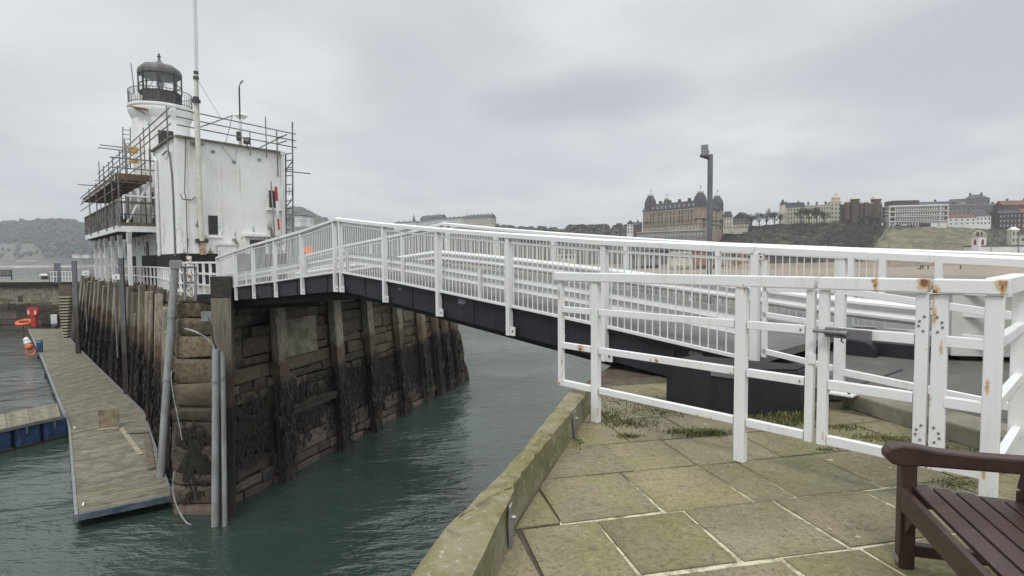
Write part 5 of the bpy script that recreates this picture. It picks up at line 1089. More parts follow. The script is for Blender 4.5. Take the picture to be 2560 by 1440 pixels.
# ---- flagpole on the front wall
fY = 33.0; fp = thing('flagpole', 'tall cream painted jointed flagpole standing against the white wall', 'flagpole', FW(500, 598, .45))
pts = [(505, 600), (492, 254)]
q0, q1 = aty(504, 602, 33.2), aty(491, 253, 32.6); MB().tube([q0, q1], .14, 14).build('lower_mast', M['cream'], fp, smooth=True)
q2 = aty(489, 180, 32.5); MB().tube([q1 - V(0, 0, .3), q2], .105, 14).build('upper_mast', M['cream'], fp, smooth=True)
q3 = aty(483, -90, 32.0); MB().tube([q2 - V(0, 0, .5) , q3], .075, 10).build('topmast', M['paint_far'], fp, smooth=True)
for y_, r in ((253, .24), (246, .16), (195, .15), (182, .13)): q = aty(490, y_, 32.5); MB().lathe(q, [(r, -.08), (r, .08)], 12).build('band', M['iron'], fp)
MB().box(aty(503, 602, 33.3) , .7, .35, .22, fdir).build('heel_bracket', M['iron'], fp, bevel=.02); MB().box(FW(505, 620, .1), .3, .12, .8, fdir).build('rust_stain_plate', simple('rust_stain', (.42, .33, .22), (.3, .16, .07), 5.), fp)
MB().box(aty(497, 358, 33.0) + fout * -.1, .6, .5, .12, fdir).build('wall_clamp', M['galv'], fp)
def stay(nm_, a_, b_, lb, r=.012): tag(MB().tube([a_, b_], r, 5).build(nm_, M['scaffold'], None, loc=a_), lb, 'stay wire')
stay('stay_wire', aty(490, -60, 32.4), aty(497, 280, 32.6), 'thin halyard running down beside the flagpole', .01)
stay('stay_wire', aty(492, 197, 32.5), aty(552, 295, 36), 'thin stay running from the flagpole to the roof scaffold')
stay('stay_wire', aty(581, 290, 36.), aty(503, 595, 33.5), 'dark diagonal line from the scaffold arm down to the flagpole heel', .022)
# ---- weather mast, dish, lights
q = FW(600, 352, -.6); zt = lambda y: aty(600, y, q.y).z; qq = lambda x, y: aty(x, y, q.y)
wm = thing('weather_mast', 'thin dark mast with bent top and wind vane on the building roof', 'mast', q)
MB().tube([qq(601, 365), qq(600, 300)], .11, 10).build('lower_tube', M['white'], wm); MB().tube([qq(600, 305), qq(598, 218)], .05, 8).tube([qq(598, 218), qq(601, 207)], .03, 6).build('upper_tube', M['iron'], wm)
MB().beam(qq(601, 207), qq(608, 201), .05, .05).beam(qq(601, 205), qq(607, 208), .03, .04).build('wind_vane', M['iron'], wm)
q = aty(602, 290, 36.2); tag(MB().lathe((0, 0, 0), [(.02, -.2), (.25, -.16), (.4, 0), (.25, .14), (.02, .2)], 14).build('dish_aerial', M['white'], None, smooth=True), 'small white domed dish aerial fixed to the weather mast', 'aerial').location = q
for px, py, sx, sz, lb in ((597, 341, .24, .5, 'black box speaker on the roof edge beside the weather mast'), (617, 352, .36, .36, 'floodlight on the roof edge right of the weather mast')):
    q = aty(px, py, 35.6); r_ = thing('roof_unit', lb, 'lamp' if 'flood' in lb else 'speaker', q); MB().box(q, sx, .3, sz, V(1, .3, 0)).build('body', M['iron'], r_, bevel=.02)
    if 'flood' in lb: MB().box(q + V(.02, -.16, .05), sx * .8, .03, sz * .5, V(1, .3, 0)).build('lens', M['galv'], r_)
    MB().tube([q - V(0, 0, .2), q + V(0, .2, -.5)], .04, 6).build('bracket', M['iron'], r_)
# ---- tide gauge board in front of the wall
tg = thing('tide_gauge', 'red and white striped marker board on a grey pole before the upper window', 'marker', FW(675, 630, .35))
MB().tube([FW(669, 455, .4), FW(681, 628, .4)], .05, 8).build('pole', M['galv'], tg)
for y0, y1, mt in ((468, 504, 'red'), (504, 540, 'white'), (548, 575, 'red')):
    a_, b_ = FW(681 + (y0 - 470) * .07, y0, .42), FW(681 + (y1 - 470) * .07, y1, .42); MB().beam(a_, b_, .03, .17 if y0 < 540 else .13, fdir).build('board', M[mt], tg)
q = FW(733, 628, 1.8); bb = thing('lifebuoy_holder', 'round orange lifebuoy on a stand behind the bridge railing', 'lifebuoy', V(q.x, q.y, PD))
MB().tube([V(q.x, q.y, PD), V(q.x, q.y, q.z)], .05, 8).build('stand', M['white'], bb)
MB().lathe(V(0, 0, 0), [(.16, -.08), (.30, -.10), (.36, 0), (.30, .10), (.16, .08)], 20).build('ring', M['orange'], bb, smooth=True); o = [x for x in bb.children if x.name.startswith('ring')][0]
o.rotation_euler = (rad(80), 0, rad(30)); o.location = V(0, -.1, q.z - PD); [v for v in ()]
for v in o.data.vertices: v.co = v.co + ORG[bb.name]
# ------------------------------------------------------------------ scaffolding
def sct(mb, a_, b_, r=.027): mb.tube([a_, b_], r * 1.25, 6)
sc1 = thing('roof_scaffold', 'scaffold tube guard rails round the flat roof edge of the white building', 'scaffold', V(A0.x, A0.y, zr_))
def pole(par, a_, b_, nm_='tube', r=.032, mat='scaffold'): MB().tube([a_, b_], r * 1.2, 6).build(nm_, M[mat], par)
def SW_(s, z, o=.25): p = A0 + U * s - NN * o; return V(p.x, p.y, z)
def FR(px, z, o=.25): p = onpl(px, 350, A0, fdir) + fout * o; return V(p.x, p.y, z)
zt_ = [aty(440, y, 32.3).z for y in (273, 293, 313)]
for z in zt_:
    pole(sc1, SW_(-.3, z), SW_(31., z - .05), 'guard_rail'); pole(sc1, FR(438, z), FR(735, z - .15), 'guard_rail')
for z in (16.9, 16.2, 15.4): pole(sc1, SW_(wingS + .5, z, .33), SW_(31., z - .03, .33), 'ledger')
for s, y0, y1 in ((.5, 270, 356), (5.6, 320, 395), (7.5, 335, 410)): pole(sc1, SW_(s, zr_ - 1.), SW_(s, zt_[0] + .25), 'upright')
for px, top in ((660, 292), (620, 330), (687, 328)): 
    q = FR(px, 0); z0 = zr_ - (1.6 if px == 687 else .5); pole(sc1, V(q.x, q.y, z0), V(q.x, q.y, aty(px, top, q.y).z), 'upright', .04 if px == 687 else .03)
pole(sc1, aty(500, 318, 33.2), aty(581, 289, 36), 'outrigger'); pole(sc1, aty(648, 370, 36.5), aty(717, 336, 37.5), 'brace'); pole(sc1, aty(690, 360, 37), aty(717, 352, 37.5), 'brace'); pole(sc1, aty(690, 345, 37), aty(717, 337, 37.5), 'brace')
sc2 = thing('corner_scaffold', 'narrow scaffold tower with ladder frames at the right corner of the white building', 'scaffold', V(B1.x, B1.y, PD))
for px, y0, y1 in ((731, 305, 640), (714, 385, 640)): pole(sc2, aty(px, y0, 37.9), aty(px + 2, y1, 37.9), 'upright', .045)
for y_ in (385, 402, 420, 425, 440, 462, 480, 503, 522, 545, 575, 600): pole(sc2, aty(714, y_, 37.85), aty(732, y_ - 2, 37.85), 'ledger', .03)
pole(sc2, aty(712, 428, 37.8), aty(776, 434, 38.5), 'outrigger'); pole(sc2, aty(715, 536, 37.8), aty(780, 540, 38.6), 'outrigger'); pole(sc2, aty(714, 520, 37.9), aty(732, 495, 37.9), 'brace'); pole(sc2, aty(714, 425, 37.9), aty(732, 402, 37.9), 'brace')
for y_ in (468, 545): 
    for k in range(3): pole(sc2, aty(716 + k * 7, y_, 37.8), aty(716 + k * 7, y_ + 20, 37.8), 'frame_bar', .025)
sc3 = thing('balcony_scaffold', 'tall scaffold of poles and plank lifts rising from the wooden balcony', 'scaffold', V(Q1.x, Q1.y, zf1))
def BS(px, y, o=.15):
    return onpl(px, y, V(Q1.x, Q1.y, 0) - NN * o, U)
for px, y0 in ((247, 404), (258, 415), (271, 405), (281, 394), (298, 376), (311, 349), (315, 361), (350, 342), (373, 372)):
    a_ = onpl(px, y0, A0 - NN * .33, U); pole(sc1, a_, V(a_.x, a_.y, 12.9), 'standard', .036)
for px in (222, 240, 262, 280, 296): a_ = BS(px, 470); pole(sc3, V(a_.x, a_.y, 15.5), V(a_.x, a_.y, zf1 - .2), 'standard', .034)
for z in (14.2, 14.75, 15.3): pole(sc3, V(Q1.x, Q1.y, z) - NN * .17 - U * .8, V(QF.x, QF.y, z) - NN * .17 + U * 1.5, 'ledger', .032)
for i in range(7):
    q = Q1 + U * (bL * i / 6.5); pole(sc3, V(q.x, q.y, 14.75) - NN * .35, V(q.x, q.y, 14.75) + NN * 1.9, 'transom', .032)
pole(sc3, BS(250, 362), BS(330, 371), 'outrigger'); pole(sc3, BS(246, 369), BS(325, 378), 'outrigger'); pole(sc3, aty(194, 461, 46), aty(250, 465, 47), 'outrigger'); pole(sc3, BS(237, 451), BS(262, 452), 'outrigger')
for k in range(5): MB().beam(V(Q1.x, Q1.y, 14.86) + NN * (.05 + k * .36), V(QF.x, QF.y, 14.86) + NN * (.05 + k * .36), .32, .05).build('plank', M['brownboard'], sc3)
MB().beam(V(Q1.x, Q1.y, 15.05) - NN * .1 - U * .3, V(Q1.x, Q1.y, 15.05) + NN * 1.9 - U * .3, .05, .42).build('toe_board', M['brownboard'], sc3); MB().beam(V(Q1.x, Q1.y, 15.05) - NN * .12, V(QF.x, QF.y, 15.05) - NN * .12, .05, .2).build('toe_board', M['brownboard'], sc3)
pole(sc3, V(Q1.x, Q1.y, zf1 + .2) + NN * .5, V(C0.x, C0.y, 15.) - NN * .2 , 'brace', .06, 'paint_far'); pole(sc3, V(Q1.x, Q1.y, 13.9) + NN * .3 - U * .1, V(C0.x, C0.y, 13.85) - U * .1, 'ledger', .05, 'paint_far')
for z in (15.6, 16.2): pole(sc3, V(Q1.x, Q1.y, z) - NN * .3 - U * .3, V(C0.x, C0.y, z) - U * .3, 'guard_rail', .034)
sl = thing('scaffold_ladder', 'grey ladder standing up from the balcony scaffold against the sky', 'ladder', WW(317, 380, .6))
a0, a1, b0_, b1_ = aty(307, 317, 40), aty(307, 420, 40), aty(326, 319, 40), aty(326, 420, 40); MB().tube([a0, a1], .04, 6).build('stile', M['galv'], sl); MB().tube([b0_, b1_], .04, 6).build('stile', M['galv'], sl)
for i in range(9): MB().tube([a0.lerp(a1, (i + .6) / 9), b0_.lerp(b1_, (i + .6) / 9)], .028, 6).build('rung', M['galv'], sl)
for px, py, lb in ((332, 375, 'upper ochre scaffold board bundle beside the grey ladder'), (335, 403, 'lower ochre scaffold board bundle beside the grey ladder')):
    q = aty(px, py, 40); tag(MB().box(q, .55, .3, .42 if py < 390 else .25, V(1, .2, 0)).build('board_bundle', M['yellow'], None, bevel=.02, loc=q), lb, 'boards')
# ------------------------------------------------------------------ the bay: terrain, beach, hills
cols = [  # px, shore depth, promenade depth, promenade height, crest depth, crest line (photo row)
 (-500, 1500, 1530, 4, 1750, 560), (0, 1400, 1430, 4, 1650, 561), (60, 1380, 1410, 4, 1620, 556), (80, 1370, 1400, 4, 1610, 558), (100, 1360, 1390, 4, 1600, 554), (180, 1300, 1330, 4, 1560, 554), (200, 1280, 1310, 4, 1540, 563), (350, 1150, 1180, 4, 1450, 572),
 (560, 1050, 1080, 4, 1400, 570), (690, 1000, 1030, 4, 1400, 540), (730, 980, 1010, 4, 1400, 523), (755, 960, 990, 4, 1400, 523), (785, 930, 960, 4, 1380, 540), (805, 900, 930, 4, 1300, 549), (840, 860, 890, 4, 1100, 553), (900, 800, 830, 4, 1050, 560),
 (1040, 660, 700, 4, 900, 560), (1160, 560, 600, 5, 780, 561), (1230, 500, 560, 5, 740, 567), (1330, 420, 500, 5, 660, 575), (1400, 380, 460, 5, 620, 574), (1480, 350, 430, 5, 580, 569), (1560, 320, 400, 5, 540, 570), (1600, 310, 390, 5, 500, 594), (1700, 290, 372, 5, 470, 600), (1800, 275, 352, 5, 450, 590),
 (1870, 265, 342, 5.5, 430, 566), (1960, 252, 332, 5.5, 420, 560), (2100, 240, 322, 6, 410, 557), (2200, 232, 318, 6, 402, 566), (2280, 228, 316, 6.5, 398, 567), (2360, 225, 314, 7, 396, 567), (2480, 222, 312, 7.5, 396, 571), (2560, 220, 310, 7.5, 392, 576), (3100, 200, 300, 7.5, 380, 570)]
def colv(px, k): return interp([(c[0], c[k]) for c in cols], px)
rt = random.Random(31)
def cover(px, s):     # land cover colour: far woods, scrub, rough grass, bare earth
    n_ = rt.uniform(.8, 1.25)
    if px < 620:
        if s < .45 and px < 130 - s * 90: c = (.15, .14, .10)
        elif s < .10: c = (.11, .10, .08)
        else: c = (.050, .056, .044)
    elif px < 1000: c = (.075, .085, .055)
    elif px < 1600: c = (.09, .09, .06)
    elif px < 2205 - s * -8 and px < 2160 + 60 * s: c = (.045, .041, .031) if rt.random() < .75 else (.095, .08, .052)
    elif px < 2450: c = ((.155, .142, .078) if s > .25 else (.17, .135, .088))
    else: c = (.085, .08, .055)
    return tuple(x * n_ for x in c)
pxs_ = []
x = -500
while x <= 3100:
    pxs_.append(x); x += 11 if x > 1500 else 16
NR = 18
def terr(px, s):      # s 0..1 from the foot of the slope to the crest
    f = colv(px, 2) + 12; c = colv(px, 4); Y = f + (c - f) * s; zc_ = aty(px, colv(px, 5), c).z; z0 = colv(px, 3)
    return ray(px, 640), Y, z0 + (zc_ - z0) * (s ** .85)
def tp(px, s, jit=0.):
    r, Y, z = terr(px, s); return V(r.x / r.y * Y, Y, z + jit)
hl_ = MB(); bm_ = MB(); vs_h, vs_b = [], []
for px in pxs_:
    for i in range(NR):
        s = i / (NR - 1); r, Y, z = terr(px, s); c = cover(px, s); hl_.cur = c
        far = Y / 400; jit = rt.uniform(-.6, .6) * far * (0 if i in (0,) else 1)
        hl_.v.append(tuple(V(r.x / r.y * Y, Y, z + jit))); hl_.c.append(c)
    r, Y, z = terr(px, 1); Y2 = Y + 600; c = cover(px, 1); hl_.v.append((r.x / r.y * Y2, Y2, z - 4)); hl_.c.append(c)
    ys, yp, zp_ = colv(px, 1), colv(px, 2), colv(px, 3); rr = ray(px, 640); k = rr.x / rr.y
    for Y, z in ((ys - 60, -2.), (ys, .02), (ys + (yp - ys) * .45, 1.5), (yp - 2, max(2.6, zp_ - 3)), (yp, zp_), (yp + 14, zp_ + .05)): bm_.v.append((k * Y, Y, z)); bm_.c.append(None)
W1_, W2_ = NR + 1, 6
for i in range(len(pxs_) - 1):
    for j in range(W1_ - 1): hl_.f.append((i * W1_ + j, (i + 1) * W1_ + j, (i + 1) * W1_ + j + 1, i * W1_ + j + 1))
    for j in range(W2_ - 1): bm_.f.append((i * W2_ + j, (i + 1) * W2_ + j, (i + 1) * W2_ + j + 1, i * W2_ + j + 1))
m_, nt, b = newmat('hill_ground'); P = pos(nt); a = N(nt, 'ShaderNodeVertexColor', layer_name='tone')
c = mixc(nt, mrange(nt, noise(nt, P, .10, 7., .65, .5), .42, .66, 0., .7), a.outputs[0], (.05, .045, .03)); L(nt, c, b.inputs['Base Color']); b.inputs['Roughness'].default_value = .95
bump(nt, b, noise(nt, P, .25, 6., .6), .6, 1.2); M['hill'] = m_
kind(hl_.build('hills', M['hill'], smooth=True), 'structure')
m_, nt, b = newmat('beach_sand'); P = pos(nt); sp = N(nt, 'ShaderNodeSeparateXYZ'); L(nt, P, sp.inputs[0])
zz = mathn(nt, 'ADD', sp.outputs[2], mathn(nt, 'MULTIPLY', mathn(nt, 'SUBTRACT', noise(nt, P, .06, 5., .6, .5, (1, 3, 1)), .5), 1.6))
c = mixc(nt, mrange(nt, zz, .25, 1.1), (.135, .12, .10), (.27, .22, .165)); c = mixc(nt, mrange(nt, noise(nt, P, .09, 4., .6, .3, (.5, 3, 1)), .52, .6, 0., .5), c, (.16, .14, .11)); L(nt, c, b.inputs['Base Color'])
L(nt, mrange(nt, zz, .2, .9, .35, .95), b.inputs['Roughness']); M['sand'] = m_
kind(bm_.build('beach', M['sand']), 'structure')
# lines of surf where the waves break
for nm_, pxa, pxb, Yo, wd_, gap in (('surf', -120, 330, -25, 16, .22), ('surf', -120, 210, -90, 10, .45), ('surf', -60, 330, -160, 9, .6), ('surf', 2150, 2600, -8, 2.2, .3), ('surf', 1300, 2100, -6, 2., .4)):
    fm_ = MB(); rs_ = random.Random(int(pxa + Yo)); x = pxa
    while x < pxb:
        ln = rs_.uniform(8, 40)
        if rs_.random() > gap:
            pts = []
            for k in range(7):
                px = x + ln * k / 6; Y = colv(px, 1) + Yo + rs_.uniform(-2, 2) * wd_ / 12; r = ray(px, 640); h = wd_ * math.sin(math.pi * (k + .15) / 6.3) * rs_.uniform(.5, 1.); pts.append((r.x / r.y, Y, h))
            fm_.add([V(k_ * Y, Y, .03) for k_, Y, h in pts] + [V(k_ * (Y + h), Y + h, .03) for k_, Y, h in pts] + [V(k_ * (Y + h * .5), Y + h * .5, .03 + min(.6, h * .07)) for k_, Y, h in pts],
                [(k, k + 1, k + 15, k + 14) for k in range(6)] + [(k + 14, k + 15, k + 8, k + 7) for k in range(6)])
        x += ln * rs_.uniform(.7, 1.1)
    kind(fm_.build('surf', M['foam'], smooth=True), 'stuff', 'white lines of breaking surf off the shore', 'surf')
# woodland and scrub: masses of growth too many to count
M['woods'] = simple('bare_winter_woodland', (.060, .062, .052), (.095, .088, .068), .05, .95, tone=True)
wd2 = MB(); rw2 = random.Random(6)
for _ in range(2600):
    px = rw2.uniform(-200, 520); s = rw2.random() ** .8
    if s < .42 and px < 120 - s * 80 and rw2.random() < .9: continue
    if s < .1 and rw2.random() < .8: continue
    p = tp(px, s); h = rw2.uniform(4, 7.5); t_ = .5 * rw2.uniform(.6, 1.4); wd2.cur = (t_, t_, t_); wd2.blob(p + V(0, 0, h * .7), rw2.uniform(4, 8), rw2.uniform(4, 8), h, 6, .3, rw2)
for _ in range(420):
    px = rw2.uniform(1240, 1600); s = rw2.uniform(.5, 1.); p = tp(px, s); h = rw2.uniform(2, 3.5); t_ = .5 * rw2.uniform(.6, 1.4); wd2.cur = (t_, t_, t_); wd2.blob(p + V(0, 0, h * .6), rw2.uniform(2, 4.5), rw2.uniform(2, 4), h, 6, .3, rw2)
for _ in range(240):
    px = rw2.uniform(690, 800); s = rw2.uniform(.7, 1.); p = tp(px, s); wd2.cur = (.5, .55, .5); wd2.blob(p + V(0, 0, 3), 8, 8, 5, 6, .3, rw2)
kind(wd2.build('woodland', M['woods']), 'stuff', 'bare winter woodland covering the hazy hill across the bay', 'woodland')
M['scrub'] = simple('winter_scrub', (.036, .033, .025), (.065, .055, .038), .2, .95, tone=True)
sc_m = MB(); rs2 = random.Random(9)
def leafy(mb, p, r, h, n_, rg_, sz=.28):
    for _ in range(n_):
        a_ = rg_.uniform(0, 6.28); q = p + V(math.cos(a_) * r * rg_.random() ** .5, math.sin(a_) * r * rg_.random() ** .5, h * rg_.random()); d = V(rg_.uniform(-1, 1), rg_.uniform(-1, 1), rg_.uniform(-.6, 1)).normalized(); e_ = d.orthogonal().normalized(); s_ = sz * rg_.uniform(.6, 1.5)
        mb.add([q - d * s_ - e_ * s_ * .35, q + d * s_ - e_ * s_ * .2, q + d * s_ * .8 + e_ * s_ * .4], [(0, 1, 2)])
for _ in range(1500):
    px = rs2.uniform(1795, 2215); s = rs2.uniform(.02, .97)
    if px > 2170 + 45 * s: continue
    dens = 1 if px > 2080 else .62
    if rs2.random() > dens: continue
    p = tp(px, s); t_ = .5 * rs2.uniform(.45, 1.4); sc_m.cur = (t_, t_ * rs2.uniform(.95, 1.05), t_ * .9); leafy(sc_m, p - V(0, 0, .3), rs2.uniform(1.2, 2.8), rs2.uniform(1.4, 3.4 if px > 2080 else 2.2), 30, rs2, .55)
for _ in range(260):
    px = rs2.uniform(2440, 2640); s = rs2.uniform(.1, .9); p = tp(px, s); t_ = .5 * rs2.uniform(.5, 1.3); sc_m.cur = (t_, t_, t_ * .9); leafy(sc_m, p, 2., 2., 22, rs2, .4)
kind(sc_m.build('scrub', M['scrub']), 'stuff', 'dark winter scrub covering the cliff below the pale terraces', 'scrub')
# ------------------------------------------------------------------ buildings round the bay
def bmat(n_, c1, c2=None, sc_=.15): M[n_] = simple(n_, c1, c2, sc_, .85); return M[n_]
bmat('cream_stucco', (.56, .53, .42), (.46, .43, .34)); bmat('white_stucco', (.68, .68, .66), (.58, .58, .55)); bmat('brown_brick', (.125, .085, .066), (.09, .062, .05)); bmat('dark_brick', (.085, .058, .058), (.06, .042, .042)); bmat('yellow_brick', (.30, .235, .185), (.235, .18, .14))
bmat('buff_brick', (.37, .30, .23), (.30, .235, .175)); bmat('slate_roof', (.055, .058, .065), (.08, .082, .09)); bmat('tile_roof', (.19, .085, .06), (.13, .065, .048)); bmat('grey_stone', (.22, .21, .19), (.16, .155, .14)); bmat('stone_trim', (.52, .47, .38), (.44, .40, .32)); bmat('dark_slate', (.055, .057, .062), (.08, .08, .088)); bmat('rust_front', (.30, .16, .10), (.22, .11, .07)); bmat('maroon', (.20, .02, .025), (.15, .015, .02)); bmat('window_dark', (.05, .055, .065), (.10, .105, .12), .6); bmat('window_pale', (.42, .45, .47), (.22, .24, .26), .6)
def facade_windows(par, a_, b_, z0, z1, rows_, cols_, wfrac=.45, hfrac=.55, mat='window_dark', name='window', skip=(), frame=None):
    d = (b_ - a_); Lw = d.length; d.normalize(); out = V(d.y, -d.x, 0); proto = None; n_ = 0
    for r in range(rows_):
        for c in range(cols_):
            if (r, c) in skip: continue
            q = a_ + d * (Lw * (c + .5) / cols_); z = z0 + (z1 - z0) * (r + .5) / rows_
            if proto is None:
                proto = MB().box(V(q.x, q.y, z) + out * .02, Lw / cols_ * wfrac, .10, (z1 - z0) / rows_ * hfrac, d).build(name, M[mat], par); q0 = V(q.x, q.y, z)
                if frame: frp = MB().box(V(q.x, q.y, z + (z1 - z0) / rows_ * hfrac * .5) + out * .06, Lw / cols_ * wfrac * 1.25, .2, .35, d).build('lintel', M[frame], proto)
            else:
                o = proto.copy(); COL.objects.link(o); o.location = proto.location + (V(q.x, q.y, z) - q0)
                if frame: f_ = frp.copy(); COL.objects.link(f_); f_.parent = o
def house(name, label, cat, px0, px1, yt, yb, Y0, Y1, dp, wall, roof='flat', rmat='slate_roof', rh=3., win=None, sink=3., group=None, chim=0, cut=None, wmat='window_dark', trim=None, yt1=None):
    a_, b_ = aty(px0, yb, Y0), aty(px1, yb, Y1); zb = min(a_.z, b_.z); a_.z = b_.z = 0
    zt = aty((px0 + px1) / 2, yt, (Y0 + Y1) / 2).z; d = (b_ - a_).normalized(); out = V(d.y, -d.x, 0); Lw = (b_ - a_).length
    r_ = thing(name, label, cat, V((a_ + b_).x / 2, (a_ + b_).y / 2, zb), group)
    c_, e_ = b_ - out * dp, a_ - out * dp
    MB().prism([(p.x, p.y) for p in (a_, b_, c_, e_)], zb - sink, zt).build('wall', M[wall], r_)
    ov = .35; A_, B_, C_, E_ = a_ - d * ov + out * ov, b_ + d * ov + out * ov, c_ + d * ov - out * ov, e_ - d * ov - out * ov
    up = lambda p, z: V(p.x, p.y, z); rf = MB()
    if roof == 'flat': rf.prism([(p.x, p.y) for p in (A_, B_, C_, E_)], zt + .01, zt + .5)
    elif roof in ('hip', 'gable'):
        k = 0 if roof == 'gable' else min(dp / 2, Lw * .3); m1, m2 = (A_ + E_) / 2 + d * k, (B_ + C_) / 2 - d * k
        rf.add([up(p, zt + .01) for p in (A_, B_, C_, E_)] + [up(m1, zt + rh), up(m2, zt + rh)], [(3, 2, 1, 0), (0, 1, 5, 4), (1, 2, 5), (2, 3, 4, 5), (3, 0, 4)])
    elif roof == 'mansard':
        ins = rh * .35; T = [A_ + d * ins - out * ins, B_ - d * ins - out * ins, C_ - d * ins + out * ins, E_ + d * ins + out * ins]; rf.hexa([up(p, zt + .01) for p in (A_, B_, C_, E_)], [up(p, zt + rh) for p in T])
    elif roof == 'front_gable':
        m1, m2 = (A_ + B_) / 2, (C_ + E_) / 2; rf.add([up(p, zt + .01) for p in (A_, B_, C_, E_)] + [up(m1, zt + rh), up(m2, zt + rh)], [(3, 2, 1, 0), (0, 1, 4), (1, 2, 5, 4), (2, 3, 5), (3, 0, 4, 5)])
    ro = rf.build('roof', M[rmat], r_)
    for i in range(chim): q = a_ + d * (Lw * (i + .5) / chim) - out * (dp * .5); MB().box(V(q.x, q.y, zt + rh * .75 + .6), 1.3, .9, rh * .5 + 1.8, d).build('chimney', M['brown_brick'], ro)
    if win:
        r0, c0, wf, hf = win; facade_windows(r_, a_, b_, zb + .3, zt - .3, r0, c0, wf, hf, wmat)
        if dp > 4 and c0 > 2: facade_windows(r_, b_, c_, zb + .3, zt - .3, r0, max(2, int(c0 * dp / Lw)), wf, hf, wmat)
    if trim:
        for z in trim: MB().beam(V(a_.x, a_.y, zb + (zt - zb) * z) + out * .1, V(b_.x, b_.y, zb + (zt - zb) * z) + out * .1, .3, .35).build('string_course', M['stone_trim'], r_)
    return r_, (a_, b_, c_, e_), zb, zt, d, out
def dome_(par, c, r, zb, h, mat='dark_slate', n=8, flag=True):
    MB().lathe(V(c.x, c.y, 0), [(r, zb), (r * 1.0, zb + h * .38), (r * .98, zb + h * .50), (r * .88, zb + h * .64), (r * .66, zb + h * .79), (r * .46, zb + h * .88), (r * .45, zb + h * .91)], n, math.pi / n).build('corner_dome', M[mat], par)
    MB().lathe(V(c.x, c.y, 0), [(r * .55, zb + h * .9), (r * .55, zb + h * .98), (r * .1, zb + h)], n).build('dome_crown', M['stone_trim'], par)
    if flag:
        MB().tube([V(c.x, c.y, zb + h), V(c.x, c.y, zb + h + r * .9)], .12, 5).build('flagpole', M['grey'], par); MB().box(V(c.x + .5, c.y, zb + h + r * .7), 1.0, .05, .8).build('flag', M['grey'], par)
# the grand seafront hotel
H0, H1, H2 = aty(1607, 600, 445), aty(1752, 600, 405), aty(1806, 600, 432)
for p in (H0, H1, H2): p.z = 0
H3 = H0 + (H2 - H1); ze = aty(1752, 517, 405).z; zb0 = 14.
ht_ = thing('grand_hotel', 'huge yellow brick seafront hotel with dark mansard roof and four domed corners', 'hotel', V(H1.x, H1.y, zb0))
MB().prism([(p.x, p.y) for p in (H0, H1, H2, H3)], zb0 - 6, ze).build('wall', M['yellow_brick'], ht_)
hd_ = (H1 - H0).normalized(); ho = V(hd_.y, -hd_.x, 0); he = (H2 - H1).normalized(); ho2 = V(he.y, -he.x, 0)
MB().prism([(p.x, p.y) for p in (H1 + ho2 * .15 + ho * .15 - hd_ * .0, H1 + he * .0 + ho2 * .15, H2 + ho2 * .15, H2, H1)][0:5:1] if False else [((H1 + ho2 * .12).x, (H1 + ho2 * .12).y), ((H2 + ho2 * .12).x, (H2 + ho2 * .12).y), (H2.x, H2.y), (H1.x, H1.y)], zb0 - 6, ze).build('end_wall', M['buff_brick'], ht_)
zs = [aty(1700, y, 420).z for y in (592, 583, 570, 556, 545, 534)]
fz = [(zs[0] - 2.6, zs[0] + 1.2), (zs[1] - .9, zs[1] + 2.2), (zs[2] - 1.2, zs[2] + 2.), (zs[3] - 1, zs[3] + 2.2), (zs[4] - 1.4, zs[4] + 1.8), (zs[5] - 1.2, zs[5] + 2.)]
for i, (z0, z1) in enumerate(fz[1:]): facade_windows(ht_, H0 + hd_ * 1, H1 - hd_ * 1, z0, z1, 1, 19, .46, .78, 'window_pale' if i in (0, 1) else 'window_dark')
for (z0, z1) in fz[2:]: facade_windows(ht_, H1 + he * 1 + ho2 * .13, H2 - he * 1 + ho2 * .13, z0, z1, 1, 5, .3, .7, 'window_dark')
for z, ext in ((zs[2] - 2., 1.4), (zs[1] - 1.6, 2.2), (ze - .9, .5), (zs[4] - 2., .25), (zs[3] - 1.8, .3)):
    MB().beam(V(H0.x, H0.y, z) + ho * ext / 2, V(H1.x, H1.y, z) + ho * ext / 2, ext, .7 if ext > 1 else .4).build('balcony' if ext > 1 else 'string_course', M['stone_trim'] if ext > .45 else M['brown_brick'], ht_)
    if ext < .6: MB().beam(V(H1.x, H1.y, z) + ho2 * (.15 + ext / 2), V(H2.x, H2.y, z) + ho2 * (.15 + ext / 2), ext, .4).build('string_course', M['brown_brick'], ht_)
for i in range(14): q = H0 + hd_ * ((H1 - H0).length * (i + .5) / 14) + ho * .2; MB().box(V(q.x, q.y, (zs[2] + ze) / 2 - .5), .5, .4, ze - zs[2] - 2, hd_).build('pilaster', M['buff_brick'], ht_)
zm = ze + 5.2; ins = 2.4
fr_ = [H0 + ho * .6 - hd_ * .6, H1 + ho * .6 + hd_ * .6, H2 + ho2 * .6 + he * .6, H3]; ce = (H0 + H1 + H2 + H3) / 4
MB().hexa([V(p.x, p.y, ze + .02) for p in fr_], [V(p.x, p.y, zm) + (V(ce.x, ce.y, 0) - V(p.x, p.y, 0)).normalized() * ins * 1.5 for p in fr_]).build('mansard_roof', M['dark_slate'], ht_)
for i in range(13): q = H0 + hd_ * ((H1 - H0).length * (i + .5) / 13) - ho * .3; MB().box(V(q.x, q.y, ze + 2.0), 1.7, 1.6, 2.4, hd_).build('dormer', M['grey_stone'], ht_); 
for i in range(13): q = H0 + hd_ * ((H1 - H0).length * (i + .5) / 13) + ho * .52; MB().box(V(q.x, q.y, ze + 1.9), .8, .08, 1.4, hd_).build('dormer_window', M['window_pale'], ht_)
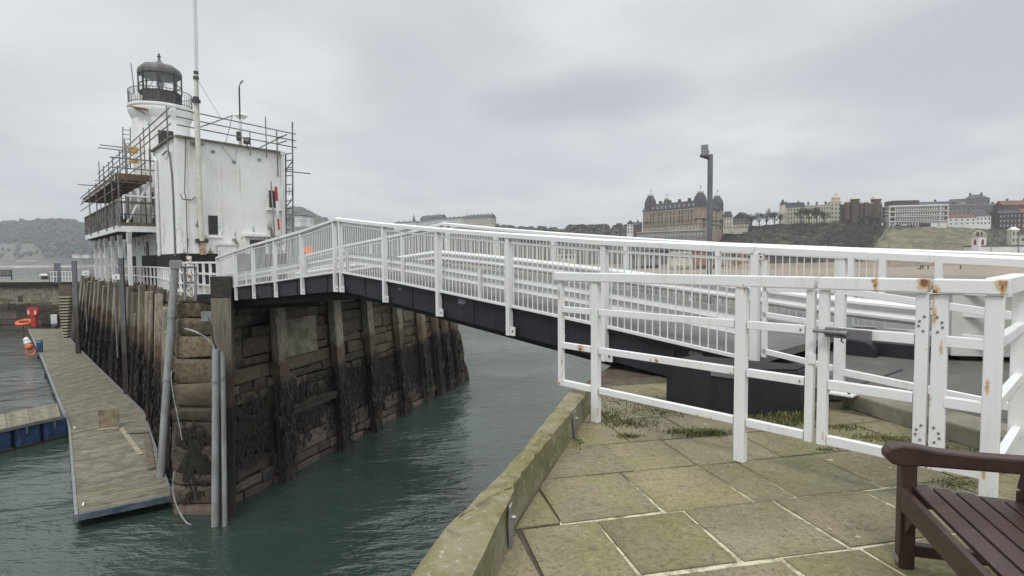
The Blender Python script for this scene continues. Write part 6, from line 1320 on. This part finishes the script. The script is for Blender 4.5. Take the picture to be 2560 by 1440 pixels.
for i in range(6): q = H0 + hd_ * ((H1 - H0).length * (i + .5) / 6) - ho * 5; MB().box(V(q.x, q.y, zm + .8), 2.2, 1.2, 3.2, hd_).build('chimney', M['brown_brick'], ht_)
for p, yt_, Yd, k in ((H0 + hd_ * 4.5 - ho * 3.5, 486, 443, 1), (H3 + he * -1 + hd_ * 2.5 + ho * 2, 495, 465, .8), (H1 - hd_ * 3. - ho * 3.5, 478, 407, 1), (H2 - he * 3. - ho2 * 3.2, 488, 430, 1)):
    d = V(p.x, p.y, 40) - CAM; x = CX + F * d.x / (d.y * math.cos(TH) - d.z * math.sin(TH)); zt = aty(x, yt_, p.y).z; dome_(ht_, p, 4.6 * k, ze - .5, zt - ze + .5)
    MB().lathe(V(p.x, p.y, 0), [(4.7 * k, ze - 8), (4.7 * k, ze - .4), (5. * k, ze - .4), (5. * k, ze)], 8, math.pi / 8).build('corner_bay', M['yellow_brick'], ht_)
# promenade terrace block in front of the hotel
house('hotel_terrace', 'long low glazed terrace block along the foot of the grand hotel', 'terrace', 1592, 1756, 579, 612, 428, 396, 6, 'grey_stone', 'flat', 'stone_trim', win=(2, 24, .6, .45), wmat='window_pale')
house('town_house', 'narrow white house with grey roof left of the grand hotel', 'house', 1567, 1583, 560, 585, 470, 468, 8, 'white_stucco', 'front_gable', 'slate_roof', 3., (3, 2, .4, .5))
house('town_house', 'dark narrow house between the white house and the grand hotel', 'house', 1583, 1603, 562, 590, 468, 466, 8, 'brown_brick', 'gable', 'slate_roof', 2.5, (3, 3, .35, .5), chim=1)
house('town_house', 'cream narrow house with dormer roof right of the grand hotel', 'house', 1808, 1831, 543, 574, 430, 428, 9, 'cream_stucco', 'mansard', 'slate_roof', 4.5, (3, 3, .35, .55))
house('gabled_house', 'grey gabled house beside the cream house above the dark slope', 'house', 1832, 1868, 545, 566, 432, 424, 9, 'grey_stone', 'front_gable', 'slate_roof', 4.5, (2, 4, .4, .5))
house('pale_terrace', 'low pale wall building under the grey gabled house', 'house', 1832, 1868, 563, 574, 420, 414, 5, 'cream_stucco', 'flat', 'stone_trim', 1., (1, 5, .45, .5))
house('clifftop_terrace', 'cream ornate terrace with gabled corner turret behind bare trees', 'terrace', 1952, 2012, 518, 562, 424, 418, 14, 'cream_stucco', 'mansard', 'slate_roof', 3.5, (4, 8, .42, .5), chim=2, trim=(.25, .5, .75))
q = aty(1955, 515, 422); tt = thing('corner_turret', 'pointed cream turret at the left end of the ornate terrace', 'turret', V(q.x, q.y, 30)); MB().lathe(V(q.x, q.y - 1, 0), [(2.2, 30), (2.2, aty(1955, 512, 420).z)], 8).build('wall', M['cream_stucco'], tt); MB().lathe(V(q.x, q.y - 1, 0), [(2.5, aty(1955, 512, 420).z), (.1, aty(1955, 497, 420).z)], 8).build('spire', M['slate_roof'], tt)
house('clifftop_terrace', 'wide cream terrace behind the second group of bare trees', 'terrace', 2012, 2078, 514, 563, 424, 418, 14, 'cream_stucco', 'flat', 'stone_trim', 2., (4, 10, .42, .5), chim=3, trim=(.25, .5, .75))
r_ = house('cupola_hotel', 'cream building crowned by a tall pale cupola', 'hotel', 2076, 2102, 505, 560, 420, 418, 12, 'cream_stucco', 'flat', 'stone_trim', 2., (5, 3, .4, .5))[0]
q = aty(2089, 505, 424); MB().lathe(V(q.x, q.y, 0), [(2.9, q.z - 2), (2.9, q.z + 2.6), (3.3, q.z + 2.6), (3.2, q.z + 3.2), (2., q.z + 4.8), (1.2, q.z + 5), (1.2, q.z + 6.2), (.5, q.z + 7), (.1, q.z + 8.6)], 8).build('cupola', M['stone_trim'], r_)
ch_ = house('turreted_hotel', 'dark red brick castle-like hotel with pale roofed corner turrets', 'hotel', 2102, 2204, 510, 566, 416, 408, 14, 'brown_brick', 'flat', 'stone_trim', 2., (5, 12, .3, .5), wmat='window_dark')[0]
for px, yt_, r in ((2137, 500, 2.9), (2190, 500, 3.2), (2186, 497, 1.8), (2118, 508, 1.8), (2152, 510, 1.6), (2165, 508, 1.6)):
    q = aty(px, yt_, 411); MB().lathe(V(q.x, q.y, 0), [(r, 26), (r, q.z), (r * 1.15, q.z), (r * 1.15, q.z + .5)], 10).build('turret', M['brown_brick'], ch_); MB().lathe(V(q.x, q.y, 0), [(r * 1.15, q.z + .5), (r * .8, q.z + 1.8), (r * .25, q.z + 2.6), (.12, q.z + 3), (.08, q.z + 3 + r)], 10).build('turret_roof', M['stone_trim'], ch_)
# white modern hotel
wh, (a_, b_, c_, e_), zb, zt, d, out = house('white_hotel', 'long white modern hotel with grid of balconies above the grass slope', 'hotel', 2222, 2368, 514, 566, 402, 392, 12, 'white_stucco', 'flat', 'white_stucco', 1., None)
facade_windows(wh, a_ + d * 4, b_ - d * 1, zb + (zt - zb) * .27, zt - .2, 3, 22, .5, .42, 'window_dark'); facade_windows(wh, a_ + d * 1, b_ - d * 14, zb + .3, zb + (zt - zb) * .24, 1, 12, .5, .7, 'window_dark')
for k in (.27, .5, .74): MB().beam(V(a_.x, a_.y, zb + (zt - zb) * k + .5) + d * 4 + out * .05, V(b_.x, b_.y, zb + (zt - zb) * k + .5) - d * 1 + out * .05, .12, .7).build('brick_band', M['brown_brick'], wh)
for k in (.27, .5, .74, .98): MB().beam(V(a_.x, a_.y, zb + (zt - zb) * k) + out * .5, V(b_.x, b_.y, zb + (zt - zb) * k) + out * .5, 1.0, .4).build('balcony_slab', M['white_stucco'], wh)
for k in (.3, .53, .77): MB().box(V(a_.x, a_.y, zb + (zt - zb) * k + 1.2) + d * 2.2 + out * .06, 3., .14, 2.2, d).build('brick_panel', M['brown_brick'], wh); MB().box(V(b_.x, b_.y, zb + (zt - zb) * k + 1.2) - d * 1.1 + out * .06, 1.2, .14, 2.2, d).build('brick_panel', M['brown_brick'], wh)
for k in (.0, .1, .865, 1.): q = a_.lerp(b_, k); MB().box(V(q.x, q.y, (zb + zt) / 2) + out * .6, .35, 1.1, zt - zb, d).build('fin_wall', M['white_stucco'], wh)
MB().box(V(b_.x, b_.y, zb + 1.3) - d * 13.5 + out * .1, 7, .2, 2.6, d).build('garage_front', M['dark_brick'], wh)
house('white_hotel_wing', 'short white wing turned to the left of the long modern hotel', 'hotel', 2205, 2222, 518, 544, 412, 403, 9, 'white_stucco', 'flat', 'white_stucco', 1., (3, 4, .6, .5))
house('brick_block', 'flat topped red brick block behind the white modern hotel', 'building', 2232, 2297, 504, 520, 440, 438, 12, 'brown_brick', 'mansard', 'brown_brick', 1., (1, 8, .5, .4))
house('slate_block', 'low slate roofed range behind the white modern hotel', 'building', 2300, 2396, 510, 522, 445, 440, 12, 'grey_stone', 'gable', 'slate_roof', 2.5, None, chim=1)
house('stone_school', 'big brown gabled stone building on the skyline', 'building', 2417, 2474, 497, 530, 452, 446, 14, 'grey_stone', 'hip', 'slate_roof', 4, (3, 8, .4, .5), chim=2)
house('stone_school_wing', 'lower pale gabled wing on the skyline left of the brown gabled building', 'building', 2380, 2416, 505, 525, 452, 448, 12, 'stone_trim', 'gable', 'slate_roof', 3, (1, 4, .3, .4))
house('grey_row', 'grey stone row above the red roofed white cottages', 'houses', 2370, 2462, 515, 540, 428, 424, 10, 'grey_stone', 'gable', 'slate_roof', 2.2, (2, 8, .35, .4), chim=2)
house('white_cottage', 'long white cottage range with red tiled roof above the grass slope', 'cottage', 2370, 2440, 544, 564, 398, 394, 9, 'white_stucco', 'gable', 'tile_roof', 2.8, (2, 5, .3, .4))
house('white_cottage', 'white cottage with dark roof at the right end of the cottage range', 'cottage', 2440, 2477, 540, 564, 394, 392, 9, 'white_stucco', 'hip', 'slate_roof', 2.4, (2, 4, .4, .45))
house('brick_terrace', 'dark brick terrace with white bay windows near the right edge', 'terrace', 2497, 2552, 533, 570, 392, 386, 11, 'dark_brick', 'gable', 'slate_roof', 2.5, (3, 6, .35, .5), chim=2, wmat='window_pale')
house('brick_terrace', 'red brown brick terrace cut by the right edge of the photo', 'terrace', 2553, 2660, 530, 570, 386, 378, 11, 'brown_brick', 'gable', 'tile_roof', 3, (3, 9, .35, .5), chim=2, wmat='window_pale')
house('red_roof_row', 'row of red tiled houses behind the dark brick terrace', 'houses', 2508, 2640, 512, 530, 425, 418, 12, 'brown_brick', 'gable', 'tile_roof', 4, (1, 10, .3, .4), chim=3)
house('stone_row', 'grey stone houses on the skyline between the gabled building and the red roofs', 'houses', 2462, 2512, 515, 576, 440, 436, 10, 'grey_stone', 'gable', 'slate_roof', 2.2, (2, 6, .3, .4), chim=1)
# seafront pavilion with arches, domed turret, red fence
pv, (a_, b_, c_, e_), zb, zt, d, out = house('pavilion', 'long white seafront pavilion with pointed blind arches', 'pavilion', 2446, 2700, 615, 646, 318, 312, 12, 'white_stucco', 'flat', 'slate_roof', 1., None)
for i in range(15):
    q = a_ + d * (2.5 + i * 3.6); w_ = MB(); pts = [(-1.3, .6), (-1.3, 2.6), (-.9, 3.6), (0, 4.5), (.9, 3.6), (1.3, 2.6), (1.3, .6)]
    for (x0, z0), (x1, z1) in zip(pts, pts[1:]): w_.beam(V(q.x, q.y, zb + z0) + d * x0 + out * .1, V(q.x, q.y, zb + z1) + d * x1 + out * .1, .2, .2)
    w_.build('blind_arch', M['stone_trim'], pv)
tw = aty(2446, 640, 320); tw_ = thing('domed_turret', 'white turret with red pointed windows and open ribbed crown at the end of the pavilion', 'turret', V(tw.x, tw.y, 6)); zt1, zt2 = aty(2446, 592, 320).z, aty(2446, 577, 320).z
td = V(.995, .09, 0).normalized(); MB().box(V(tw.x, tw.y, (zt1 + 5) / 2), 4.6, 4.6, zt1 - 5, td).build('wall', M['white_stucco'], tw_); MB().box(V(tw.x, tw.y, zt1 + .1), 5.4, 5.4, .3, td).build('cornice', M['stone_trim'], tw_)
rbm = MB()
for k in range(8):
    a0 = k * math.pi / 4 + .2; rbm.tube([V(tw.x, tw.y, 0) + V(math.cos(a0) * r, math.sin(a0) * r, z) for r, z in ((2.7, zt1 + .2), (3.2, zt1 + 1.2), (2.7, zt1 + 2.2), (1.2, zt1 + 3.0), (.1, zt2 + .2))], .2, 5)
rbm.build('ribbed_crown', M['stone_trim'], tw_); MB().lathe(V(tw.x, tw.y, 0), [(1.3, zt1 + .2), (1.3, zt1 + 2.6), (.3, zt1 + 2.9)], 10).build('lantern', M['dark_slate'], tw_)
tn_ = V(td.y, -td.x, 0)
for k in (0, 1):
    td, tn_ = (td, tn_) if k == 0 else (V(-tn_.x, -tn_.y, 0) * -1, V(-td.x, -td.y, 0)); q = V(tw.x, tw.y, 0) + tn_ * 2.32; zc1 = aty(2446, 612, 320).z; w_ = MB(); prs = [(-.75, zc1), (.75, zc1), (.8, zc1 + 2), (.4, zc1 + 2.8), (0, zc1 + 3.4), (-.4, zc1 + 2.8), (-.8, zc1 + 2)]; v0 = [q + td * x + V(0, 0, z) for x, z in prs]
    w_.add(v0 + [v + tn_ * .1 for v in v0], [tuple(range(7))[::-1], tuple(range(7, 14))] + [(i, (i + 1) % 7, (i + 1) % 7 + 7, i + 7) for i in range(7)]); w_.build('red_window', M['maroon'], tw_)
house('pale_tower', 'pale square tower with small cap behind the seafront pavilion', 'tower', 2528, 2547, 575, 625, 340, 339, 5, 'cream_stucco', 'hip', 'white_stucco', 2., (3, 2, .4, .6))
house('pale_block', 'plain cream block behind the seafront pavilion at the right edge', 'building', 2547, 2680, 588, 625, 342, 336, 12, 'cream_stucco', 'flat', 'stone_trim', 1., (2, 7, .4, .4))
rf_ = thing('red_hoarding', 'dark red promenade hoarding with small pale marks in front of the pavilion', 'hoarding', aty(2420, 646, 300)); a_, b_ = aty(2420, 648, 300), aty(2720, 650, 296); zt = aty(2420, 633, 300).z
MB().beam(V(a_.x, a_.y, zt - 1.6), V(b_.x, b_.y, zt - 1.6), .25, 3.4).build('panel', M['maroon'], rf_)
for i in range(12):
    q = a_.lerp(b_, (i + .3) / 13); MB().box(V(q.x, q.y - .2, zt - 1.2), .55 if i % 3 else .25, .1, 1.2 if i % 3 == 0 else .5).build('pale_mark', M['stone_trim'], rf_)
for px0, px1, yt_, yb_, Y, wl, rm, lb in ((1676, 1730, 627, 652, 352, 'cream_stucco', 'slate_roof', 'cream seafront building seen through the bridge balusters'), (1730, 1790, 630, 650, 350, 'rust_front', 'tile_roof', 'orange fronted amusement building seen through the bridge balusters'), (1790, 1835, 629, 650, 350, 'buff_brick', 'slate_roof', 'buff fronted amusement building seen through the bridge balusters'), (1838, 1925, 632, 650, 345, 'rust_front', 'slate_roof', 'low red brown seafront building near the first far bridge post'),
    (1380, 1440, 634, 650, 430, 'stone_trim', 'slate_roof', 'small pale seafront house left of the cream one, behind the balusters'), (1560, 1650, 630, 652, 380, 'grey_stone', 'slate_roof', 'grey seafront range below the grand hotel, behind the balusters')):
    house('seafront_building', lb, 'building', px0, px1, yt_, yb_, Y, Y - 2, 8, wl, 'flat', rm, 1., (1, 6, .6, .5))
# town across the bay
def terrace(px0, px1, yt_, yb_, Y0, Y1, lb, n_, rh=3.5, wall='white_stucco', ch=4): return house('far_terrace', lb, 'terrace', px0, px1, yt_, yb_, Y0, Y1, 12, wall, 'gable', 'slate_roof', rh, (3, n_, .4, .5), sink=8, chim=ch)
terrace(1158, 1228, 546, 562, 770, 745, 'pale terrace with many chimneys on the ridge above the bridge rail, right of the others', 12, 5, 'stone_trim', 8)
terrace(1100, 1158, 548, 563, 800, 772, 'long pale curved terrace on the ridge above the bridge rail', 12, 3, 'white_stucco', 5); terrace(1046, 1100, 553, 564, 860, 805, 'white terrace at the left end of the ridge above the bridge rail', 10, 3, 'white_stucco', 4); terrace(1050, 1104, 545, 553, 930, 900, 'grey slate roofed hall behind the white terrace on the ridge', 4, 5, 'grey_stone', 2)
terrace(985, 1040, 557, 566, 900, 880, 'row of low white houses just above the bridge rail', 9, 2.5, 'white_stucco', 4)
q = aty(1035, 560, 920); ch2 = thing('church_spire', 'tiny dark church spire on the ridge', 'church', q); MB().lathe(q, [(2.2, -4), (2.2, 6), (2.4, 6), (.1, 16)], 6).build('spire', M['dark_slate'], ch2); MB().box(q + V(6, 4, 0), 12, 6, 8).build('nave', M['grey_stone'], ch2)
terrace(736, 752, 541, 556, 1150, 1140, 'hazy white terrace beside the corner scaffold', 5, 3, 'white_stucco', 2); terrace(752, 775, 545, 557, 1180, 1170, 'second hazy white terrace below the round hill', 6, 3, 'white_stucco', 2); terrace(775, 812, 547, 556, 1200, 1190, 'hazy grey houses where the round hill meets the bridge rail', 8, 3, 'grey_stone', 3)
terrace(84, 128, 550, 557, 1620, 1610, 'hazy long terrace on top of the wooded hill, left half', 8, 4, 'grey_stone', 5); terrace(130, 182, 551, 558, 1600, 1590, 'hazy long terrace on top of the wooded hill, right half', 8, 4, 'grey_stone', 5)
for px0, px1, yt_, yb_, lb in ((180, 198, 637, 642, 'tiny white cottage at the foot of the wooded hill, leftmost'), (206, 222, 637, 642, 'tiny white cottage at the foot of the wooded hill, middle'), (234, 262, 636, 642, 'tiny white cottage at the foot of the wooded hill beside the balcony columns')):
    house('shore_cottage', lb, 'cottage', px0, px1, yt_, yb_, 1290, 1288, 8, 'white_stucco', 'gable', 'tile_roof', 3, (1, 3, .3, .4))
tag(MB().beam(aty(42, 652, 1340), aty(90, 652, 1330), 3, 2.4).build('sea_wall', M['stone_trim'], None, loc=aty(42, 652, 1340)), 'pale far sea wall under the wooded hill', 'wall')
# stone wall running down the grass slope
wl_ = MB(); pts = [tp(2226 - 50 * (1 - k / 8) , .05 + .95 * k / 8) for k in range(9)]
for a_, b_ in zip(pts, pts[1:]): wl_.beam(a_ + V(0, 0, .4), b_ + V(0, 0, .4), .5, 1.4)
tag(wl_.build('slope_wall', M['grey_stone'], None, loc=pts[0]), 'grey boundary wall running down the left side of the grass slope', 'wall')
pth = MB(); pts = [tp(2400 + 40 * k / 6, .62 + .3 * k / 6) + V(0, -.4, .25) for k in range(7)]
for a_, b_ in zip(pts, pts[1:]): pth.beam(a_, b_, 1.0, .1)
kind(pth.build('path', M['grey_stone']), 'structure')
hg = MB(); a_, b_ = tp(2236, .985), tp(2368, .985)
hd0 = MB(); rh_ = random.Random(2)
for k in range(90): t_ = .5 * rh_.uniform(.5, 1.1); hd0.cur = (t_, t_, t_); leafy(hd0, a_.lerp(b_, k / 89) + V(0, 0, -.2), .8, 1.6, 18, rh_, .35)
tag(hd0.build('hedge', M['scrub'], None, loc=a_), 'dark clipped hedge along the top of the grass slope', 'hedge')
# bare trees
M['bark'] = simple('bare_twigs', (.060, .052, .043), (.10, .088, .07), .4, .95)
def bare_tree(px, yt_, yb_, Y, seed, lb, spread=.42):
    rg_ = random.Random(seed); p = aty(px, yb_, Y); h = aty(px, yt_, Y).z - p.z; r_ = thing('bare_tree', lb, 'tree', p, 'bare trees on the cliff'); tk = MB(); cw = MB()
    tk.tube([p - V(0, 0, 1), p + V(0, 0, h * .2), p + V(rg_.uniform(-.2, .2), 0, h * .42)], [h * .035, h * .026, h * .018], 6); tk.build('trunk', M['bark'], r_)
    def grow(q, d, ln, r, lv):
        e_ = q + d * ln; cw.tube([q, e_], [r, r * .6], 4, False)
        if lv == 0: return
        for _ in range(3 if lv > 1 else 5):
            nd = (d + V(rg_.uniform(-1, 1), rg_.uniform(-1, 1), rg_.uniform(-.25, .7)) * .75).normalized(); grow(q.lerp(e_, rg_.uniform(.5, 1)), nd, ln * rg_.uniform(.55, .8), r * .6, lv - 1)
    for _ in range(9): grow(p + V(0, 0, h * rg_.uniform(.2, .42)), V(rg_.uniform(-1, 1) * spread * 2, rg_.uniform(-1, 1) * spread * 2, 1).normalized(), h * .25, h * .012 + .045, 4)
    cw.build('crown', M['bark'], r_)
for i, (px, yt_, yb_, Y, lb) in enumerate(((1878, 530, 568, 420, 'small bare tree just right of the grey gabled house'), (1898, 526, 570, 418, 'bare tree in the clump left of the ornate cream terrace, second from its left'), (1916, 521, 570, 416, 'tallest bare tree of the clump left of the ornate cream terrace'), (1936, 522, 566, 415, 'bare tree touching the left end of the ornate cream terrace'), (1950, 530, 566, 414, 'small bare tree before the pointed cream turret'),
    (2004, 515, 562, 408, 'bare tree before the middle of the cream terraces, left of its group'), (2022, 508, 564, 407, 'tall bare tree before the wide cream terrace'), (2042, 512, 566, 406, 'bare tree left of the cream cupola building'), (2060, 520, 566, 406, 'bare tree just below the cream cupola building'), (2150, 538, 572, 398, 'dark bare tree under the red brick castle-like hotel, left'), (2176, 532, 574, 396, 'dark bare tree under the red brick castle-like hotel, middle'), (2198, 540, 572, 396, 'dark bare tree beside the short white hotel wing'), (2120, 540, 570, 400, 'bare bushy tree under the turret of the castle-like hotel'))):
    bare_tree(px, yt_, yb_, Y, 40 + i, lb)
# street lamps, people on the sand, parked cars
for i, (px, yt_, Y, lb) in enumerate(((2222, 612, 312, 'promenade lamp post at the foot of the slope wall'), (2294, 620, 312, 'short promenade lamp post below the grass slope'), (2335, 608, 312, 'taller promenade lamp post below the middle of the grass slope'), (2384, 618, 312, 'promenade lamp post left of the red hoarding'), (2477, 606, 300, 'thin lamp post before the pavilion arches'), (2545, 577, 296, 'tall thick lamp post before the pavilion near the right edge'))):
    q = aty(px, 650, Y); z1 = aty(px, yt_, Y).z; r_ = thing('street_lamp', lb, 'street lamp', V(q.x, q.y, 5), 'promenade lamps'); MB().tube([V(q.x, q.y, 4), V(q.x, q.y, z1)], .16 if i < 5 else .28, 6).build('post', M['grey'], r_); MB().box(V(q.x, q.y - .4, z1), .4, 1.0, .2).build('lamp_head', M['grey'], r_)
def person(px, yb_, Y, lb, coat, stride=.25):
    q = aty(px, yb_, Y); q.z = q.z; r_ = q; mb = MB(); s = 1.25
    mb.tube([q + V(-stride * s, 0, 0), q + V(-.09 * s, 0, .45 * s), q + V(0, 0, .9 * s), q + V(0, 0, 1.15 * s), q + V(0, 0, 1.42 * s), q + V(0, 0, 1.5 * s), q + V(0, 0, 1.56 * s), q + V(0, 0, 1.68 * s), q + V(0, 0, 1.76 * s)], [x * s for x in (.07, .09, .16, .18, .2, .08, .11, .12, .03)], 8)
    mb.tube([q + V(stride * s, 0, 0), q + V(.1 * s, 0, .45 * s), q + V(.03, 0, .9 * s)], [.07 * s, .09 * s, .13 * s], 6); mb.tube([q + V(-.2 * s, 0, 1.38 * s), q + V(-.28 * s, .05, 1.1 * s), q + V(-.22 * s, -.1, .85 * s)], [.07 * s, .06 * s, .04 * s], 5); mb.tube([q + V(.2 * s, 0, 1.38 * s), q + V(.28 * s, .05, 1.1 * s), q + V(.2 * s, -.12, .85 * s)], [.07 * s, .06 * s, .04 * s], 5)
    tag(mb.build('person', coat, None, smooth=True, loc=q), lb, 'person')
ck = simple('dark_coat', (.03, .032, .04), (.045, .045, .05)); 
for px, lb, st_ in ((2302, 'left one of two dark dressed people walking side by side on the beach', .2), (2307, 'right one of two dark dressed people walking side by side on the beach', .22), (2320, 'dark dressed person standing alone right of the pair on the beach', .1), (2401, 'dark dressed person striding on the beach far right of the pair', .35)): person(px, 674, 262, lb, ck, st_)
q = aty(2297, 674, 262); dg = MB(); dg.tube([q + V(-.5, 0, .5), q + V(0, 0, .55), q + V(.45, 0, .6), q + V(.6, 0, .85), q + V(.85, 0, .85)], [.1, .2, .2, .13, .06], 7).tube([q + V(-.5, 0, .5), q + V(-.8, 0, .75)], [.05, .03], 5)
for x in (-.42, -.3, .35, .45): dg.tube([q + V(x, 0, 0), q + V(x + .04, 0, .25), q + V(x, 0, .55)], [.05, .05, .09], 5)
tag(dg.build('dog', simple('brown_fur', (.10, .07, .05)), None, smooth=True, loc=q), 'small brown dog beside the pair of people on the beach', 'dog')
for i, px in enumerate((2246, 2252, 2258)):
    q = aty(px, 565.5, 394); cr_ = thing('parked_car', ORD[i] + ' tiny pale parked car from the left before the white modern hotel', 'car', q, 'cars before the white hotel'); MB().box(q + V(0, 0, .6), 1.7, 3.8, .6).build('body', M['white'] if i else M['galv'], cr_, bevel=.2); MB().box(q + V(0, .2, 1.15), 1.5, 2., .5).build('cabin', M['window_dark'], cr_, bevel=.2)
    for sx in (-.8, .8):
        for sy in (-1.2, 1.2): MB().tube([q + V(sx - .1, sy, .3), q + V(sx + .1, sy, .3)], .32, 10).build('wheel', M['iron'], cr_)
# ------------------------------------------------------------------ sea haze over the bay
hz2 = MB(); hz2.box((0, 1200, 105), 4600, 2700, 230); ho_ = hz2.build('haze', bpy.data.materials.new('sea_haze')); m_ = ho_.data.materials[0]; m_.use_nodes = True; nt = m_.node_tree; nt.nodes.clear()
pv_ = N(nt, 'ShaderNodeVolumePrincipled', ins={'Color': (.80, .86, .94, 1), 'Density': HAZE, 'Anisotropy': .2}); o_ = N(nt, 'ShaderNodeOutputMaterial'); L(nt, pv_.outputs[0], o_.inputs['Volume'])
kind(ho_, 'stuff', 'thin sea haze over the whole bay', 'haze')
ho_.display_type = 'WIRE'
